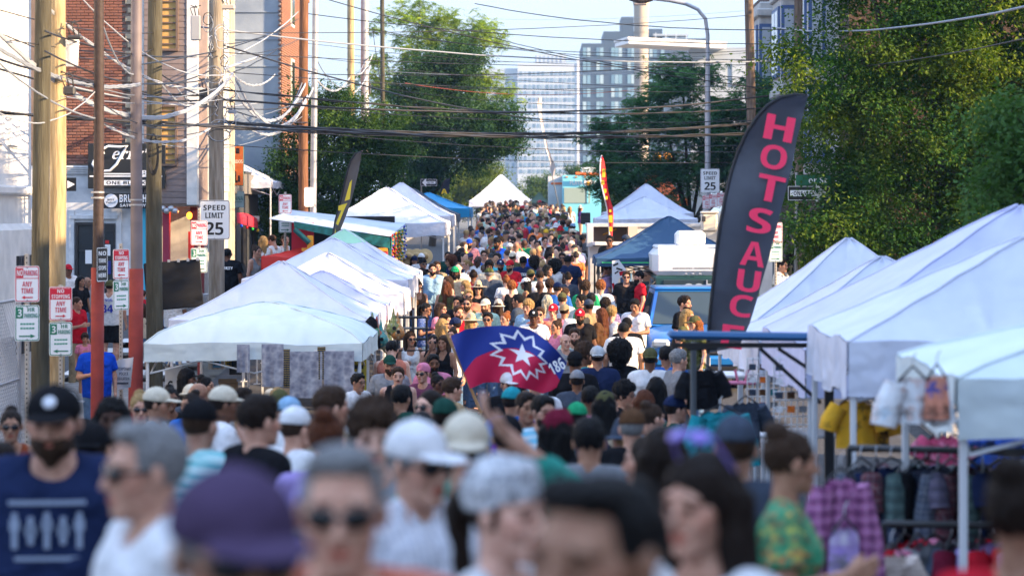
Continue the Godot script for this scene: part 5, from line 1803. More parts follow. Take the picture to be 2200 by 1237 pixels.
func build_poles() -> void:
	var tan := wood("wood_tan", Vector3(0.6, 0.48, 0.29))
	var olive := wood("wood_olive", Vector3(0.1, 0.098, 0.07))
	var grey := wood("wood_grey", Vector3(0.36, 0.33, 0.29))
	var brown := wood("wood_brown", Vector3(0.26, 0.12, 0.06))
	var zinc := worn(mat("zinc", lin(0.42, 0.43, 0.46), 0.45, 0.4), ntex("stucco_tone", 0.01), null, 0, 1.0)
	var rust := worn(mat("dark_rust", lin(0.055, 0.035, 0.035), 0.7), ntex("wood_tone", 0.02), ntex("grit", 0.2, 3), 0.3, 1.5)
	var mauve := worn(mat("mauve_steel", lin(0.17, 0.14, 0.15), 0.6), ntex("stucco_tone", 0.01), ntex("grit", 0.2, 3), 0.15, 1.0)
	var oxide := worn(mat("red_oxide", lin(0.34, 0.05, 0.04), 0.7), ntex("stucco_tone", 0.01), ntex("grit", 0.2, 3), 0.2, 1.5)
	var X := func(px: float, d: float) -> float: return (px - VX) / F * d
	var wg := "wooden utility poles"
	pole("utility_pole", "greenish wooden utility pole nearest the white building", "utility pole", X.call(84, 28.5), 28.5, 0.115, 9, olive, 0.006, wg)
	pole("utility_pole", "pale yellow wooden pole close behind the greenish pole", "utility pole", X.call(118, 29.5), 29.5, 0.112, 9, tan, 0.006, wg)
	var p3 := pole("utility_pole", "brown-green wooden pole carrying a coil of black cable", "utility pole", X.call(330, 39), 39, 0.14, 10, olive, 0.002, wg)
	pole("utility_pole", "weathered grey wooden pole wrapped in cables behind the speed limit sign", "utility pole", X.call(463, 43), 43, 0.15, 11, grey, 0.002, wg)
	pole("utility_pole", "reddish wooden pole rising through the teal-roofed stall", "utility pole", X.call(651, 56), 56, 0.125, 11, brown, 0.002, wg)
	pole("utility_pole", "pale wooden pole before the airy yellow-green tree", "utility pole", X.call(752, 70), 70, 0.12, 13, tan, 0.002, wg)
	pole("utility_pole", "thin olive wooden pole farthest up the left kerb", "utility pole", X.call(821, 84), 84, 0.09, 14, olive, 0.0, wg)
	pole("utility_pole", "slightly leaning brown pole between lamp and feather flag", "utility pole", X.call(1622, 60), 60, 0.13, 13, wood("wood_dim", Vector3(0.2, 0.15, 0.12)), -0.02, wg)
	pole("utility_pole", "dark pole in front of the bay window house", "utility pole", X.call(1717, 58), 58, 0.12, 13, wood("wood_dim", Vector3.ZERO), 0.0, wg)
	for q in [["steel_pole", "dark rusty steel pole painted red below the black sign", 207.0, 31.0, 0.075, 575.0, rust], ["steel_pole", "mauve-grey steel pole with red painted foot", 290.0, 34.0, 0.092, 577.0, mauve]]:
		var x: float = X.call(q[2], q[3])
		var t := pole(q[0], q[1], "steel pole", x, q[3], q[4], 10, q[6], 0.004, "painted steel street poles")
		var h: float = at(0, q[5], q[3]).y - gy(q[3])
		put("red_base", tubem([Vector3(0, 0, 0), Vector3(0.004 * h, h, 0)], q[4] * 1.24, 14), oxide, t)
		for k in 2: put("strap", tubem([Vector3(0.012, h + 1.0 + k * 0.08, 0), Vector3(0.012, h + 1.025 + k * 0.08, 0)], q[4] * 1.27, 14), zinc, t)
	pole("steel_pole", "pale grey metal pole beside the reddish wooden pole", "steel pole", X.call(672, 58), 58, 0.085, 12, zinc, 0.006, "painted steel street poles")
	pole("steel_pole", "thick grey metal pole in front of the yellow-green tree", "steel pole", X.call(784, 76), 76, 0.15, 14, zinc, 0.0, "painted steel street poles")
	# coil of cable
	var coil := thing("cable_coil", "coil of black cable hanging on the brown-green pole", "cable coil", at(329, 328, 38.6))
	for k in 4:
		var pts := []
		for i in 25: pts.append(Vector3(cos(i * TAU / 24) * (0.07 + k * 0.008), sin(i * TAU / 24) * (0.33 + k * 0.014) - k * 0.01, k * 0.012))
		put("loop", tubem(pts, 0.014, 6), mat("cable_black", lin(0.01, 0.01, 0.011), 0.5), coil)
	put("tie", tubem([Vector3(0.06, 0.1, 0), Vector3(0.12, 0.1, 0.05)], 0.02, 6), mat("cable_black", Color.BLACK), coil)
	var bk := thing("transformer_can", "white ribbed cylinder can fixed to the pale yellow pole", "transformer", at(153, 112, 30))
	put("can", tubem([Vector3(0, -0.2, 0), Vector3(0.0, 0.18, 0)], [0.085, 0.1], 18), mat("can_white", lin(0.7, 0.7, 0.7), 0.5), bk)
	for k in 3: put("rim", tubem([Vector3(0, 0.1 + k * 0.04, 0), Vector3(0, 0.115 + k * 0.04, 0)], 0.107, 18), mat("can_white", Color.WHITE), bk)
	# street lamp with a curved arm
	var x: float = X.call(1521, 68)
	var lp := thing("street_lamp", "tall pale street lamp with curved arm over the speed limit sign", "street lamp", gp(x, 68))
	var base := gp(x, 68)
	var pts := [Vector3.ZERO]
	var rad := [0.1]
	for q in [[1521, 470], [1521, 240], [1521, 75], [1516, 40], [1500, 20], [1474, 8], [1440, 1], [1400, -4]]:
		pts.append(at(q[0], q[1], 68) - base)
		rad.append(0.09 if q[1] > 200 else 0.06)
	put("mast", tubem(pts, rad, 12), zinc, lp)
	var hs := st()
	tube(hs, [at(1402, -4, 68) - base, at(1380, 0, 68) - base, at(1352, -3, 68) - base], [0.09, 0.14, 0.06], 10)
	put("lamp_head", done(hs), mat("lamp_bronze", lin(0.06, 0.045, 0.04), 0.5), lp)
	put("lens", boxm(Vector3(0.4, 0.06, 0.16), 0.02), mat("lamp_lens", lin(0.3, 0.24, 0.22), 0.3), lp, xf(at(1376, 9, 68) - base))
	# speed limit signs
	speed_sign("larger speed limit 25 sign beside the weathered grey pole", at(460, 472, 41.5), -0.12)
	speed_sign("small speed limit 25 sign on the street lamp", at(1526, 388, 67.3), 0.1)
	# kerb posts with parking signs: [px, post top py, d, red plate py, green plate py, size, turn, red arrow right, stopping, where]
	for q in [
		[57, 545, 26.6, 610, 694, 0.98, 0.25, false, false, "beside the chain-link fence"],
		[129, 612, 28.4, 652, 728, 0.98, 0.3, true, true, "in front of the pale yellow pole"],
		[259, 523, 33.0, 567, 634, 1.0, 0.85, false, true, "between the two red-footed steel poles"],
		[427, 446, 40.5, 500, 559, 1.02, 0.2, true, false, "overlapping the larger speed limit sign"],
		[612, 412, 51.0, 438, 479, 1.0, 0.1, false, false, "in front of the teal-roofed stall"],
		[1667, 462, 45.0, 500, 540, 0.95, 0.1, false, false, "behind the feather flag by the tree"],
	]:
		var d: float = q[2]
		var h: float = at(0, q[1], d).y - gy(d)
		sign_post("steel sign post carrying two plates, %s" % q[9], X.call(q[0], d), d, h, 1.5 if q[0] == 427 else 0.0)
		red_plate("white and red %s plate with arrow, %s" % ["no stopping" if q[8] else "no parking", q[9]], at(q[0], q[3], d - 0.04), q[6], q[5], q[8], q[7])
		green_plate("white and green three hour parking plate, %s" % q[9], at(q[0], q[4], d - 0.04), q[6], q[5], not q[7])
	for q in [[1519, 434], [1533, 431], [1550, 428]]:
		red_plate("small red and white parking plate in the row of three under the lamp sign, %s" % ["one" if q[0] == 1519 else "two" if q[0] == 1533 else "three"][0], at(q[0], q[1], 66.5), 0.1, 0.9, false, true)
	var sb := thing("metal_sign", "blank white metal sign back on the reddish pole", "sign", at(663, 423, 55.6), 0.5)
	plate(sb, 0.26, 0.5, Vector3.ZERO, SIGN_WHITE, SIGN_WHITE, 0.05)
	bolts(sb, 0.4)
	var ns := thing("black_sign", "narrow black sign with white words seen edge-on at the rusty pole", "sign", at(218, 568, 30.8), 1.22)
	plate(ns, 0.3, 0.5, Vector3.ZERO, Color(0.06, 0.07, 0.08), SIGN_WHITE, 0.03)
	for k in 4: ink(ns, ["NO", "TURNS", "STOPS", "HERE"][k], 0.2, 0.06, Vector3(0, 0.16 - k * 0.105, 0.006), SIGN_WHITE)
	var pp := thing("paper_notice", "curling paper police notice taped to the post between the steel poles", "notice", at(264, 803, 32.6), 0.1)
	var ps := st()
	ps.set_smooth_group(1)
	for k in 10:
		for j in 8:
			var c := []
			for e in [[0, 0], [1, 0], [1, 1], [0, 1]]:
				var u: float = (k + e[0]) / 10.0 - 0.5
				var v: float = (j + e[1]) / 8.0 - 0.5
				c.append(Vector3(u * 0.26 + v * -0.05, -v * 0.46 + 0.05 * u, 0.03 * sin(u * 6.0 + v * 3.0)))
			quad(ps, c[0], c[1], c[2], c[3])
	put("sheet", done(ps), mat("paper", lin(0.55, 0.57, 0.6), 0.8), pp)
	for k in 3: ink(pp, ["TEMPORARY", "POLICE", "REGULATION"][k], [0.19, 0.13, 0.19][k], 0.045, Vector3(0.02 - k * 0.012, 0.08 - k * 0.075, 0.036), Color(0.16, 0.18, 0.25))
	patch(pp, 0.2, 0.03, Vector3(-0.02, -0.14, 0.035), Color(0.3, 0.32, 0.36))
	var ow := thing("one_way_sign", "black one-way sign with white arrow far up the left kerb", "sign", at(921, 392, 80), 0.0)
	plate(ow, 0.62, 0.26, Vector3.ZERO, Color(0.07, 0.08, 0.08), SIGN_WHITE, 0.02)
	arrow(ow, 0.5, Vector3(0, 0, 0.006), SIGN_WHITE, false, 0.1)
	ink(ow, "ONE WAY", 0.26, 0.06, Vector3(0.07, 0, 0.009), Color(0.07, 0.08, 0.08))
	sign_post("wooden-brown post of the far one-way sign", X.call(905, 80.2), 80.2, at(0, 384, 80).y - gy(80))
	var o2 := thing("one_way_sign", "large one-way sign with white arrow under the green street sign", "sign", at(1738, 415, 46.5), 0.0)
	plate(o2, 0.91, 0.32, Vector3.ZERO, Color(0.08, 0.09, 0.09), SIGN_WHITE, 0.015)
	arrow(o2, 0.8, Vector3(0, 0, 0.006), SIGN_WHITE, true, 0.13)
	ink(o2, "ONE WAY", 0.45, 0.09, Vector3(-0.1, 0, 0.009), Color(0.08, 0.09, 0.09))
	var gs := thing("street_name_sign", "green street name sign ending in St beside the large tree", "sign", at(1748, 387, 46.5), 0.0)
	plate(gs, 0.75, 0.22, Vector3.ZERO, Color(0.0, 0.36, 0.24), Color(0.0, 0.36, 0.24), 0.02)
	ink(gs, "er St", 0.4, 0.13, Vector3(0.1, 0, 0.006), SIGN_WHITE)
	pole("steel_pole", "thin pole under the green street name sign", "steel pole", X.call(1712, 46.8), 46.8, 0.045, at(0, 370, 46.8).y - gy(46.8), zinc, 0.0, "painted steel street poles")
	var tl := thing("traffic_light", "yellow traffic light hanging behind the locust branches, green lit", "traffic light", at(1424, 352, 95))
	for k in 2:
		var bx := put("housing", boxm(Vector3(0.34, 0.98, 0.3), 0.04), mat("signal_yellow", lin(0.65, 0.3, 0.02), 0.5), tl, xf(Vector3(-0.24 + k * 0.48, 0, 0), Vector3(0, -0.3 + k * 0.6, 0)))
		for j in 3:
			var sp := SphereMesh.new()
			sp.radius = 0.11
			sp.height = 0.1
			var gm := mat("signal_green", Color(0.1, 0.9, 0.6), 0.3)
			if j == 2:
				gm.emission_enabled = true
				gm.emission = Color(0.05, 0.9, 0.55)
				gm.emission_energy_multiplier = 1.2
			put("lens", sp, gm if j == 2 else mat("signal_dark", lin(0.05, 0.03, 0.02), 0.3), bx, xf(Vector3(0, 0.3 - j * 0.3, 0.15), Vector3(PI / 2, 0, 0)))

func build_wires() -> void:
	var blk := lin(0.012, 0.012, 0.014)
	var gry := lin(0.2, 0.23, 0.28)
	var wht := lin(0.32, 0.35, 0.4)
	var C := func(desc: String, p0: Array, p1: Array, sag: float, r: float, c: Color, tw := 0) -> void: cable(desc, at(p0[0], p0[1], p0[2]), at(p1[0], p1[1], p1[2]), sag, r, c, tw)
	# across the street, from the poles on the left to the poles on the right
	C.call("thick black cable pair crossing the whole street lowest of all", [-60, 238, 36], [1640, 285, 58], 0.25, 0.022, blk, 2)
	C.call("thick black cable crossing just above the lowest pair", [463, 212, 43], [1650, 206, 58], 0.35, 0.024, blk)
	C.call("taut grey-topped cable from the reddish pole over the dark trees", [430, 58, 43], [1720, 128, 58], 0.3, 0.018, gry)
	C.call("black wire sloping from the upper left over the airy tree", [640, -20, 56], [1650, 190, 60], 0.3, 0.014, blk)
	C.call("black cable from the grey pole sloping down across the dark tree", [463, 92, 43], [1240, 262, 70], 0.3, 0.018, blk)
	C.call("thin black wire over the sky towards the bay window", [1020, 8, 60], [1720, 62, 58], 0.25, 0.014, blk)
	C.call("black wire crossing the sky below the thin wire", [1050, 78, 66], [1640, 168, 60], 0.25, 0.012, blk)
	C.call("thin wire from the tall grey pole across the white tower", [784, 60, 76], [1600, 128, 62], 0.3, 0.012, blk)
	C.call("rust-orange cable stretch in front of the towers", [870, 178, 76], [1420, 186, 76], 0.35, 0.012, lin(0.35, 0.08, 0.04))
	C.call("black wire from the coil pole across the brick house to the far reddish pole", [330, 150, 39], [660, 262, 56], 0.3, 0.014, blk)
	C.call("dark wire over the rendered wall rising to the house corner", [470, 95, 43], [640, 40, 56], 0.15, 0.012, blk)
	C.call("dark wire over the rendered wall below the rising one", [470, 110, 43], [650, 78, 56], 0.2, 0.01, blk)
	C.call("slim pair of wires just under the thick black cable, grey pole side", [463, 190, 43], [1640, 232, 58], 0.3, 0.012, blk, 2)
	C.call("thick black cable entering high from the upper left frame", [-60, 108, 34], [463, 205, 43], 0.2, 0.02, blk)
	C.call("second thick black cable from the upper left, just beneath", [-60, 128, 34], [463, 213, 43], 0.24, 0.018, blk)
	C.call("double strand bundle running under the thick cable over the dark tree", [480, 262, 43], [1640, 262, 58], 0.28, 0.02, blk, 3)
	for k in 9:
		var y0: float = [120, 135, 150, 262, 285, 296, 305, 318, 330][k]
		C.call(["thin wire high over the tower block", "thin wire second below the tower roof", "slack wire before the tower windows", "thin wire just under the thick black cable", "thin wire brushing the lowest cable pair", "fine wire below the lowest pair", "fine sagging wire over the locust tree", "fine far wire over the hazy trees", "lowest far wire above the white peak"][k], [760 + k * 14, y0 + (k % 3) * 14, 78 + k * 6], [1620, y0 - 8 + (k % 4) * 11, 80 + k * 5], 0.3 + 0.05 * (k % 3), 0.008 + 0.003 * (k % 3), [blk, gry, blk][k % 3])
	for k in 5: C.call(["pale wire glinting before the tower, highest", "pale wire glinting before the tower, second", "pale slanting wire toward the locust tree", "pale wire near the orange cable", "faint pale wire low over the trees"][k], [1040, 40 + k * 62, 120], [1640, 20 + k * 52 + (k % 2) * 30, 90], 0.2, 0.008, wht)
	var hts := ["highest", "second", "third", "fourth", "fifth", "sixth", "seventh", "eighth", "ninth", "tenth", "eleventh", "twelfth", "thirteenth", "fourteenth"]
	for k in 14:
		var y: float = [30, 52, 74, 96, 104, 118, 142, 166, 184, 222, 246, 270, 292, 312][k]
		C.call("fine dark wire crossing the whole street, %s of the web" % hts[k], [[470, 650, 655, 790][k % 4], y + [40, -24, 18, -30, 8][k % 5], [43, 56, 56, 76][k % 4]], [[1615, 1700, 1610, 1640][k % 4], y + [-18, 22, 36, -8, 14][k % 5] + 20, [60, 58, 60, 66][k % 4]], 0.15 + 0.07 * (k % 4), [0.009, 0.012, 0.007, 0.011][k % 4], blk)
	for k in 12:
		C.call("dark slack line among the left poles, %s down" % hts[k], [[-40, 95, 130, 215, 300, 335][k % 6], [10, 60, 150, 200, 110, 230][k % 6] + k * 7, [27, 28, 29, 31, 34, 39][k % 6]], [[330, 463, 500, 470, 610, 650][k % 6], [70, 110, 175, 235, 60, 215][k % 6] + (k / 6) * 34, [39, 43, 44, 43, 56, 56][k % 6]], 0.12 + 0.09 * (k % 4), [0.009, 0.013, 0.008][k % 3], [blk, blk, gry][k % 3])
	for k in 9:
		var t := thing("cable_loop", "tangled loop of spare cable at the weathered grey pole, %s from the top" % hts[k], "cable loop", at(446 + (k * 29) % 52, 40 + k * 30, 42.6), k * 0.8, "cable tangle at the grey pole")
		for j in 2:
			var pts := []
			for i in 15: pts.append(Vector3(cos(i * TAU / 14) * (0.1 + 0.06 * (k % 3)), sin(i * TAU / 14) * (0.12 + 0.05 * ((k + j) % 3)) - j * 0.1, 0.03 * sin(i * 1.7 + k)))
			put("loop", tubem(pts, 0.009, 5), mat("cable_" + [blk, gry, wht][(k + j) % 3].to_html(), [blk, gry, wht][(k + j) % 3], 0.5), t)
	# drooping service bundles on the left
	C.call("heavy pale cable bundle looping from the upper left to the grey pole", [-40, 35, 26], [500, 160, 43.5], 1.05, 0.02, wht, 4)
	C.call("grey cable bundle second below the heavy looping one", [-40, 80, 26], [300, 180, 33.8], 0.25, 0.016, gry, 3)
	C.call("black cable from the white building to the rusty pole", [-20, 120, 26], [205, 255, 31], 0.12, 0.013, gry)
	C.call("white cord drooping between the white building and the rusty pole", [-30, 228, 26], [205, 195, 31], 0.32, 0.009, wht)
	C.call("spiral white cable slanting from the greenish pole past both steel poles", [78, -5, 28.4], [440, 190, 42.8], 0.35, 0.014, wht, 2)
	C.call("long white cable from above the rusty pole down to the grey pole", [170, -8, 31], [500, 155, 42.8], 0.45, 0.011, wht)
	C.call("black and grey cable from the rusty pole to the mauve pole", [215, 40, 31], [287, 160, 34], 0.2, 0.014, gry)
	C.call("thin dark wire crossing the brick wall", [20, 86, 27], [470, 120, 43], 0.1, 0.008, blk)
	C.call("dark wire low across the brick wall above the bar sign", [130, 245, 30], [480, 262, 43], 0.12, 0.014, blk)
	C.call("rope-like white cable from the mauve pole past the coil to the grey pole", [212, 262, 31.2], [470, 262, 42.8], 0.35, 0.013, wht, 2)
	C.call("taut black cable from the pole fittings over the coil pole", [130, 155, 29.4], [640, 228, 56], 0.25, 0.015, blk)
	C.call("pale cable from the yellow pole across to the grey pole", [150, 185, 29.4], [560, 220, 52], 0.18, 0.012, wht)
	for k in 8:
		C.call(["white drop cable slung at the grey pole, first", "white drop cable slung at the grey pole, second", "grey loop of cable behind the grey pole", "drooping white loop before the rendered house", "white loop between the house and the reddish pole", "grey loop rising to the reddish pole", "pale bundle end at the reddish pole", "white loop under the pole fittings"][k], [[470, 130, 43], [505, 168, 44], [380, 190, 42], [488, 150, 44], [510, 205, 46], [520, 245, 48], [530, 270, 48], [340, 170, 40]][k], [[640, 25, 56], [660, 205, 56], [490, 170, 43], [590, 160, 56], [668, 150, 57], [650, 175, 56], [672, 190, 57], [480, 178, 43]][k], [0.15, 0.9, 0.4, 0.3, 0.9, 0.7, 0.6, 0.5][k], [0.014, 0.018, 0.012, 0.014, 0.02, 0.012, 0.02, 0.012][k], [wht, wht, gry, wht, wht, gry, wht, gry][k], [0, 3, 0, 2, 3, 0, 3, 2][k])
	for k in 6:
		C.call(["white loop from the metal pole to the pale wooden pole", "grey loop from the metal pole to the thick grey pole", "white loop between the two far poles, upper", "white loop between the two far poles, lower", "dark hanging cable end at the thick grey pole", "thin black drop beside the reddish pole"][k], [[672, 160, 58], [676, 120, 58], [745, 150, 70], [740, 190, 70], [800, 60, 76], [648, 255, 56]][k], [[752, 165, 70], [784, 130, 76], [800, 118, 76], [796, 140, 76], [822, 210, 84], [640, 380, 56]][k], [0.45, 0.9, 0.4, 0.45, 0.1, 0.05][k], [0.018, 0.014, 0.016, 0.018, 0.012, 0.008][k], [wht, gry, wht, wht, blk, blk][k], [2, 0, 2, 2, 0, 0][k])
	C.call("white conduit arm slanting from the rendered house to the grey pole", [560, 120, 58], [480, 148, 44], 0.0, 0.03, wht)
	C.call("grey cable crossing the large tree near the upper frame edge", [1660, 58, 58], [2260, 2, 30], 0.25, 0.02, gry)
	C.call("dark wire lower across the large tree", [1640, 150, 58], [2260, 70, 34], 0.2, 0.012, blk)
	# boxes and splice cases on the poles
	for q in [[148, 195, 29.2, 0.16, 0.12, "grey splice box hanging among the cables on the yellow pole"], [488, 15, 43, 0.3, 0.1, "weathered beige junction box at the tall grey pole"], [498, 240, 44, 0.18, 0.08, "white splice case behind the grey pole"], [160, 80, 29.4, 0.2, 0.06, "dark bracket of insulators on the yellow pole"], [420, 60, 43, 0.2, 0.5, "tangle of dark fittings beside the grey pole"], [436, 210, 43.2, 0.16, 0.4, "dark cable terminal low on the grey pole"], [642, 215, 55.8, 0.2, 0.16, "black splice drum on the reddish pole"], [790, 190, 76, 0.2, 0.4, "dark terminal box on the thick grey pole"]]:
		var t := thing("junction_box", q[5], "junction box", at(q[0], q[1], q[2]))
		put("case", boxm(Vector3(q[3], q[4], 0.12), 0.02), mat("box_" + str(q[0] % 3), [lin(0.3, 0.31, 0.33), lin(0.04, 0.04, 0.045), lin(0.4, 0.36, 0.3)][q[0] % 3], 0.5), t)
		for k in 3: put("pigtail", tubem([Vector3(-0.06 + k * 0.06, q[4] / 2, 0.03), Vector3(-0.1 + k * 0.08, q[4] / 2 + 0.14, 0.1), Vector3(0.1 - k * 0.1, q[4] / 2 + 0.2, 0.02)], 0.01, 5), mat("cable_" + blk.to_html(), blk), t)

# ---------------------------------------------------------------- stalls, flags and vehicles
func feather(called: String, label: String, pts: Array, d: float, left: Array, right: Array, m: Material, edge: Material) -> Node3D:
	# feather flag from pixel outlines of its two long edges at depth d, given as rows [px, py]
	var o := at(left[-1][0], left[-1][1], d)
	var t := thing(called, label, "feather flag", o)
	var s := st()
	s.set_smooth_group(1)
	var e := st()
	var n := left.size()
	var rows := []
	for i in n:
		var a: Vector3 = at(left[i][0], left[i][1], d) - o
		var b: Vector3 = at(right[i][0], right[i][1], d) - o
		var row := []
		for k in 9:
			var f := k / 8.0
			row.append(a.lerp(b, f) + Vector3(0, 0, 0.06 * sin(f * PI + i * 0.8) + 0.03 * sin(i * 1.7 + f * 4.0)))
		rows.append(row)
	for i in n - 1:
		for k in 8: quad(s, rows[i][k], rows[i][k + 1], rows[i + 1][k + 1], rows[i + 1][k])
	put("cloth", done(s), m, t)
	var path := []
	for i in n: path.append(rows[i][0])
	put("hem", tubem(path, 0.022, 6), edge, t)
	return t

func build_stalls() -> void:
	var canvas := mat("canvas_white", lin(0.72, 0.75, 0.85), 0.75)
	worn(canvas, ntex("canvas_tone", 0.008, 4, 256, FastNoiseLite.TYPE_SIMPLEX_SMOOTH, Color(0.9, 0.91, 0.93), Color.WHITE), ntex("wrinkle", 0.012, 3), 2.2, 0.8)
	canvas.backlight_enabled = true
	canvas.backlight = Color(0.5, 0.5, 0.52)
	var lilac := mat("canvas_lilac", lin(0.58, 0.6, 0.8), 0.75)
	worn(lilac, ntex("canvas_tone", 0.008), ntex("wrinkle", 0.012), 1.2, 0.8)
	var minty := mat("canvas_mint", lin(0.68, 0.76, 0.75), 0.75)
	worn(minty, ntex("canvas_tone", 0.008), ntex("wrinkle", 0.012), 1.2, 0.8)
	minty.backlight_enabled = true
	minty.backlight = Color(0.28, 0.3, 0.3)
	var navy := worn(mat("canvas_navy", lin(0.012, 0.06, 0.14), 0.7), null, ntex("wrinkle", 0.012), 1.2, 0.8)
	var charcoal := worn(mat("canvas_charcoal", lin(0.07, 0.09, 0.12), 0.7), null, ntex("wrinkle", 0.012), 1.2, 0.8)
	var cyan := worn(mat("canvas_cyan", lin(0.01, 0.3, 0.6), 0.6), null, ntex("wrinkle", 0.012), 1.2, 0.8)
	cyan.backlight_enabled = true
	cyan.backlight = Color(0.1, 0.3, 0.4)
	var blue := worn(mat("canvas_blue", lin(0.01, 0.075, 0.19), 0.7), null, ntex("wrinkle", 0.012), 1.0, 0.8)
	var Y := func(py: float, d: float) -> float: return CAM + (HY - py) / F * d
	# left row
	var sheet := worn(mat("printed_sheet", lin(0.62, 0.62, 0.64), 0.9), ntex("map_print", 0.03, 2, 256, FastNoiseLite.TYPE_CELLULAR, Color(0.5, 0.52, 0.6), Color.WHITE), null, 0, 1.2)
	sheet.backlight_enabled = true
	sheet.backlight = Color(0.6, 0.6, 0.65)
	tent("low mint-white canopy nearest the camera on the left row, with badge", -5.52, -2.47, 29.9, 32.7, Y.call(738, 29.9), Y.call(645, 31.3), minty, {"curve": 0.62, "drop": 0.25, "badge": true, "sag": 0.0})
	tent("white peaked canopy directly behind the low mint-white one", -5.75, -2.62, 33.2, 36.2, Y.call(688, 33.2), Y.call(556, 34.7), canvas, {"drop": 0.32})
	tent("white canopy with pale lilac panel, third of the left row", -5.0, -2.6, 36.5, 38.4, Y.call(655, 36.6), Y.call(578, 37.5), lilac, {"drop": 0.26})
	tent("faint-peaked white canopy fourth of the left row", -5.4, -2.45, 38.7, 40.7, Y.call(632, 38.2), Y.call(540, 39.5), canvas, {"drop": 0.4})
	tent("large white canopy fifth of the left row with seam shoulders", -5.7, -2.5, 41.0, 44.0, Y.call(601, 41.0), Y.call(507, 42.5), canvas, {"drop": 0.36})
	var greenpk := worn(mat("canvas_green", lin(0.4, 0.72, 0.5), 0.75), ntex("canvas_tone", 0.008), ntex("wrinkle", 0.012), 1.0, 0.8)
	tent("green-peaked canopy rising behind the large white one", -5.7, -2.55, 44.1, 46.6, Y.call(590, 44.1), Y.call(489, 45.3), canvas, {"cap": greenpk, "drop": 0.3})
	tent("low red canopy behind the white row near the barrier", -6.1, -4.4, 47.0, 48.6, Y.call(552, 47.0), Y.call(531, 47.8), worn(mat("canvas_red", lin(0.55, 0.03, 0.02), 0.7), null, ntex("wrinkle", 0.012), 1.0, 0.8), {"drop": 0.3})
	tent("wide white canopy behind the teal-roofed stall", -5.6, -2.4, 54.5, 57.8, Y.call(478, 54.5), Y.call(399, 56.2), canvas, {"drop": 0.34, "valance": canvas})
	tent("white steep canopy beyond the wide white one", -5.5, -2.5, 60.5, 63.8, Y.call(463, 60.5), Y.call(389, 62.2), canvas, {"drop": 0.3})
	tent("charcoal canopy between the white ones and the bright blue one", -5.4, -2.55, 66.0, 69.0, Y.call(460, 66.0), Y.call(402, 67.5), charcoal, {"drop": 0.25})
	tent("bright blue canopy at the far end of the left row", -5.2, -2.3, 71.0, 74.0, Y.call(447, 71), Y.call(412, 72.5), cyan, {"drop": 0.3})
	tent("white peaked marquee closing the end of the street", -3.9, -0.35, 119.5, 123, Y.call(432, 119.5), Y.call(372, 121), canvas, {"drop": 0.3, "curve": 1.15})
	tent("small white awning tent beside the rendered house", -10.6, -8.25, 66.0, 69.5, Y.call(388, 64.5), Y.call(350, 67), canvas, {"drop": 0.2})
	# right side
	tent("navy canopy with green edge beside the coffee van", 1.25, 4.6, 46.6, 49.6, Y.call(555, 46.6), Y.call(460, 48.1), navy, {"drop": 0.17, "curve": 1.25, "legs": mat("black_leg", lin(0.015, 0.015, 0.016), 0.5)})
	var gs := thing("light_strip", "bright green trim strip along the navy canopy edge", "trim", at(1380, 564, 46.5))
	put("strip", boxm(Vector3(1.75, 0.02, 0.02)), mat("lime", lin(0.05, 0.6, 0.15), 0.5), gs)
	tent("white canopy behind the food trailer and the locust tree", 1.7, 4.75, 64.0, 67.0, Y.call(470, 64), Y.call(420, 65.5), canvas, {"drop": 0.3})
	tent("second white canopy farther behind the food trailer", 2.2, 5.2, 72.0, 75.5, Y.call(458, 72), Y.call(392, 74), canvas, {"drop": 0.3})
	tent("orange canopy behind the red and yellow feather flag", 3.6, 6.2, 88.0, 91.0, Y.call(430, 88), Y.call(355, 89.5), mat("canvas_orange", lin(0.75, 0.14, 0.02), 0.7), {"drop": 0.3})
	tent("olive umbrella-like canopy at the turquoise truck", -0.6, 0.6, 112.0, 114.0, Y.call(436, 112), Y.call(412, 113), mat("canvas_olive", lin(0.05, 0.09, 0.05), 0.7), {"drop": 0.2})
	tent("white canopy with sharp peak farthest of the right row", 2.35, 5.4, 25.2, 28.3, Y.call(712, 25.2), Y.call(503, 26.7), canvas, {"drop": 0.42})
	tent("white canopy second of the right row catching a patch of light", 2.3, 5.3, 22.3, 25.0, Y.call(735, 22.3), Y.call(543, 23.6), canvas, {"drop": 0.42})
	tent("tall lavender canopy running out of the frame", 2.3, 6.8, 18.4, 21.9, Y.call(752, 18.4), Y.call(428, 20.1), lilac, {"drop": 0.42, "curve": 1.02})
	tent("white canopy with deep corner flap in front of the lavender one", 2.2, 5.4, 15.2, 17.4, Y.call(735, 15.2), Y.call(490, 16.3), canvas, {"drop": 0.4, "curve": 1.02})
	tent("white canopy nearest the camera on the right with shirts pinned to it", 2.25, 5.2, 11.5, 13.4, Y.call(812, 11.5), Y.call(640, 12.4), minty, {"drop": 0.33, "sag": 0.0, "curve": 0.9})
	# blue awning flap with its dark braces
	var fl := thing("awning_bar", "blue awning edge on a dark frame below the feather flag", "awning", at(1620, 722, 17.6))
	var fs := st()
	box(fs, Vector3.ZERO, Vector3(1.42, 0.06, 0.3), Basis.from_euler(Vector3(0, 0, -0.015)), 0.03)
	put("blue_edge", done(fs), blue, fl)
	put("frame", boxm(Vector3(1.36, 0.04, 0.04)), mat("black_leg", Color.BLACK), fl, xf(Vector3(0, -0.075, 0)))
	for q in [[0.05, -0.1, 0.55, -0.55], [0.2, -0.1, 0.68, -0.42], [-0.55, -0.1, -0.3, -0.1]]: put("brace", tubem([Vector3(q[0], q[1], 0), Vector3(q[2], q[3], 0)], 0.018, 6), mat("black_leg", Color.BLACK), fl)
	put("post", boxm(Vector3(0.07, 1.6, 0.07)), mat("black_leg", Color.BLACK), fl, xf(Vector3(0.62, -0.85, 0)))
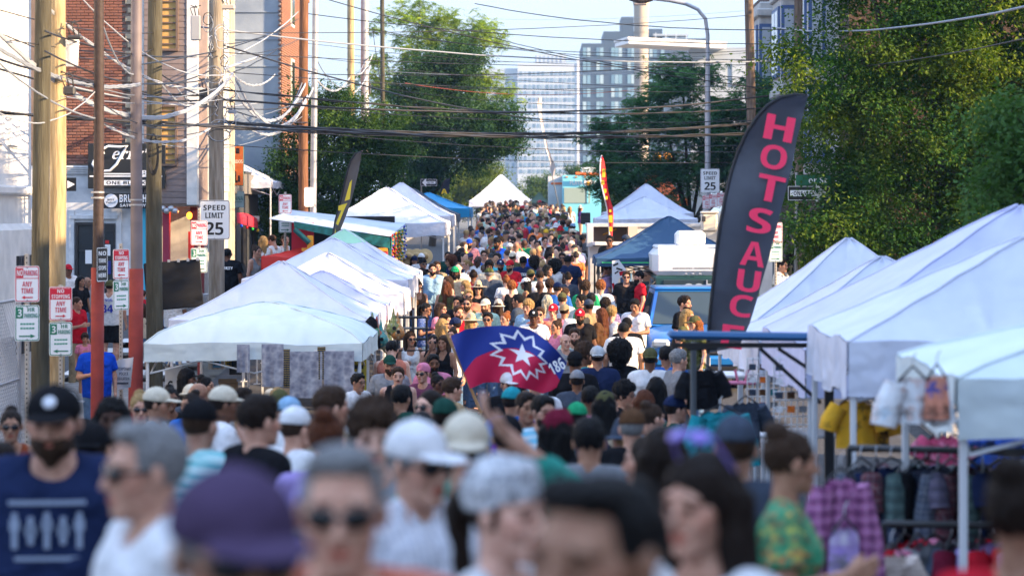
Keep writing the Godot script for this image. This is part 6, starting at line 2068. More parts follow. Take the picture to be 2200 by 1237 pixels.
	var fg := thing("flag_pole_post", "grey post standing under the blue awning edge", "post", gp((1490 - VX) / F * 18.0, 18.0))
	put("shaft", tubem([Vector3.ZERO, Vector3(0, at(0, 735, 18.0).y - gy(18.0), 0)], 0.026, 10), mat("dark_zinc", lin(0.08, 0.09, 0.1), 0.5), fg)
	# shoulder-high hanging goods of the left stalls
	for k in 6:
		var q: Array = [[585, 785, 38, 92, 0], [657, 805, 56, 100, 1], [728, 800, 52, 92, 2], [522, 770, 22, 60, 3], [615, 790, 12, 80, 4], [690, 780, 14, 70, 5]][k]
		var d := 29.8
		var kk := d / F
		var names := ["grey printed cloth hanging under the low mint canopy, letters pattern", "large grey map cloth hanging mid-stall", "grey printed cloth hanging nearest the street corner leg", "narrow white print hanging left in the stall", "dark striped scarf hanging between the printed cloths", "blue-brown scarf hanging between the map cloth and its neighbour"]
		var t := thing("hanging_cloth", names[k], "hanging cloth", at(q[0], q[1], d))
		var s := st()
		s.set_smooth_group(1)
		for i in 8:
			for j in 5:
				var c := []
				for e in [[0, 0], [1, 0], [1, 1], [0, 1]]:
					var u: float = (i + e[0]) / 8.0 - 0.5
					var v: float = (j + e[1]) / 5.0 - 0.5
					c.append(Vector3(u * q[2] * 1.25 * kk, -v * q[3] * kk, 0.025 * sin(u * 14.0 + k) * (0.5 + v)))
				quad(s, c[0], c[1], c[2], c[3])
		put("cloth", done(s), sheet if k < 4 else pattern_mat("stripe", v3(Vector3(0.02, 0.03, 0.05)), v3(Vector3(0.3, 0.2, 0.05)), Color.BLACK, 4.0), t)
	for q in [[771, 812, 32, 86, Vector3(0.5, 0.4, 0.03), "yellow poster at the street side of the mint canopy"], [465, 775, 18, 30, Vector3(0.1, 0.3, 0.5), "blue and yellow print hanging in the stall"], [490, 773, 14, 32, Vector3(0.55, 0.33, 0.03), "yellow lattice bag hanging in the stall"], [520, 770, 18, 22, Vector3(0.6, 0.6, 0.6), "white framed print high in the stall"], [505, 790, 26, 30, Vector3(0.03, 0.03, 0.035), "black bag hanging in the stall"]]:
		var kk := 31.2 / F
		var t := thing("poster", q[5], "poster", at(q[0], q[1], 31.2))
		put("sheet", boxm(Vector3(q[2] * kk, q[3] * kk, 0.01)), mat("poster_%d" % q[0], v3(q[4]), 0.7), t)
		for k in 4: patch(t, q[2] * kk * 0.6, q[3] * kk * 0.1, Vector3(0, q[3] * kk * (0.28 - k * 0.18), 0.007), Color(0.15, 0.17, 0.12))
	for k in 7:
		var px := 800.0 + (k % 4) * 18 + (k / 4) * 9
		var t := thing("gourd_birdhouse", "%s painted gourd hanging at the canopy corner" % ["green", "teal", "yellow striped", "orange spotted", "red ringed", "cream", "olive"][k], "gourd", at(px, 712.0 + (k % 3) * 16 - (k / 4) * 8, 33.0 + (k % 3) * 0.5), 0.0, "painted gourds hanging at the stall corner")
		var s := st()
		tube(s, [Vector3(0, 0.3, 0), Vector3(0, 0.2, 0), Vector3(0, 0.1, 0), Vector3(0, 0.04, 0), Vector3(0, -0.04, 0), Vector3(0, -0.1, 0), Vector3(0, -0.13, 0)], [0.008, 0.025, 0.05, 0.1, 0.115, 0.08, 0.02], 12)
		put("shell", done(s), pattern_mat("floral", v3([Vector3(0.1, 0.3, 0.15), Vector3(0.05, 0.3, 0.3), Vector3(0.5, 0.4, 0.1), Vector3(0.5, 0.2, 0.05), Vector3(0.4, 0.06, 0.05), Vector3(0.5, 0.45, 0.3), Vector3(0.2, 0.22, 0.06)][k]), v3(Vector3(0.6, 0.5, 0.3)), v3(Vector3(0.05, 0.1, 0.1)), 5.0), t)
		var hole := CylinderMesh.new()
		hole.top_radius = 0.03
		hole.bottom_radius = 0.03
		hole.height = 0.01
		put("opening", hole, mat("dark_inside", Color.BLACK), t, xf(Vector3(0.02, 0.0, 0.11), Vector3(PI / 2, 0, 0)))
	var bb := thing("garment_bag", "black garment bag hanging beside the gourds", "bag", at(797, 710, 33.0))
	var bs := st()
	tube(bs, [Vector3(0, 0.22, 0), Vector3(0, 0.15, 0), Vector3(0.02, -0.2, 0), Vector3(0.05, -0.3, 0)], [0.02, 0.09, 0.13, 0.11], 10)
	put("bag", done(bs), cloth_mat("black"), bb)
	put("hook", tubem([Vector3(0, 0.22, 0), Vector3(0, 0.3, 0)], 0.008, 5), mat("galvanised", Color.GRAY), bb)
	var rk := thing("display_rack", "black steel display rack at the edge of the left row", "rack", at(887, 735, 34.5))
	var bl := mat("black_leg", Color.BLACK)
	for q in [[-0.25, 0.4, 0.22, 0.4], [-0.25, 0.05, 0.22, 0.05], [-0.25, -0.8, -0.25, 0.4], [0.22, -0.8, 0.22, 0.4], [0.0, -0.8, 0.0, 0.4]]: put("bar", tubem([Vector3(q[0], q[1], 0), Vector3(q[2], q[3], 0)], 0.022, 6), bl, rk)
	for k in 2: put("shelf", boxm(Vector3(0.5, 0.02, 0.3)), bl, rk, xf(Vector3(0, 0.22 - k * 0.35, -0.1)))
	var bx := thing("draped_table", "black cloth draped booth wall left of the white canopies", "booth", at(372, 612, 40.2))
	put("drape", boxm(Vector3(1.05, 0.9, 0.06), 0.02), mat("drape_black", lin(0.006, 0.007, 0.01), 0.9), bx, xf(Vector3(0, -0.0, 0), Vector3(0, 0.2, 0.08)))
	for k in 6: put("clip", boxm(Vector3(0.05, 0.06, 0.09)), mat("galvanised", Color.GRAY), bx, xf(Vector3(-0.45 + k * 0.18, 0.45 + k * 0.014 - 0.035, 0), Vector3(0, 0.2, 0)))
	var sg := thing("booth_banner", "white banner with black letters C and M in the left stall", "banner", at(378, 825, 31.0))
	put("sheet", boxm(Vector3(0.33, 0.5, 0.01)), mat("banner_white", lin(0.6, 0.64, 0.7), 0.8), sg)
	ink(sg, "C_M", 0.26, 0.2, Vector3(0, -0.05, 0.008), INK)
	var cb := thing("cardboard_box", "brown cardboard box on the left stall table", "box", at(490, 832, 31.0))
	put("carton", boxm(Vector3(0.25, 0.16, 0.2), 0.006), mat("cardboard", lin(0.32, 0.2, 0.11), 0.9), cb)
	put("flap", boxm(Vector3(0.26, 0.01, 0.09)), mat("cardboard", Color.WHITE), cb, xf(Vector3(0, 0.1, 0.11), Vector3(0.6, 0, 0)))
	var tb := thing("stall_table", "red cloth covered table in the left stall", "table", gp((540 - VX) / F * 31.2, 31.2))
	put("cloth", boxm(Vector3(1.4, 0.75, 0.7), 0.03), cloth_mat("red"), tb, xf(Vector3(0, 0.37, 0)))
	put("tray", boxm(Vector3(1.2, 0.03, 0.6)), cloth_mat("olive"), tb, xf(Vector3(0, 0.77, 0)))
	build_teal_stall()
	build_flags()
	build_vehicles()
	build_racks()

func build_teal_stall() -> void:
	var d := 47.5
	var o := gp(-4.4, 50)
	var t := thing("food_stall", "wooden stall with corrugated white roof, teal fascia and red post", "stall", o)
	var P := func(px: float, py: float, dd: float) -> Vector3: return at(px, py, dd) - o
	var teal := worn(mat("teal_paint", lin(0.01, 0.2, 0.2), 0.6), ntex("wood_tone", 0.02), null, 0, 1.0)
	var a: Vector3 = P.call(578, 470, d)
	var b: Vector3 = P.call(838, 508, d)
	var c: Vector3 = P.call(872, 480, 53.5)
	var e: Vector3 = P.call(628, 452, 53.5)
	var s := st()
	s.set_smooth_group(1)
	var n := 60
	for k in n:
		var q := []
		for f in [[k, 0], [k, 1], [k + 1, 1], [k + 1, 0]]:
			var u: float = f[0] / float(n)
			var p: Vector3 = a.lerp(e, u) if f[1] == 0 else b.lerp(c, u)
			q.append(p + Vector3.UP * 0.025 * sin(u * n * PI / 2.0))
		quad(s, q[0], q[3], q[2], q[1])
	put("corrugated_roof", done(s), worn(mat("roof_tin", lin(0.55, 0.62, 0.66), 0.5, 0.1), ntex("render_tone", 0.006), null, 0, 0.3), t)
	var fa := st()
	quad(fa, a + Vector3(0.55, -0.06, 0.02), b + Vector3(0, -0.03, 0.02), b + Vector3(0, -0.27, 0.02), a + Vector3(0.55, -0.2, 0.02))
	quad(fa, b + Vector3(0.02, -0.03, 0), c + Vector3(0.02, -0.03, 0), c + Vector3(0.02, -0.2, 0), b + Vector3(0.02, -0.27, 0))
	put("fascia", done(fa), teal, t)
	var gb := gy(d) - o.y
	var red := mat("post_red", lin(0.42, 0.03, 0.04), 0.6)
	var yel := mat("beam_yellow", lin(0.6, 0.3, 0.02), 0.6)
	put("post", boxm(Vector3(0.13, b.y - gb - 0.2, 0.13), 0.01), red, t, xf(Vector3(b.x - 0.12, (b.y + gb) / 2 - 0.1, b.z - 0.1)))
	put("post", boxm(Vector3(0.08, b.y - gb - 0.2, 0.1), 0.01), teal, t, xf(Vector3(b.x - 0.02, (b.y + gb) / 2 - 0.1, b.z - 0.12)))
	put("post", boxm(Vector3(0.13, 2.4, 0.13), 0.01), yel, t, xf(P.call(666, 622, d)))
	put("post", boxm(Vector3(0.12, 2.6, 0.12), 0.01), yel, t, xf(P.call(860, 608, 53.0)))
	put("brace", tubem([P.call(632, 492, d - 0.1), P.call(664, 522, d - 0.1)], 0.06, 4), teal, t)
	put("rail", boxm(Vector3(1.9, 0.07, 0.09)), yel, t, xf(P.call(740, 536, d)))
	put("counter", boxm(Vector3(1.4, 0.07, 0.4)), yel, t, xf(P.call(785, 558, d)))
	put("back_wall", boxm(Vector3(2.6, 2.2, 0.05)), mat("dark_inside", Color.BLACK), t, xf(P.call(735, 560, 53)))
	put("red_panel", boxm(Vector3(0.5, 0.9, 0.05)), mat("awning_red", Color.RED), t, xf(P.call(650, 520, 48.2)))
	for k in 14:
		var m := st()
		var px := 842.0 + (k % 5) * 7.0
		var top := 505.0 - (k % 5) * 4.5
		for j in 9:
			var sp := SphereMesh.new()
			sp.radius = 0.03
			sp.height = 0.06
			sp.radial_segments = 7
			sp.rings = 4
			m.append_from(sp, 0, xf(P.call(px + sin(j * 2.0 + k) * 2.0, top + j * 8.0 + (k / 5) * 3.0, 48.0 + (k % 5) * 1.0)))
		put("bead_string", m.commit(), mat("bead%d" % (k % 6), [Color(0.8, 0.08, 0.08), Color(0.9, 0.7, 0.05), Color(0.05, 0.5, 0.2), Color(0.9, 0.9, 0.9), Color(0.1, 0.2, 0.7), Color(0.9, 0.4, 0.05)][k % 6], 0.25), t)
	for k in 6:
		put("paper_banner", boxm(Vector3(0.34, 0.24, 0.006)), cloth_mat(["purple", "green", "green", "red", "pink", "purple"][k]), t, xf(P.call(762 + k * 18, 568 + (k % 2) * 6 + k * 2, 47.2), Vector3(0, 0.1 * k, 0.06 * (k - 2))))
	var hats := ["tan hat on the stall shelf, front row", "tan hat second on the shelf", "straw hat third on the shelf", "straw hat fourth on the shelf", "beige hat fifth on the shelf", "beige hat last on the shelf"]
	for k in 6:
		var h := thing("straw_hat", hats[k], "hat", at(868 + k * 9, 552 - (k % 2) * 4, 54.0), 0.0, "hats on show under the wide white canopy")
		put("hat", accessory("straw", 1), mat("straw", lin(0.5, 0.36, 0.18), 0.9), h, xf(Vector3(0, -0.06, 0), Vector3(1.2, 0, 0)))
		put("band", tubem([Vector3(0, -0.02, 0.05), Vector3(0, -0.03, 0.09)], 0.085, 12), mat("hat_band", lin(0.03, 0.025, 0.02), 0.8), h)

func build_flags() -> void:
	# HOT SAUCE
	var d := 23.0
	var left := [[1734, 206], [1706, 204], [1676, 210], [1650, 226], [1628, 250], [1606, 284], [1588, 325], [1572, 372], [1558, 425], [1548, 478], [1540, 535], [1534, 590], [1529, 645], [1525, 700], [1522, 760]]
	var right := [[1737, 207], [1733, 222], [1728, 244], [1721, 270], [1714, 298], [1706, 330], [1697, 372], [1686, 420], [1676, 465], [1665, 510], [1653, 556], [1640, 602], [1626, 648], [1610, 694], [1588, 742]]
	var t := feather("feather_flag", "large dark grey feather flag with red HOT SAUCE lettering", [], d, left, right, worn(mat("flag_charcoal", lin(0.06, 0.066, 0.082), 0.75), null, ntex("wrinkle", 0.012), 1.5, 0.7), mat("flag_hem", lin(0.012, 0.012, 0.014), 0.7))
	var o := at(1522, 760, d)
	var k := d / F
	var red := Color(0.98, 0.2, 0.36)
	var L := [["H", 1673, 276, 62, 54, -0.19], ["O", 1661, 338, 56, 52, -0.2], ["T", 1654, 405, 58, 56, -0.2], ["S", 1631, 474, 52, 54, -0.16], ["A", 1617, 545, 52, 52, -0.14], ["U", 1607, 603, 50, 47, -0.14], ["C", 1591, 656, 48, 48, -0.14], ["E", 1572, 722, 46, 50, -0.12]]
	for q in L:
		var m := words(q[0], q[3] * k, q[4] * k, 0.004, "Droid Sans")
		put("letter", m, mat("sign_ink_%s" % red.to_html(), red, 0.6), t, xf(at(q[1], q[2], d) - o + Vector3(0, 0, 0.1), Vector3(0, 0, q[5])))
		if q[0] in ["H", "T", "A", "U", "E"]: # slab feet thicken the strokes
			for e in [-0.3, 0.3]:
				if q[0] == "H": put("stroke", boxm(Vector3(q[3] * k * 0.3, q[4] * k * (0.98 if q[0] == "H" else 0.9), 0.003)), mat("sign_ink_%s" % red.to_html(), red), t, xf(at(q[1], q[2] - (0.0 if q[0] == "H" else 2.5), d) - o + Vector3(e * 1.16 * q[3] * k * cos(q[5]), e * 1.16 * q[3] * k * sin(q[5]), 0.103), Vector3(0, 0, q[5])))
	put("pole", tubem([at(1522, 760, d) - o, at(1516, 900, d) - o, gp((1514 - VX) / F * d, d) - o], 0.02, 8), mat("dark_zinc", Color.GRAY), t)
	# black feather flag with yellow print
	d = 45.5
	left = [[775, 326], [764, 330], [754, 345], [747, 365], [741, 390], [735, 415], [727, 445], [719, 475], [716, 500], [712, 512]]
	right = [[776, 327], [775, 336], [772, 355], [767, 380], [761, 405], [755, 430], [747, 455], [737, 480], [727, 502], [717, 518]]
	var f2 := feather("feather_flag", "black feather flag with yellow stripe and letters left of the wide white canopy", [], d, left, right, worn(mat("flag_brown", lin(0.1, 0.088, 0.082), 0.75), null, ntex("wrinkle", 0.012), 1.2, 0.7), mat("flag_hem", Color.BLACK))
	o = at(712, 512, d)
	k = d / F
	var yel := mat("flag_yellow", lin(0.7, 0.52, 0.03), 0.7)
	for q in [[[752, 428], [744, 431], [741, 432], [752, 392], [757, 386]], [[747, 436], [728, 442], [727, 452], [734, 452], [722, 480], [727, 484], [742, 446]], [[722, 490], [718, 508], [722, 506]]]:
		var poly := PackedVector2Array()
		for p in q: poly.append(Vector2((p[0] - 712) * k, -(p[1] - 512) * k))
		var s := st()
		prism(s, poly, 0.004)
		put("print", done(s), yel, f2, xf(Vector3(0, 0, 0.12)))
	put("pole", tubem([Vector3(0, 0, 0), Vector3(0.05, -1.6, 0)], 0.018, 6), mat("dark_zinc", Color.GRAY), f2)
	# red and yellow feather flag, seen nearly edge-on
	d = 57.0
	left = [[1293, 334], [1290, 345], [1289, 365], [1290, 385], [1294, 405], [1299, 425], [1304, 445], [1307, 465], [1309, 490], [1310, 515], [1310, 540]]
	right = [[1295, 335], [1299, 348], [1302, 368], [1304, 390], [1307, 410], [1311, 428], [1317, 446], [1318, 468], [1317, 492], [1316, 516], [1315, 542]]
	var f3 := feather("feather_flag", "red feather flag with yellow letters beside the food trailer", [], d, left, right, mat("flag_red", lin(0.6, 0.01, 0.02), 0.7), mat("flag_white_hem", lin(0.7, 0.7, 0.7), 0.7))
	o = at(1310, 540, d)
	k = d / F
	for q in [[1297, 372, 7, 18], [1295, 392, 7, 9], [1300, 410, 6, 9], [1303, 425, 5, 8], [1312, 470, 8, 16], [1312, 492, 7, 10], [1313, 512, 6, 8], [1311, 453, 5, 6]]:
		var s := st()
		prism(s, roundrect(q[2] * k, q[3] * k, 1.5 * k), 0.004)
		put("print", done(s), mat("flag_yellow2", lin(0.8, 0.5, 0.02), 0.6), f3, xf(at(q[0], q[1], d) - o + Vector3(0, 0, 0.13)))
	put("pole", tubem([Vector3.ZERO, Vector3(0, -1.6, 0)], 0.018, 6), mat("dark_zinc", Color.GRAY), f3)
	# tall thin pale feather banner far off, and a dark one
	d = 105.0
	var f4 := feather("feather_flag", "very tall thin pale feather banner curving above the far crowd", [], d, [[1155, 210], [1155, 225], [1159, 250], [1165, 280], [1173, 320], [1183, 350], [1182, 362], [1187, 380]], [[1164, 210], [1164, 226], [1165, 252], [1170, 280], [1178, 320], [1193, 356], [1194, 362], [1189, 382]], mat("flag_pale", lin(0.5, 0.45, 0.44), 0.8), mat("flag_white_hem", Color.WHITE))
	put("pole", tubem([Vector3.ZERO, Vector3(0.3, -1.4, 0)], 0.025, 6), mat("dark_zinc", Color.GRAY), f4)
	d = 84.0
	feather("feather_flag", "small dark feather flag with yellow letter above the bright blue canopy", [], d, [[966, 383], [955, 387], [949, 400], [946, 415]], [[967, 384], [966, 395], [965, 405], [965, 416]], mat("flag_navy", lin(0.02, 0.025, 0.05), 0.7), mat("flag_hem", Color.BLACK))
	var ya := thing("letter_board", "yellow letter A panel above the bright blue canopy", "letter", at(954, 411, 83.8))
	ink(ya, "A", 0.24, 0.2, Vector3.ZERO, Color(0.95, 0.8, 0.05))
	# the festival flag: blue over red in a curve, white bursting star
	d = 24.0
	var o5 := at(958, 708, d)
	var fl := thing("festival_flag", "blue and red flag with white star and burst outline waving over the crowd", "flag", o5)
	var W := 256
	var H := 160
	var im := Image.create(W, H, false, Image.FORMAT_RGB8)
	var blue := Color(0.1, 0.2, 0.55)
	var rd := Color(0.78, 0.05, 0.27)
	var burst := PackedVector2Array()
	var burst2 := PackedVector2Array()
	for i in 24:
		var a := TAU * i / 24.0 + 0.13
		var r := 1.0 if i % 2 else 0.72
		burst.append(Vector2(cos(a), sin(a)) * r * 66.0)
		burst2.append(Vector2(cos(a), sin(a)) * (r * 66.0 - 9.5))
	var star := PackedVector2Array()
	for i in 10:
		var a := TAU * i / 10.0 - PI / 2
		star.append(Vector2(cos(a), sin(a)) * (30.0 if i % 2 == 0 else 12.0))
	for y in H:
		for x in W:
			var p := Vector2(x - 128.0, y - 72.0)
			var c := rd if y > 84.0 + 0.0032 * (x - 128.0) * (x - 128.0) - 26.0 else blue
			if Geometry2D.is_point_in_polygon(p, star): c = Color(0.93, 0.93, 0.95)
			elif p.length() < 68 and Geometry2D.is_point_in_polygon(p, burst) and not Geometry2D.is_point_in_polygon(p, burst2): c = Color(0.93, 0.93, 0.95)
			im.set_pixel(x, y, c)
	var fm := mat("flag_print", Color.WHITE, 0.7)
	fm.albedo_texture = ImageTexture.create_from_image(im)
	fm.backlight_enabled = true
	fm.backlight = Color(0.3, 0.3, 0.3)
	var s := st()
	s.set_smooth_group(1)
	var nx := 32
	var ny := 14
	var ftop := [[968, 722], [1000, 706], [1050, 700], [1100, 699], [1140, 707], [1175, 730], [1200, 756], [1218, 782]]
	var fbot := [[1010, 834], [1040, 822], [1075, 822], [1110, 828], [1140, 836], [1165, 846], [1185, 840], [1196, 832]]
	var pick := func(row: Array, u: float) -> Vector2:
		var i := mini(int(u * 7.0), 6)
		var f := u * 7.0 - i
		return Vector2(row[i][0], row[i][1]).lerp(Vector2(row[i + 1][0], row[i + 1][1]), f)
	for i in nx:
		for j in ny:
			var idx := [[0, 0], [1, 0], [1, 1], [0, 0], [1, 1], [0, 1]]
			for e in idx:
				var u: float = (i + e[0]) / float(nx)
				var v: float = (j + e[1]) / float(ny)
				var p: Vector2 = pick.call(ftop, u).lerp(pick.call(fbot, u), v)
				s.set_uv(Vector2(u, v))
				s.add_vertex(at(p.x, p.y, d) - o5 + Vector3(0, 0, 0.07 * sin(u * 11.0 + v * 2.5) + 0.06 * sin(u * 4.0) + 0.03 * sin(v * 7.0 + u * 17.0)))
	put("cloth", done(s), fm, fl)
	put("staff", tubem([at(954, 704, d) - o5, at(1012, 836, d) - o5, at(1050, 925, d) - o5], [0.014, 0.016, 0.017], 8), mat("staff_wood", lin(0.4, 0.22, 0.08), 0.6), fl)
	put("finial", tubem([at(952, 700, d) - o5, at(955, 706, d) - o5], 0.026, 8), mat("staff_wood", Color.WHITE), fl)
	put("lettering", words("186", 34 * d / F, 26 * d / F, 0.003), mat("sign_ink_%s" % SIGN_WHITE.to_html(), SIGN_WHITE), fl, xf(at(1196, 785, d) - o5 + Vector3(0, 0, 0.11), Vector3(0, -0.2, 0.5)))

func wheel(parent: Node, p: Vector3, r: float, w: float) -> void:
	var ty := put("wheel", tubem([Vector3(-w / 2, 0, 0), Vector3(-w / 2 + 0.03, 0, 0), Vector3(w / 2 - 0.03, 0, 0), Vector3(w / 2, 0, 0)], [r * 0.9, r, r, r * 0.9], 22), mat("tyre", lin(0.015, 0.015, 0.016), 0.9), parent, xf(p))
	put("rim", tubem([Vector3(-w / 2 - 0.01, 0, 0), Vector3(w / 2 + 0.01, 0, 0)], r * 0.6, 16), mat("rim_metal", lin(0.3, 0.3, 0.32), 0.35, 0.8), ty)

func build_vehicles() -> void:
	var glass := mat("windscreen", lin(0.03, 0.045, 0.05), 0.06)
	# blue pickup, nose towards the camera
	var d := 39.5
	var t := thing("pickup_truck", "blue pickup truck with black grille parked before the coffee van", "pickup truck", gp(3.0, d), 0.03)
	var paint := mat("truck_blue", lin(0.015, 0.16, 0.48), 0.28, 0.15)
	paint.clearcoat_enabled = true
	paint.clearcoat = 0.7
	paint.clearcoat_roughness = 0.08
	var blk := mat("trim_black", lin(0.012, 0.012, 0.013), 0.45)
	# body by lofted cross sections along z (front at z = 0)
	var sec := [[0.05, 0.55, 0.98, 0.80], [-0.12, 0.45, 1.05, 0.93], [-0.5, 0.42, 1.1, 0.97], [-1.35, 0.42, 1.16, 0.98], [-1.6, 0.42, 1.18, 0.98], [-3.3, 0.42, 1.18, 0.98], [-5.2, 0.45, 1.16, 0.96]]
	var s := st()
	s.set_smooth_group(1)
	var ring := func(q: Array) -> Array:
		var w: float = q[3]
		var lo: float = q[1]
		var hi: float = q[2]
		return [Vector3(-w * 0.96, lo, q[0]), Vector3(-w, lo + 0.25, q[0]), Vector3(-w, hi - 0.18, q[0]), Vector3(-w * 0.94, hi - 0.05, q[0]), Vector3(-w * 0.6, hi + 0.02, q[0] - 0.02), Vector3(0, hi + 0.035, q[0] - 0.03), Vector3(w * 0.6, hi + 0.02, q[0] - 0.02), Vector3(w * 0.94, hi - 0.05, q[0]), Vector3(w, hi - 0.18, q[0]), Vector3(w, lo + 0.25, q[0]), Vector3(w * 0.96, lo, q[0])]
	for i in sec.size() - 1:
		var a: Array = ring.call(sec[i])
		var b: Array = ring.call(sec[i + 1])
		for k in a.size() - 1: quad(s, a[k], a[k + 1], b[k + 1], b[k])
	s.set_smooth_group(-1)
	var fr: Array = ring.call(sec[0])
	for k in range(1, fr.size() - 1):
		for v in [fr[0], fr[k + 1], fr[k]]: s.add_vertex(v)
	put("body", done(s), paint, t)
	var cab := st()
	cab.set_smooth_group(-1)
	var lo := [Vector3(-0.86, 1.16, -1.35), Vector3(0.86, 1.16, -1.35), Vector3(0.88, 1.16, -3.35), Vector3(-0.88, 1.16, -3.35)]
	var hi := [Vector3(-0.68, 1.82, -2.05), Vector3(0.68, 1.82, -2.05), Vector3(0.7, 1.82, -3.15), Vector3(-0.7, 1.82, -3.15)]
	for k in 4: quad(cab, lo[k], hi[k], hi[(k + 1) % 4], lo[(k + 1) % 4])
	put("cab", done(cab), paint, t)
	put("roof", boxm(Vector3(1.4, 0.07, 1.2), 0.03), paint, t, xf(Vector3(0, 1.84, -2.6)))
	var ws := st()
	var nn := Vector3(0, 0.006, 0.006)
	quad(ws, lo[0] * Vector3(0.92, 1, 1) + Vector3(0, 0.03, -0.02) + nn, hi[0] * Vector3(0.92, 1, 1) + Vector3(0, -0.04, 0.03) + nn, hi[1] * Vector3(0.92, 1, 1) + Vector3(0, -0.04, 0.03) + nn, lo[1] * Vector3(0.92, 1, 1) + Vector3(0, 0.03, -0.02) + nn)
	put("windscreen", done(ws), glass, t)
	for k in [-1.0, 1.0]:
		var sw := st()
		quad(sw, Vector3(k * 0.875, 1.2, -1.7), Vector3(k * 0.71, 1.76, -2.2), Vector3(k * 0.72, 1.76, -3.0), Vector3(k * 0.885, 1.2, -3.2))
		put("side_window", done(sw), glass, t)
		put("headlight", boxm(Vector3(0.34, 0.17, 0.16), 0.05), mat("headlight", lin(0.55, 0.6, 0.62), 0.12), t, xf(Vector3(k * 0.74, 0.9, 0.0), Vector3(0, k * 0.35, 0)))
		put("mirror", boxm(Vector3(0.2, 0.16, 0.1), 0.04), paint, t, xf(Vector3(k * 1.03, 1.22, -1.5)))
		wheel(t, Vector3(k * 0.82, 0.38, -0.75), 0.38, 0.25)
		wheel(t, Vector3(k * 0.82, 0.38, -4.2), 0.38, 0.25)
		put("fog_light", boxm(Vector3(0.16, 0.08, 0.05), 0.02), mat("headlight", Color.WHITE), t, xf(Vector3(k * 0.72, 0.52, 0.08)))
	var gr := st()
	prism(gr, PackedVector2Array([Vector2(-0.52, 0.2), Vector2(0.52, 0.2), Vector2(0.58, 0.02), Vector2(0.46, -0.2), Vector2(-0.46, -0.2), Vector2(-0.58, 0.02)]), 0.08)
	var g2 := put("grille", done(gr), blk, t, xf(Vector3(0, 0.84, 0.06)))
	for k in 3: put("bar", boxm(Vector3(0.92, 0.03, 0.05)), mat("grille_grey", lin(0.04, 0.04, 0.045), 0.4), g2, xf(Vector3(0, -0.1 + k * 0.1, 0.04)))
	put("bumper", boxm(Vector3(1.8, 0.24, 0.2), 0.07), paint, t, xf(Vector3(0, 0.58, 0.06)))
	put("lower_grille", boxm(Vector3(1.3, 0.16, 0.1), 0.03), blk, t, xf(Vector3(0, 0.42, 0.1)))
	put("number_plate", boxm(Vector3(0.3, 0.15, 0.02)), mat("plate_white", lin(0.6, 0.6, 0.62), 0.5), t, xf(Vector3(0, 0.58, 0.17)))
	# coffee van
	d = 45.2
	var v := thing("coffee_van", "white and dark green coffee van with roof air conditioner", "van", gp(3.55, d))
	var white := worn(mat("van_white", lin(0.76, 0.76, 0.76), 0.4), ntex("stucco_tone", 0.01), null, 0, 0.5)
	var dg := mat("van_green", lin(0.012, 0.05, 0.05), 0.4)
	var top: float = at(0, 534, d).y - gy(d)
	put("upper_body", boxm(Vector3(2.3, 0.6, 5.0), 0.13), white, v, xf(Vector3(0, top - 0.3, -2.5)))
	put("lower_body", boxm(Vector3(2.24, top - 0.83, 4.95), 0.05), dg, v, xf(Vector3(0, (top - 0.83) / 2 + 0.26, -2.5)))
	put("roof_rim", boxm(Vector3(2.1, 0.08, 4.6), 0.04), white, v, xf(Vector3(0, top + 0.02, -2.5)))
	put("windscreen", boxm(Vector3(1.96, 0.42, 0.03), 0.01), glass, v, xf(Vector3(0.06, top - 0.87, -0.012)))
	put("window_divider", boxm(Vector3(0.03, 0.42, 0.05)), mat("galvanised", Color.GRAY), v, xf(Vector3(0.0, top - 0.87, 0.0)))
	put("side_window", boxm(Vector3(0.03, 0.6, 0.9)), glass, v, xf(Vector3(-1.12, top - 0.95, -0.7)))
	ink(v, "COFFEE", 1.2, 0.25, Vector3(0.1, top - 0.86, 0.008), Color(0.62, 0.66, 0.7))
	put("air_conditioner", boxm(Vector3(0.62, 0.34, 0.8), 0.07), mat("ac_white", lin(0.78, 0.78, 0.77), 0.4), v, xf(Vector3(-0.3, top + 0.2, -0.9)))
	put("lettering", words("@MANYHANDSCOFFEECO | MANYHANDSCOFFEE.COM", 0.88, 0.036, 0.002), mat("sign_ink_%s" % INK.to_html(), INK), v, xf(Vector3(-0.28, top - 0.42, 0.003)))
	for k in 3: put("marker_lamp", boxm(Vector3(0.06, 0.03, 0.03), 0.01), mat("galvanised", Color.GRAY), v, xf(Vector3(-0.45 + k * 0.15, top - 0.53, 0.01)))
	put("mirror", boxm(Vector3(0.16, 0.22, 0.12), 0.05), blk, v, xf(Vector3(-1.2, top - 0.85, 0.12)))
	put("mirror_arm", tubem([Vector3(-1.1, top - 0.7, 0), Vector3(-1.2, top - 0.78, 0.12)], 0.015, 5), blk, v)
	for k in [-1.0, 1.0]: wheel(v, Vector3(k * 0.95, 0.38, -0.9), 0.38, 0.24)
	var wb := thing("menu_banner", "dark banner reading WING CHAM in white under the navy canopy", "banner", at(1372, 622, 46.3))
	put("sheet", boxm(Vector3(0.46, 0.36, 0.02)), mat("banner_dark", lin(0.02, 0.04, 0.045), 0.7), wb)
	ink(wb, "WING CHAM", 0.42, 0.12, Vector3(0, 0.03, 0.012), SIGN_WHITE)
	patch(wb, 0.42, 0.02, Vector3(0, -0.1, 0.012), Color(0.4, 0.45, 0.45))
	var fb := thing("flame_banner", "white banner with black letters and red flames at the navy canopy leg", "banner", at(1325, 590, 46.2))
	var fs := st()
	prism(fs, PackedVector2Array([Vector2(-0.1, 0.3), Vector2(0.05, 0.32), Vector2(0.2, 0.12), Vector2(0.2, -0.02), Vector2(0.05, -0.08), Vector2(-0.03, -0.4), Vector2(-0.1, -0.4)]), 0.01)
	put("sheet", done(fs), mat("banner_white", Color.WHITE), fb)
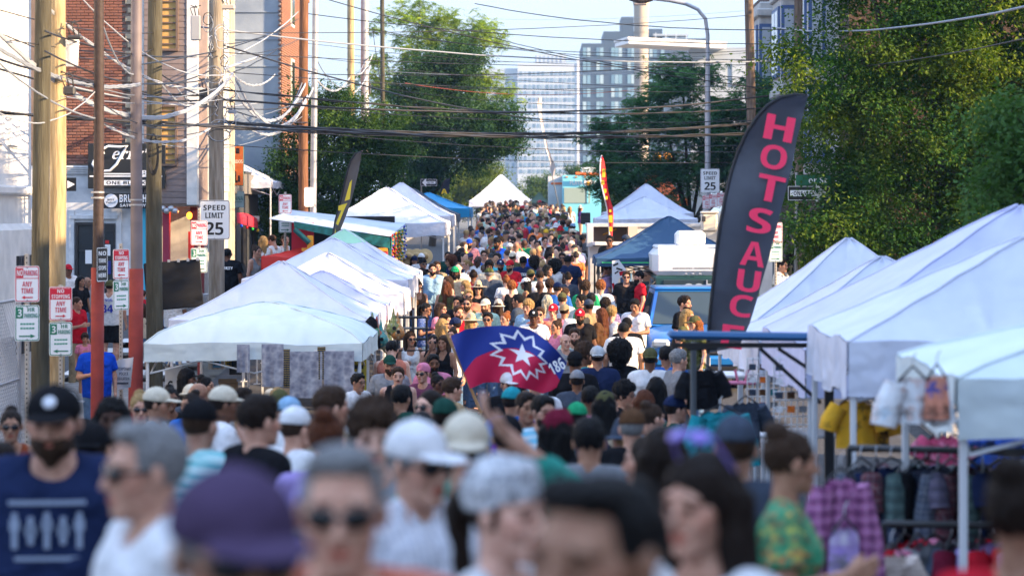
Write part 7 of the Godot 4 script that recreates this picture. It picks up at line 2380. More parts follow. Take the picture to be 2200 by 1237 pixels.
	for q in [[-0.02, 0.22, 0.12, 0.04, 0.4], [0.06, 0.12, 0.14, 0.04, -0.3], [0.0, 0.05, 0.1, 0.03, 0.6]]: put("print", boxm(Vector3(q[2], q[3], 0.004)), mat("sign_ink_%s" % INK.to_html(), INK), fb, xf(Vector3(q[0], q[1], 0.008), Vector3(0, 0, q[4])))
	for q in [[0.12, 0.03, 0.12, 0.09], [-0.06, -0.28, 0.05, 0.2]]: put("print", boxm(Vector3(q[2], q[3], 0.004)), mat("cloth_red", Color.RED), fb, xf(Vector3(q[0], q[1], 0.0075), Vector3(0, 0, 0.2)))
	# serving trailer with lifted hatch
	d = 57.5
	var tr := thing("food_trailer", "white serving trailer with open counter window behind the navy canopy", "food trailer", gp(3.0, d + 1.2))
	var T := func(px: float, py: float, dd := d) -> Vector3: return at(px, py, dd) - tr.position
	var old := worn(mat("trailer_white", lin(0.66, 0.67, 0.68), 0.5), ntex("stucco_tone", 0.01), null, 0, 0.5)
	slab(tr, "body", T.call(1368, 486), T.call(1660, 700), 2.4, old)
	slab(tr, "lower_body", T.call(1268, 528), T.call(1368, 700), 2.4, old)
	slab(tr, "roof", T.call(1262, 480), T.call(1662, 487), 2.5, old, 0.05)
	slab(tr, "inner_wall", T.call(1272, 486), T.call(1368, 540), 0.1, mat("kitchen_tan", lin(0.3, 0.2, 0.15), 0.8), -1.6)
	slab(tr, "counter", T.call(1272, 519), T.call(1362, 526), 0.5, mat("roof_white", Color.WHITE), 0.3)
	slab(tr, "jamb", T.call(1262, 486), T.call(1275, 530), 1.2, old, 0.1)
	slab(tr, "jamb", T.call(1350, 486), T.call(1370, 540), 1.2, mat("jamb_pale", lin(0.6, 0.5, 0.42), 0.6), 0.1)
	put("menu_curve", tubem([T.call(1295, 505, 58.4), T.call(1310, 498, 58.4), T.call(1325, 492, 58.4)], 0.03, 6), mat("beam_yellow", Color.YELLOW), tr)
	var rv := thing("roof_vent", "cream roof cooler box with grey switch on the trailer", "cooler", at(1524, 478, 57.0))
	put("case", boxm(Vector3(0.42, 0.5, 0.4), 0.05), mat("vent_cream", lin(0.66, 0.6, 0.5), 0.5), rv)
	put("switch_box", boxm(Vector3(0.1, 0.14, 0.06), 0.01), mat("box_1", Color.GRAY), rv, xf(Vector3(-0.16, 0.1, 0.22)))
	put("lid", boxm(Vector3(0.46, 0.06, 0.44), 0.02), mat("vent_cream", Color.WHITE), rv, xf(Vector3(0, 0.27, 0)))
	var sp := thing("loudspeaker", "black loudspeaker box with scarves beside the white canopy", "loudspeaker", at(1258, 469, 66.0))
	put("cabinet", boxm(Vector3(0.3, 0.36, 0.3), 0.02), blk, sp)
	for k in 4: put("grille_bar", boxm(Vector3(0.27, 0.012, 0.01)), mat("grille_grey", Color.GRAY), sp, xf(Vector3(0, -0.12 + k * 0.08, 0.155)))
	# turquoise truck at the far end
	d = 106.0
	var pt := thing("food_truck", "turquoise food truck with white PLAYA lettering and orange awning roll", "food truck", gp(2.1, d))
	var Q := func(px: float, py: float, dd := d) -> Vector3: return at(px, py, dd) - pt.position
	var tq := mat("truck_turquoise", lin(0.2, 0.62, 0.78), 0.4)
	slab(pt, "cab", Q.call(1209, 376), Q.call(1292, 500), 6.0, tq)
	slab(pt, "windscreen", Q.call(1212, 403), Q.call(1268, 436), 0.06, mat("pale_screen", lin(0.3, 0.4, 0.38), 0.1), 0.03)
	slab(pt, "screen_post", Q.call(1261, 403), Q.call(1264, 436), 0.06, tq, 0.06)
	ink(pt, "PLAYA", 27 * d / F, 9 * d / F, Q.call(1238, 392) + Vector3(0, 0, 0.02), SIGN_WHITE)
	var disc := CylinderMesh.new()
	disc.top_radius = 9 * d / F
	disc.bottom_radius = disc.top_radius
	disc.height = 0.02
	put("badge", disc, mat("sign_ink_%s" % SIGN_WHITE.to_html(), SIGN_WHITE), pt, xf(Q.call(1264, 392) + Vector3(0, 0, 0.02), Vector3(PI / 2, 0, 0)))
	var disc2 := SphereMesh.new()
	disc2.radius = 4.5 * d / F
	disc2.height = 0.06
	put("badge_print", disc2, mat("beam_yellow", Color.YELLOW), pt, xf(Q.call(1264, 394) + Vector3(0, 0, 0.04), Vector3(PI / 2, 0, 0)))
	for k in 4: put("badge_leaf", boxm(Vector3(0.16, 0.04, 0.01)), mat("van_green", Color.GREEN), pt, xf(Q.call(1264, 386) + Vector3(0.05 * (k - 1.5), 0.02, 0.05), Vector3(0, 0, 0.5 * (k - 1.5))))
	ink(pt, "Fr", 10 * d / F, 9 * d / F, Q.call(1281, 393) + Vector3(0, 0, 0.02), SIGN_WHITE)
	for k in 4: put("marker_lamp", boxm(Vector3(0.12, 0.05, 0.04)), mat("amber", lin(0.7, 0.25, 0.04), 0.4), pt, xf(Q.call(1218 + k * 20, 380) + Vector3(0, 0, 0.02)))
	put("awning_roll", tubem([Q.call(1237, 373, d - 0.4), Q.call(1292, 375, d - 0.4)], 0.08, 8), mat("canvas_orange", Color.ORANGE), pt)
	put("air_conditioner", boxm(Vector3(0.75, 0.32, 0.8), 0.05), mat("ac_white", Color.WHITE), pt, xf(Q.call(1265, 366) + Vector3(0, 0, -1.0)))
	slab(pt, "side_body", Q.call(1178, 378, d + 3), Q.call(1208, 470, d + 3), 4.0, old)
	slab(pt, "side_stripe", Q.call(1184, 392, d + 3), Q.call(1208, 396, d + 3), 0.05, mat("canvas_orange", Color.ORANGE), 0.03)

# a garment on a hanger: shirt body with shoulders and sleeves, hook on top at the origin
func garment(label: String, cat: String, p: Vector3, turn: float, w: float, h: float, m: Material, sleeves := 0.25, group := "clothes hanging on the racks") -> void:
	var t := thing("hanging_shirt", label, cat, p, turn, group)
	var s := st()
	s.set_smooth_group(1)
	var g := RandomNumberGenerator.new()
	g.seed = hash(label)
	var ph := g.randf() * 9.0
	var n := 10
	for side in [1.0, -1.0]:
		for i in n:
			for j in 8:
				var c := []
				for e in [[0, 0], [1, 0], [1, 1], [0, 1]]:
					var u: float = (i + e[0]) / float(n) * 2.0 - 1.0
					var v: float = (j + e[1]) / 8.0
					var top := -0.06 - 0.09 * absf(u) - (0.04 if absf(u) < 0.25 else 0.0)
					c.append(Vector3(u * w / 2 * (1.0 + 0.06 * v), lerpf(top, -h, v), side * (0.035 + 0.025 * v) * sqrt(maxf(0.0, 1.0 - u * u)) + 0.018 * sin(u * 9.0 + ph) * v))
				if side > 0: quad(s, c[0], c[1], c[2], c[3])
				else: quad(s, c[1], c[0], c[3], c[2])
	put("body", done(s), m, t)
	for k in [-1.0, 1.0]:
		if sleeves > 0.0: put("sleeve", tubem([Vector3(k * w * 0.44, -0.14, 0), Vector3(k * (w * 0.5 + 0.05), -0.16 - sleeves * 0.5, 0.01), Vector3(k * (w * 0.5 + 0.07), -0.15 - sleeves, 0.015)], [0.07, 0.075, 0.07], 8), m, t)
	put("hanger", tubem([Vector3(-w * 0.42, -0.12, 0), Vector3(0, -0.04, 0), Vector3(w * 0.42, -0.12, 0)], 0.008, 5), mat("black_leg", Color.BLACK), t)
	put("hook", tubem([Vector3(0, -0.04, 0), Vector3(0, 0.0, 0), Vector3(0.02, 0.03, 0)], 0.004, 5), mat("galvanised", Color.GRAY), t)

func build_racks() -> void:
	var bl := mat("black_leg", Color.BLACK)
	var rail := func(label: String, a: Vector3, b: Vector3) -> void:
		var t := thing("clothes_rail", label, "clothes rail", a)
		put("bar", tubem([Vector3.ZERO, b - a], 0.022, 8), bl, t)
		for e in [Vector3.ZERO, b - a]: put("upright", tubem([e, Vector3(e.x, gy(-(a.z + e.z)) - a.y, e.z)], 0.02, 6), bl, t)
		put("foot", tubem([Vector3(-0.02, gy(-a.z) - a.y + 0.03, 0.3), Vector3(-0.02, gy(-a.z) - a.y + 0.03, -0.3)], 0.018, 6), bl, t)
	rail.call("black clothes rail behind the near canopy leg", at(1825, 962, 13.6), at(2250, 972, 13.0))
	rail.call("lower black clothes rail behind the near canopy leg", at(1900, 1125, 12.6), at(2250, 1130, 12.4))
	var X := Color.BLACK
	var pl := func(a: Vector3, b: Vector3, c: Vector3) -> Material: return pattern_mat("plaid", v3(a), v3(b), v3(c), 3.5)
	var plaids := [pl.call(Vector3(0.03, 0.04, 0.07), Vector3(0.1, 0.12, 0.16), Vector3(0.2, 0.2, 0.2)), pl.call(Vector3(0.015, 0.02, 0.05), Vector3(0.04, 0.08, 0.14), Vector3(0.15, 0.15, 0.2)), pl.call(Vector3(0.02, 0.05, 0.05), Vector3(0.08, 0.13, 0.12), Vector3(0.02, 0.02, 0.02)), pl.call(Vector3(0.12, 0.02, 0.03), Vector3(0.04, 0.02, 0.03), Vector3(0.2, 0.2, 0.2)), pl.call(Vector3(0.08, 0.07, 0.12), Vector3(0.16, 0.14, 0.2), Vector3(0.02, 0.02, 0.02)), cloth_mat("black"), cloth_mat("navy")]
	var names := ["grey-blue plaid", "dark navy plaid", "green-grey plaid", "maroon plaid", "violet-grey plaid", "plain black", "plain navy"]
	var ord := ["first", "second", "third", "fourth", "fifth", "sixth", "seventh", "eighth", "ninth", "tenth", "eleventh", "twelfth", "thirteenth", "fourteenth"]
	for k in 14:
		garment("%s shirt, %s along the upper black rail" % [names[(k * 3) % 7], ord[k]], "shirt", at(1850, 968, 13.5).lerp(at(2230, 972, 13.1), k / 13.0 + 0.02 * sin(k * 7.0)), 0.95 + 0.45 * sin(k * 2.3), 0.44 + 0.1 * sin(k * 3.1), 0.72 + 0.17 * sin(k * 5.0), plaids[(k * 3) % 7], 0.35 + 0.2 * sin(k * 4.0))
	var reds := ["red", "pink", "grey", "maroon", "slate", "red", "lilac", "pink", "red", "salmon"]
	for k in 10:
		garment("%s shirt, %s along the lower rail by the near leg" % [reds[k], ord[k]], "shirt", at(1945, 1130, 12.6).lerp(at(2240, 1132, 12.4), k / 9.0 + 0.02 * sin(k * 5.0)), 0.9 + 0.4 * sin(k * 2.9), 0.42, 0.55 + 0.12 * sin(k * 3.0), cloth_mat(reds[k]), 0.2)
	garment("pink and purple plaid shirt hanging foremost beside the rail", "shirt", at(1806, 985, 10.6), 0.25, 0.2, 0.7, pattern_mat("plaid", v3(Vector3(0.4, 0.13, 0.3)), v3(Vector3(0.12, 0.03, 0.1)), v3(Vector3(0.5, 0.3, 0.45)), 4.0), 0.5)
	garment("lilac and white tee below the pink plaid shirt", "shirt", at(1815, 1090, 10.4), 0.3, 0.16, 0.5, pattern_mat("floral", v3(Vector3(0.35, 0.25, 0.5)), v3(Vector3(0.6, 0.55, 0.65)), v3(Vector3(0.3, 0.2, 0.5)), 2.0), 0.0)
	garment("cream striped top hanging low by the near leg", "shirt", at(1916, 1150, 11.0), 0.4, 0.2, 0.5, pattern_mat("stripe", v3(Vector3(0.5, 0.42, 0.36)), v3(Vector3(0.3, 0.24, 0.22)), X, 5.0), 0.2)
	var gold := pattern_mat("floral", v3(Vector3(0.65, 0.33, 0.01)), v3(Vector3(0.6, 0.32, 0.012)), v3(Vector3(0.66, 0.36, 0.02)), 2.0)
	garment("golden yellow tee hanging under the white corner flap", "t-shirt", at(1838, 832, 15.6), 0.1, 0.28, 0.44, gold, 0.16)
	garment("second golden tee overlapping, with dark print", "t-shirt", at(1872, 842, 15.9), -0.2, 0.26, 0.44, pattern_mat("floral", v3(Vector3(0.62, 0.3, 0.01)), v3(Vector3(0.03, 0.02, 0.01)), v3(Vector3(0.6, 0.3, 0.02)), 2.6), 0.16)
	garment("cream tie-dye tee pinned to the near canopy corner", "t-shirt", at(1962, 770, 11.3), 0.2, 0.2, 0.34, pattern_mat("floral", v3(Vector3(0.66, 0.68, 0.7)), v3(Vector3(0.6, 0.45, 0.4)), v3(Vector3(0.4, 0.55, 0.65)), 2.5), 0.2)
	garment("salmon tee with blue strokes pinned beside the cream one", "t-shirt", at(2014, 765, 11.25), 0.2, 0.13, 0.33, pattern_mat("floral", v3(Vector3(0.6, 0.24, 0.15)), v3(Vector3(0.6, 0.25, 0.16)), v3(Vector3(0.04, 0.06, 0.3)), 2.0), 0.0)
	garment("teal hooded jacket on a hanger at the front of the right stalls", "jacket", at(1548, 858, 17.5), 0.3, 0.42, 0.42, cloth_mat("teal"), 0.4)
	garment("dark tee hanging beside the teal jacket", "t-shirt", at(1602, 840, 18.5), 0.6, 0.34, 0.5, cloth_mat("slate"), 0.2)
	garment("black tee hanging under the blue awning edge", "t-shirt", at(1510, 770, 19.0), 0.4, 0.3, 0.45, cloth_mat("black"), 0.2)
	garment("pink flowered tee in the back of the near stall", "t-shirt", at(2030, 905, 15.0), 0.0, 0.26, 0.3, pattern_mat("floral", v3(Vector3(0.45, 0.05, 0.12)), v3(Vector3(0.6, 0.2, 0.3)), X, 3.0), 0.1)
	garment("blue printed tee high in the back of the near stall", "t-shirt", at(2140, 900, 15.0), 0.0, 0.34, 0.4, pattern_mat("floral", v3(Vector3(0.02, 0.08, 0.4)), v3(Vector3(0.03, 0.15, 0.5)), X, 3.0), 0.1)
	# wire grid display walls
	for q in [[1700, 835, 20.0, "white wire grid display with small prints under the white canopies"], [1640, 830, 22.0, "white wire grid display farther left under the canopies"]]:
		var t := thing("wire_display", q[3], "display grid", at(q[0], q[1], q[2]))
		var wm := mat("wire_white", lin(0.6, 0.62, 0.64), 0.5)
		for k in 7: put("wire", tubem([Vector3(-0.16 + k * 0.055, -0.75, 0), Vector3(-0.16 + k * 0.055, 0.3, 0)], 0.006, 4), wm, t)
		for k in 14: put("wire", tubem([Vector3(-0.17, -0.72 + k * 0.077, 0.004), Vector3(0.18, -0.72 + k * 0.077, 0.004)], 0.006, 4), wm, t)
		for k in 12: put("card", boxm(Vector3(0.07, 0.06, 0.005)), cloth_mat(["slate", "brown", "teal", "white", "orange", "grey"][k % 6]), t, xf(Vector3(-0.11 + (k % 3) * 0.11, 0.2 - (k / 3) * 0.13, 0.015)))
	var pk := thing("folding_stool", "pink folding stool on the table under the white canopies", "stool", at(1594, 822, 23))
	put("seat", boxm(Vector3(0.3, 0.03, 0.2), 0.01), cloth_mat("pink"), pk)
	for k in [-1.0, 1.0]: put("leg", tubem([Vector3(k * 0.04, 0, 0), Vector3(k * 0.07, 0.14, 0)], 0.016, 6), cloth_mat("pink"), pk)
	for q in [[1570, 805, 24.0, 0.6, 0.1, "white covered table under the farthest right canopies"], [1700, 930, 20.0, 0.8, 0.08, "white table behind the bun-haired person"]]:
		var t := thing("stall_table", q[5], "table", at(q[0], q[1], q[2]))
		put("top", boxm(Vector3(q[3], 0.04, 0.6), 0.01), mat("roof_white", Color.WHITE), t)
		for c in [[-1, -1], [1, -1], [1, 1], [-1, 1]]: put("leg", tubem([Vector3(c[0] * q[3] * 0.45, 0, c[1] * 0.26), Vector3(c[0] * q[3] * 0.45, -0.72, c[1] * 0.26)], 0.016, 6), mat("wire_white", Color.WHITE), t)

# ---------------------------------------------------------------- the crowd
# depth at which a head top of this pixel height stands on the far slope
func depth_of(py: float, h: float) -> float:
	var d := 27.5
	while d < 128.0:
		var i := gy(d) + h
		if HY + (CAM - i) * F / d <= py: return d
		d += 0.1
	return 128.0

# "px py d|- sex skin hair/colour top/colour tokens": f<deg> p<pose> cap/colour sun gl beard ...
func one(row: String) -> void:
	var k := row.split(" ", false)
	var o := {"px": float(k[0]), "female": k[3] == "f", "skin": int(k[4])}
	var h := k[5].split("/")
	o.hair = h[0]
	if h.size() > 1: o.hairc = h[1]
	var t := k[6].split("/")
	o.top = t[0]
	o.topc = t[1].replace("_", " ")
	for i in range(7, k.size()):
		var q := k[i]
		var c := q.split("/")
		if q == "sun": o.specs = "sunglasses"
		elif q == "gl": o.specs = "glasses"
		elif q == "beard" or q == "mustache": o.beard = q
		elif q == "wide": o.wide = 1.15
		elif q == "shoes": o.shoes = true
		elif q == "hpat": o.hatm = pattern_mat("floral", v3(Vector3(0.5, 0.52, 0.54)), v3(Vector3(0.05, 0.05, 0.06)), v3(Vector3(0.7, 0.7, 0.7)), 9.0)
		elif q == "cup": o.cup = true
		elif q == "lod0": o.lod = 0
		elif q.begins_with("h="): o.height = float(q.substr(2))
		elif c.size() == 2 and c[0] in ["cap", "capback", "straw", "bucket", "wrap"]:
			o.hat = c[0]
			o.hatc = c[1].replace("_", " ")
		elif c.size() == 2 and c[0] in ["shorts", "pants"]:
			o.bottom = c[0]
			o.bottomc = c[1].replace("_", " ")
		elif c.size() == 2 and c[0] == "pat": o.pat = c[1]
		elif q.begins_with("f"): o.face = float(q.substr(1))
		elif q.begins_with("p"): o.pose = int(q.substr(1))
	var py := float(k[1])
	if k[2] == "-":
		var hh: float = o.get("height", 1.66 if o.female else 1.76)
		o.height = hh
		var hat_h := 0.03 if o.has("hat") else 0.015
		o.d = depth_of(py, hh + hat_h)
	else:
		o.d = float(k[2])
		if not o.has("height"): o.height = clampf(CAM + (HY - py) / F * o.d - gy(o.d) - 0.03, 1.4, 1.98)
	o.x = (o.px - VX) / F * o.d
	if not o.has("lod"): o.lod = 0 if o.d < 15.0 else (1 if o.d < 62.0 else 2)
	if o.lod == 2: o.pose = [0, 3][hash(row) % 2]
	o.tone = absi(hash(row)) % 3
	if o.has("pat"):
		var P := {
			"floral_blue": ["floral", Vector3(0.03, 0.07, 0.25), Vector3(0.3, 0.35, 0.5), Vector3(0.08, 0.15, 0.4)], "floral_teal": ["floral", Vector3(0.01, 0.22, 0.17), Vector3(0.02, 0.32, 0.24), Vector3(0.006, 0.05, 0.05)],
			"floral_bright": ["floral", Vector3(0.03, 0.25, 0.12), Vector3(0.6, 0.15, 0.05), Vector3(0.6, 0.5, 0.08)], "check": ["check", Vector3(0.65, 0.66, 0.7), Vector3(0.3, 0.32, 0.42), Vector3.ZERO],
			"plaid_purple": ["plaid", Vector3(0.2, 0.13, 0.3), Vector3(0.08, 0.05, 0.15), Vector3(0.4, 0.35, 0.5)], "plaid_blue": ["plaid", Vector3(0.4, 0.45, 0.55), Vector3(0.08, 0.12, 0.25), Vector3(0.6, 0.6, 0.65)],
			"plaid_red": ["plaid", Vector3(0.3, 0.03, 0.04), Vector3(0.03, 0.03, 0.04), Vector3(0.3, 0.3, 0.3)], "stripe_teal": ["stripe", Vector3(0.45, 0.65, 0.65), Vector3(0.08, 0.4, 0.42), Vector3.ZERO], "stripe_sky": ["stripe", Vector3(0.15, 0.45, 0.6), Vector3(0.5, 0.6, 0.65), Vector3.ZERO]}
		var q: Array = P[o.pat]
		o.topm = pattern_mat(q[0], v3(q[1]), v3(q[2]), v3(q[3]), 5.0 if q[0] != "stripe" else 2.5)
	person(o)

func print_on(o: Dictionary, shapes: Array, c: Color, back := false) -> void:
	# flat print laid on the shirt's chest (or back), bent round it
	var s := st()
	var sg := -1.0 if back else 1.0
	for q in shapes: # x y w h on the chest plane, metres from its centre
		for i in 4:
			var p := []
			for e in [[0, 0], [1, 0], [1, 1], [0, 1]]:
				var x: float = q[0] + q[2] * ((i + e[0]) / 4.0 - 0.5)
				var y: float = 1.28 + q[1] + q[3] * (0.5 - e[1])
				var z := sqrt(maxf(0.0005, 0.142 * 0.142 - pow(maxf(0.0, absf(x) - 0.08), 2.0))) + 0.004
				p.append(Vector3(x * sg, y, z * sg * (1.0 if not back else 0.98)))
			quad(s, p[0], p[1], p[2], p[3])
	put("shirt_print", done(s), mat("print_" + c.to_html(), c, 0.8), o.node)

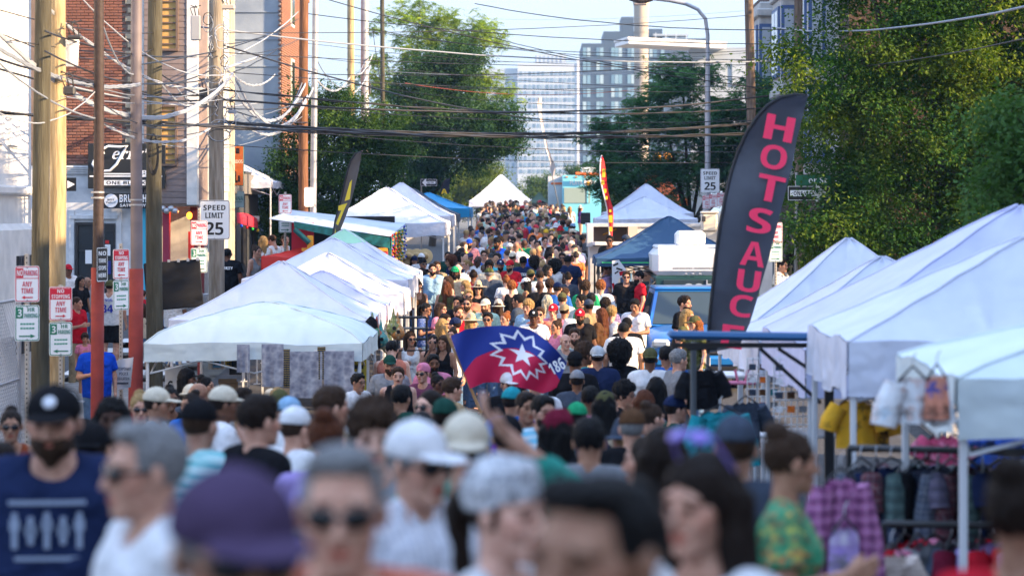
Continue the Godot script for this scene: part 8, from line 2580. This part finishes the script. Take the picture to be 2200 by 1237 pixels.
const ROWS := """
115 820 8.2 m 1 short/brown tee/navy f4 p0 cap/black beard lod0 wide
320 886 5.6 m 1 crop/grey tee/white f-62 p0 sun lod0
500 985 3.35 m 2 short/grey tee/black f24 p0 cap/dusty_purple sun lod0 wide
735 928 4.15 m 1 crop/grey tee/salmon f2 p0 sun lod0
893 893 6.5 m 1 short/grey long/white f46 p0 cap/white sun pat/check lod0
1000 878 7.6 m 1 short/brown long/teal f10 p5 cap/cream sun pat/floral_teal lod0
1078 972 5.2 f 0 pony/dark tank/white f58 p0 wrap/silver hpat lod0
1295 985 3.3 m 2 crop/black tee/khaki f-38 p0 lod0 wide
1512 952 5.1 f 1 long/dark tee/white f-42 p0 lod0
1582 884 8.3 m 1 short/brown tee/slate f172 p0 cap/slate lod0
1694 908 8.0 f 2 bun/brown tee/green f82 p1 pat/floral_bright lod0
2195 975 5.0 f 2 bun/dark tee/red f140 p0 lod0
553 838 10.6 m 1 short/dark tee/black f130 p0 lod0
425 850 10.8 m 1 short/brown tee/mint f150 p4 cap/black pat/stripe_teal lod0
196 900 10.0 m 2 short/dark tee/black f178 p0 capback/black lod0
240 846 13.0 m 4 locs/black tee/black f8 p0 lod0
22 872 15.5 f 2 bun/dark tank/rust f12 p0 sun
-8 940 9.5 m 2 short/dark tee/white f170 p0
800 858 8.4 m 0 curly/brown tee/grey f10 p0 lod0
700 874 9.6 f 1 bun/auburn tee/lilac f176 p0 lod0
708 822 13.5 m 1 short/brown tee/khaki f120 p0
478 825 16.0 m 3 short/dark tee/white f110 p0 cap/cream
335 828 17.0 m 2 short/dark tee/grey f90 p0 cap/cream
620 848 15.5 m 1 short/dark tee/white f160 p0 cap/light_blue
632 868 12.5 m 1 short/brown tee/white f140 p0 cap/white
1266 888 10.8 m 2 short/black tee/grey f176 p0
1358 872 13.5 m 1 short/grey tee/black f174 p0 cap/brown
1200 876 12.5 f 3 long/black tee/black f150 p0 wrap/maroon
1166 842 16.0 m 1 short/black tee/turquoise f30 p0 beard pat/stripe_sky
1130 836 17.5 m 2 short/dark tee/purple f25 p0
1100 828 19.0 m 2 short/dark tee/blue f150 p0 cap/teal
1425 905 8.5 f 2 long/dark tee/black f168 p0
1395 920 9.2 f 1 bun/dark tank/olive f-110 p0
1090 885 11.5 m 2 short/dark tee/black f170 p0 cap/black
955 850 14.0 m 2 short/dark tee/black f175 p0 cap/dark_green
905 872 13.0 m 3 buzz/black tee/black f178 p0
860 822 20.0 m 2 short/black tee/dark_green f160 p0
600 833 20.0 m 1 short/dark tee/slate f12 p0 cap/olive
1240 860 17.0 m 1 short/black tee/navy f176 p0 cap/green
1305 838 20.0 m 1 short/brown tee/white f50 p0
1340 818 22.0 m 2 curly/black tee/black f70 p0 gl
1385 832 21.0 f 1 long/auburn tee/slate f170 p0
1410 805 23.0 f 4 long/black tee/black f178 p0
1268 825 21.0 m 3 short/black tee/pink f172 p0
1400 860 17.0 f 1 bun/brown tee/light_blue f120 p0
1450 845 19.0 m 1 short/dark tee/dark_green f110 p0 cap/navy
330 848 19.0 f 3 long/black tee/black f70 p0 sun
300 838 17.5 f 1 bun/blond tee/cream f15 p0 sun
365 826 22.0 f 3 bun/black tee/black f20 p0
520 828 22.0 m 2 short/dark tee/grey f100 p0
1150 800 25.0 m 1 short/dark tee/white f178 p0 wide
1240 792 26.0 m 3 short/dark tee/slate f175 p0 cap/grey
400 788 27.5 f 3 long/black tee/black f90 p0 cap/black
440 804 26.5 f 2 bun/black tee/black f80 p0
410 822 23.5 m 2 short/dark tee/slate f150 p0 capback/cream
1092 797 24.0 m 1 short/brown tee/black f20 p0 cap/white
970 806 23.0 m 1 short/brown tee/tan f120 p0
855 784 28.3 m 0 short/brown tank/black f4 p0 mustache
768 798 28.0 m 2 short/black long/white f52 p0 gl
837 760 29.5 m 1 short/brown tee/grey f8 p0 cap/dark_green gl beard
882 711 - f 2 long/brown dress/white f2 p1 sun cup
909 778 28.6 f 1 short/brown tee/plum f-25 p0 sun wrap/pink
930 718 - f 1 pony/dark tank/black f0 p0 sun
953 720 - f 2 long/brown tank/black f-30 p4
930 757 29.5 m 3 short/black tee/pink f15 p0 beard
940 800 27.0 f 4 bun/black tee/rust f40 p0
972 704 - f 1 bun/brown tee/white f-20 p0
898 602 - f 2 bun/dark tank/brown f25 p2 sun
915 650 - f 2 pony/black tee/blue f62 p1 sun pat/floral_blue
947 650 - f 1 long/brown tee/pink f60 p0 gl
984 636 - m 2 short/black tee/black f-20 p0
1005 637 - m 1 buzz/brown tank/olive f-15 p0 sun beard
984 656 - m 1 short/brown tee/red f30 p0 beard
1043 640 - m 1 buzz/brown tee/mint f-20 p0 cap/cream beard
1048 670 - m 2 short/black tee/grey f-10 p0 sun
1086 670 - f 1 bun/ginger tank/pink f-45 p0
1012 676 - f 1 long/blond tee/cream f100 p0 straw/beige
978 681 - m 1 short/dark tee/red f-120 p0 cap/navy
950 684 - f 0 long/blond tee/grey f150 p0
956 673 - f 1 long/dark tee/white f60 p0
929 566 - m 1 short/dark tee/light_blue f8 p0 beard
938 561 - m 1 short/brown tee/khaki f25 p0
908 553 - m 2 short/black tee/black f30 p0 capback/black sun
890 548 - f 1 long/brown tee/navy f10 p0 cap/navy
905 543 - m 2 short/dark tee/white f178 p0 cap/white
907 575 - f 2 long/dark tee/black f178 p0
962 539 - m 2 buzz/black tee/dark_green f5 p0
968 551 - f 2 afro/auburn tee/navy f-60 p0
985 545 - f 3 afro/black tee/mauve f178 p0
1003 557 - f 0 pony/blond tank/white f-70 p0 gl
1027 548 - m 4 bald long/white f-38 p0 sun
1040 537 - m 1 short/brown tee/blue f2 p0 gl
1062 540 - m 1 short/dark tee/white f178 p0 capback/black
1051 561 - m 3 curly/black tee/cream f0 p0
1075 556 - m 2 short/dark tee/grey f5 p0 cap/navy beard
1096 557 - m 1 short/dark tee/red f-25 p0 cap/red beard
977 571 - m 4 locs/black long/beige f10 p0 cap/green beard
962 592 - f 1 long/brown tank/black f-60 p0
958 604 - f 1 long/auburn tank/olive f176 p1
1000 601 - f 0 long/blond tank/black f-80 p0
1017 580 - f 3 bun/dark tee/maroon f178 p0 wide
1051 574 - m 1 buzz/grey tee/slate f180 p0 cap/camouflage wide
1027 606 - f 1 long/dark tee/black f0 p0 straw/beige sun
1088 591 - f 0 bun/ginger tee/white f178 p0
1099 605 - f 0 curly/ginger tank/black f180 p0
1124 550 - m 3 short/black tee/navy f180 p0
1148 553 - f 2 afro/dark tank/mauve f178 p0
1160 553 - f 0 short/blond tee/teal f20 p0 sun
1178 543 - f 2 curly/dark tee/brown f35 p0 gl
1208 542 - m 2 short/dark tee/grey f-5 p0 sun
1220 547 - m 3 buzz/black tee/navy f180 p0 wide
1176 568 - m 2 long/black tee/grey f65 p0
1193 560 - f 4 afro/black tank/white f165 p0 wide
1140 577 - m 1 short/brown tee/mint f178 p0 capback/olive
1160 580 - m 2 short/dark tee/white f180 p0
1130 595 - f 3 bun/black tank/tan f-100 p0 cap/white sun
1160 601 - m 4 bald tee/black f180 p0
1181 601 - f 3 curly/brown tee/brown f176 p0
1198 605 - m 1 short/brown tee/blue f180 p0 cap/navy
1213 616 - f 1 long/brown tank/white f120 p0
1221 585 - f 1 bun/dark tee/slate f170 p0
1208 627 - m 1 short/brown tee/white f165 p0 cap/olive beard
1176 633 - f 0 long/platinum tank/grey f176 p0
1114 632 - m 2 short/black tee/slate f-110 p0
1135 645 - m 1 curly/blond tee/light_blue f-30 p0
1146 663 - m 4 short/black tee/white f2 p0 cap/black
1160 659 - m 1 short/brown tee/salmon f-10 p0 sun
1189 652 - m 0 short/brown tee/pink f-12 p0 cap/red
1213 652 - m 2 short/dark tee/white f160 p0 capback/khaki
1246 662 - m 3 short/black tee/black f2 p0 cap/red beard
1250 632 - m 2 short/black tee/green f-70 p0
1265 641 - m 3 short/black tee/tan f-150 p0 cap/slate
1258 605 - m 3 curly/brown tee/green f178 p0
1291 604 - m 0 curly/ginger tee/white f168 p0
1270 629 - m 4 short/black tee/white f180 p0
1301 642 - m 2 curly/dark tee/purple f178 p0 pat/plaid_purple
1292 661 - f 1 long/auburn long/brown f-125 p0
1314 660 - f 0 curly/blond tank/white f150 p0
1196 686 - f 2 bun/brown tee/pink f-60 p0
1214 716 - m 0 bald tee/grey f28 p0
1234 705 - m 0 short/brown tee/mint f0 p0 beard
1340 690 - m 2 buzz/black tee/white f180 p0 wide
1331 726 29.0 f 4 afro/black tee/black f180 p0
1365 641 - m 2 short/black tee/white f-20 p2
1347 680 - m 2 short/black tee/black f178 p0 cap/black
1470 632 37.5 m 1 short/dark tee/black f62 p0 beard
1477 661 36.5 f 1 long/blond tee/olive f60 p0 sun
1494 676 35.5 f 1 long/ginger tee/camouflage f-60 p0 cap/olive
1284 735 28.3 m 2 short/dark tee/navy f178 p0 capback/silver
1255 727 28.8 f 3 curly/brown tee/teal f120 p0
1235 752 27.6 m 3 short/black tee/black f176 p0 cap/black
1397 745 28.0 m 3 short/black tee/white f178 p0 capback/olive
1432 737 28.4 m 2 short/black tee/blue f178 p0
1457 742 27.8 m 1 short/grey tee/grey f120 p0
1346 582 - m 1 short/brown tee/black f0 p0 sun
1374 580 - m 1 short/dark tee/red f-80 p0 capback/black beard
1305 566 - m 1 short/auburn tee/lilac f100 p2
1286 524 - f 1 long/brown tee/teal f60 p0 bucket/teal
1252 503 - m 3 short/black tee/slate f180 p0
1209 472 - m 3 short/dark tee/turquoise f180 p0 wide
1231 478 - m 1 short/brown tee/maroon f20 p0 cap/light_blue sun pat/plaid_red
1173 491 - m 1 short/brown tee/white f30 p0 cap/yellow
1194 474 - m 1 short/dark tee/yellow f178 p0 cap/red
1153 516 - f 1 bun/dark tank/white f10 p0
1170 508 - m 0 short/dark tee/white f20 p0 gl
1192 510 - m 1 bun/dark tee/black f-170 p0
1008 512 - m 2 short/dark tee/mauve f0 p0 cap/royal_blue beard
1035 485 - m 1 short/dark long/light_blue f10 p0 cap/black sun pat/plaid_blue
1088 481 - f 3 bun/dark tee/tan f0 p0
1073 477 - m 1 short/dark tee/beige f10 p0 sun
1094 461 - m 0 short/brown tee/royal_blue f20 p0
1079 459 - m 2 short/dark tee/maroon f0 p0 cap/camouflage sun
1130 449 - m 1 short/brown tee/turquoise f10 p0 beard
1113 457 - m 1 short/dark tee/white f170 p0 cap/navy
1047 441 - m 1 short/dark tee/black f0 p0
1071 435 - f 1 long/brown tee/black f178 p0 bucket/beige
1182 427 - m 1 short/dark tee/white f0 p0 cap/red
1194 431 - m 1 short/dark tee/orange f180 p0
1225 443 - f 0 long/blond tee/white f178 p0
1247 442 - f 1 long/brown tee/purple f100 p0 straw/cream
163 634 40.0 m 1 buzz/brown tee/red f60 p1 pants/khaki shoes
181 697 38.5 f 2 curly/brown tee/pink f18 p0 h=1.18 shorts/cream shoes
236 600 43.0 m 1 short/brown tank/white f172 p0 capback/olive shorts/black shoes wide
306 655 42.0 f 2 long/brown tank/cream f170 p1 shorts/denim shoes
207 716 32.2 m 1 short/brown tee/royal_blue f20 p1
172 590 46.0 f 2 long/black tee/black f50 p0
186 592 46.5 m 2 bald tee/grey f60 p0
145 566 48.0 m 3 short/black tee/white f40 p0 cap/red
305 628 45.0 m 1 short/brown tee/red f170 p0 shorts/navy shoes
372 609 43.0 m 3 short/black tee/white f175 p0 beard
352 606 45.5 m 1 short/dark tee/khaki f60 p0 cap/khaki
414 600 44.0 m 2 buzz/black tee/grey f178 p0
487 520 49.5 m 3 buzz/black tee/black f175 p0 wide pants/black shoes
550 519 50.5 f 1 bun/brown tank/grey f58 p0 pants/black shoes
565 479 56.0 f 1 long/blond tank/white f176 p0 pants/black
585 482 56.5 m 1 short/brown tee/white f-120 p2
612 480 57.0 f 1 pony/brown tank/white f40 p0 shorts/red
800 520 50.5 m 1 curly/auburn tee/dark_green f100 p0
815 512 51.5 m 1 bald tee/salmon f20 p0
790 545 49.0 f 2 bun/black tee/black f60 p0
820 540 48.5 m 1 short/grey tee/black f30 p0 cap/black
1310 497 56.5 m 3 short/black tee/black f-10 p0 sun
1345 499 56.6 m 2 short/dark tee/grey f60 p0 cap/slate
1680 520 46.0 m 1 short/dark tee/white f60 p0 pants/maroon shoes
1700 505 50.0 f 2 long/dark tee/tan f170 p0
"""

func build_crowd() -> void:
	for r in ROWS.split("\n", false):
		one(r)
	# child carried on an arm
	var tops := ["tee", "tee", "tee", "tank", "tee"]
	var cols := ["black", "white", "white", "white", "white", "cream", "navy", "grey", "silver", "white", "red", "pink", "maroon", "light blue", "light blue", "salmon", "turquoise", "blue", "teal", "khaki", "beige", "olive", "green", "pink", "salmon", "orange", "yellow", "mauve", "plum", "royal blue", "turquoise", "mint", "lilac"]
	var g := RandomNumberGenerator.new()
	g.seed = 42
	var tries := 0
	while people.size() < 300 and tries < 6000:
		tries += 1
		var d := 0.0
		var far := g.randf()
		if far < 0.17: d = g.randf_range(14.0, 28.0)
		else: d = g.randf_range(28.0, 122.0) if g.randf() < 0.55 else g.randf_range(50.0, 122.0)
		var lo := -2.2
		var hi := 1.05
		if d < 28.0:
			lo = -4.6
			hi = 1.3
		elif d < 38.0: hi = 1.55
		if d > 100.0:
			lo = -2.6
			hi = 1.6
		var x := g.randf_range(lo, hi)
		var fm := g.randf() < 0.5
		var h := g.randf_range(1.55, 1.72) if fm else g.randf_range(1.68, 1.86)
		var px := VX + x * F / d
		var py := HY + (CAM - gy(d) - h) * F / d
		var ok := px > -20.0 and px < 1700.0
		if py > 700.0 and py < 845.0 and px > 960.0 and px < 1215.0 and d < 25.0: ok = false
		for p in people:
			var dx: float = p.x - x
			var dd: float = p.d - d
			var cover: float = absf(p.px - px) / F * d
			var hy: float = p.get("py", 0.0)
			if dx * dx + dd * dd < (0.2 if d > 28.0 else 0.3): ok = false
			elif d < p.d and cover < 0.26 and d > 27.0 and p.d - d < 2.2 and p.get("named", true): ok = false
			if not ok: break
		if not ok: continue
		var o := {"x": x, "d": d, "px": px, "female": fm, "height": h, "named": false}
		o.skin = [0, 0, 1, 1, 1, 1, 2, 2, 3, 4][g.randi() % 10]
		var away := g.randf()
		o.face = g.randf_range(150, 210) if away < 0.38 else (g.randf_range(-40, 40) if away < 0.78 else g.randf_range(50, 120) * (1 if g.randf() < 0.5 else -1))
		o.hair = ["long", "pony", "pony", "bun", "bun", "curly", "afro"][g.randi() % 7] if fm else ["short", "short", "short", "buzz", "curly", "bald"][g.randi() % 6]
		o.hairc = ["black", "black", "dark", "dark", "brown", "brown", "blond", "grey"][g.randi() % 8] if o.skin < 3 else ["black", "black", "dark"][g.randi() % 3]
		if o.hairc == "grey" and fm: o.hairc = "blond"
		o.top = tops[g.randi() % 5] if fm else ("tee" if g.randf() < 0.9 else "tank")
		o.topc = cols[g.randi() % cols.size()]
		if g.randf() < (0.26 if d > 28.0 else 0.5):
			o.hat = ["cap", "cap", "capback", "bucket", "straw"][g.randi() % (5 if fm else 4)]
			o.hatc = ["black", "navy", "white", "red", "olive", "cream", "slate", "beige"][g.randi() % 8]
			if o.hat == "straw": o.hatc = "beige"
		if g.randf() < 0.3 and absf(o.face) < 100: o.specs = "sunglasses"
		if not fm and g.randf() < 0.4: o.beard = "beard"
		o.pose = [0, 0, 0, 1, 2, 3, 4][g.randi() % 7]
		o.lod = 0 if d < 10.0 else (1 if d < 62.0 else 2)
		if o.lod == 2: o.pose = [0, 3][g.randi() % 2]
		o.tone = g.randi() % 3
		if g.randf() < 0.25:
			o.bag = true
			o.bagc = ["black", "brown", "tan", "navy"][g.randi() % 4]
		person(o)
	# those beyond the three hundred: small far figures between the others, joined
	var all := []
	var cache := {}
	var arr := func(m: Mesh) -> Array:
		if not cache.has(m):
			var a: Array = m.surface_get_arrays(0)
			cache[m] = [a[Mesh.ARRAY_VERTEX], a[Mesh.ARRAY_INDEX]]
		return cache[m]
	var spots := []
	for p in people: spots.append(Vector2(p.x, p.d))
	for k in 2600:
		if all.size() >= 190 * 3: break
		var d := g.randf_range(48.0, 115.0)
		var x := g.randf_range(-2.3, 1.15) if d < 100.0 else g.randf_range(-2.8, 1.7)
		var free := true
		for q in spots:
			if absf(q.x - x) < 0.42 and absf(q.y - d) < 0.7 and (q - Vector2(x, d)).length() < 0.46:
				free = false
				break
		if not free: continue
		spots.append(Vector2(x, d))
		var fm := g.randf() < 0.5
		var f := figure(fm, 0, 3)
		var face := g.randf_range(140, 220) if g.randf() < 0.35 else g.randf_range(-70, 70)
		var sc := g.randf_range(0.92, 0.99) if fm else g.randf_range(0.97, 1.07)
		var T := Transform3D(Basis.from_euler(Vector3(0, deg_to_rad(face), 0)) * Basis.from_scale(Vector3.ONE * sc), gp(x, d))
		var hk: String = ["pony", "bun", "short", "bun"][g.randi() % 4] if fm else ["short", "buzz", "cap", "short"][g.randi() % 4]
		var hc: Vector3 = HAIR[["black", "black", "dark", "dark", "brown", "blond"][g.randi() % 6]] if hk != "cap" else CLOTH[["black", "navy", "white", "red", "cream"][g.randi() % 5]]
		for q in [[f.body, T, SKIN[[0, 0, 1, 1, 2, 3][g.randi() % 6]]], [f.tee, T, CLOTH[cols[g.randi() % cols.size()]]], [accessory(hk, 3), T * (f.head as Transform3D), hc]]:
			var a: Array = arr.call(q[0])
			var C := PackedColorArray()
			C.resize(a[0].size())
			C.fill(Color(q[2].x, q[2].y, q[2].z))
			all.append([(q[1] as Transform3D) * (a[0] as PackedVector3Array), a[1], C])
	var fmat := mat("far_crowd", Color.WHITE, 0.8)
	fmat.vertex_color_use_as_albedo = true
	tag(put("distant_crowd", mesh_of(all), fmat), "", "", "", "stuff")
	# prints and lettering on shirts
	for p in people:
		if p.px == 115.0:
			var sh := [[0.0, 0.07, 0.24, 0.016], [0.0, -0.13, 0.2, 0.014]]
			for k in 5: sh.append([-0.1 + k * 0.05, -0.03, 0.018, 0.13 - 0.03 * (k % 2)])
			for k in 5: sh.append([-0.1 + k * 0.05, -0.01 - 0.02 * (k % 2), 0.032, 0.04])
			print_on(p, sh, Color(0.55, 0.6, 0.68))
		elif p.px == 236.0:
			var n: Node3D = p.node
			for q in [["O'NEAL", 0.2, 0.055, 1.37], ["34", 0.2, 0.16, 1.2]]: put("lettering", words(q[0], q[1], q[2], 0.004), mat("jersey_ink", Color(0.08, 0.15, 0.6), 0.8), n, xf(Vector3(0, q[3], -0.16), Vector3(0, PI, 0)))
		elif p.px == 487.0:
			put("lettering", words("SECURITY", 0.28, 0.06, 0.004), mat("security_ink", Color(0.9, 0.9, 0.9), 0.8), p.node, xf(Vector3(0, 1.34, -0.165), Vector3(0, PI, 0)))
		elif p.px == 1284.0: put("lettering", words("X", 0.07, 0.07, 0.004), mat("security_ink", Color.WHITE), p.node, xf(Vector3(0.02, 1.3, -0.165), Vector3(0, PI, 0)))
		elif p.px == 1124.0:
			put("lettering", words("OUTKAST", 0.26, 0.07, 0.004), mat("security_ink", Color.WHITE), p.node, xf(Vector3(0, 1.33, -0.165), Vector3(0, PI, 0)))
			put("lettering", words("00", 0.22, 0.14, 0.004), mat("jersey_red", Color(0.8, 0.1, 0.15), 0.8), p.node, xf(Vector3(0, 1.18, -0.165), Vector3(0, PI, 0)))
		elif p.px == 181.0: print_on(p, [[0, 0.02, 0.14, 0.05], [0, -0.08, 0.1, 0.08]], Color(0.75, 0.5, 0.45))
		elif p.px == 1078.0:
			pass
		elif p.px == 1512.0:
			var gx: Transform3D = figure(true, 0, 0).head
			put("sunglasses", accessory("sunglasses", 0), mat("purple_shades", lin(0.2, 0.13, 0.5), 0.1), p.node, gx * xf(Vector3(0, 0.105, -0.01), Vector3(-0.9, 0, 0)))
	for p in people: # emblems on a few caps
		if p.px in [115.0, 1246.0, 1075.0, 1189.0, 1146.0, 1198.0, 1265.0]:
			var sp := SphereMesh.new()
			sp.radius = 0.022
			sp.height = 0.05
			sp.radial_segments = 10
			sp.rings = 5
			var gx: Transform3D = figure(p.female, p.get("pose", 0), p.lod).head
			put("cap_emblem", sp, mat("emblem_white", lin(0.6, 0.62, 0.66), 0.7), p.node, gx * xf(Vector3(0, 0.088, 0.078), Vector3(-0.6, 0, 0), Vector3(1, 1, 0.4)))
	label_people()

func label_people() -> void:
	var desc := []
	for p in people:
		var s := ""
		var top: String = {"tee": "t-shirt", "tank": "tank top", "long": "shirt", "dress": "dress"}[p.top]
		var c: String = p.topc
		if p.has("pat"): c = {"floral_blue": "blue patterned", "floral_teal": "teal patterned", "floral_bright": "bright flowered", "check": "white checked", "plaid_purple": "purple plaid", "plaid_blue": "blue plaid", "plaid_red": "red plaid", "stripe_teal": "teal striped", "stripe_sky": "sky-blue striped"}[p.pat]
		s = "%s %s" % [c, top]
		if p.get("hat", ""):
			s += " and %s %s" % [p.get("hatc", "grey"), {"cap": "cap", "capback": "backward cap", "straw": "straw hat", "bucket": "bucket hat", "wrap": "head wrap"}[p.hat]]
		elif p.get("specs", "") == "sunglasses": s += " and sunglasses"
		elif p.get("specs", "") == "glasses": s += " and glasses"
		desc.append(s)
	var seen := {}
	var first := {}
	for i in people.size():
		var p: Dictionary = people[i]
		var f: float = absf(fposmod(p.get("face", 0.0) + 180.0, 360.0) - 180.0)
		var turn := "facing the camera" if f < 45 else ("in profile" if f < 125 else "back turned")
		var best := -1
		var bd := 1e9
		for j in people.size():
			if j == i: continue
			var q: Dictionary = people[j]
			var dist: float = absf(q.px - p.px) / F * p.d + absf(q.d - p.d) * 0.35
			if desc[j] != desc[i] and dist < bd:
				bd = dist
				best = j
		var rel := "behind" if people[best].d < p.d else "before"
		var near: String = desc[best]
		var short: String = near.split(" and ")[0]
		var z := "near the lamp" if p.d > 60 else ("by the teal-roofed stall" if p.d > 42 else "by the left tents")
		var l := ""
		for c in ["person in %s, %s, %s person in %s" % [desc[i], turn, rel, near], "person in %s, %s, %s person in %s" % [desc[i], turn, rel, short], "person in %s, %s, %s" % [desc[i], turn, z], "person in %s, %s, %s, by %s" % [desc[i], turn, z, short], "person in %s, %s, beside %s" % [desc[i], turn, near]]:
			l = c
			if c.split(" ").size() <= 16 and not seen.has(c): break
		seen[l] = true
		tag(p.node, l, "person", "festival crowd filling the street")
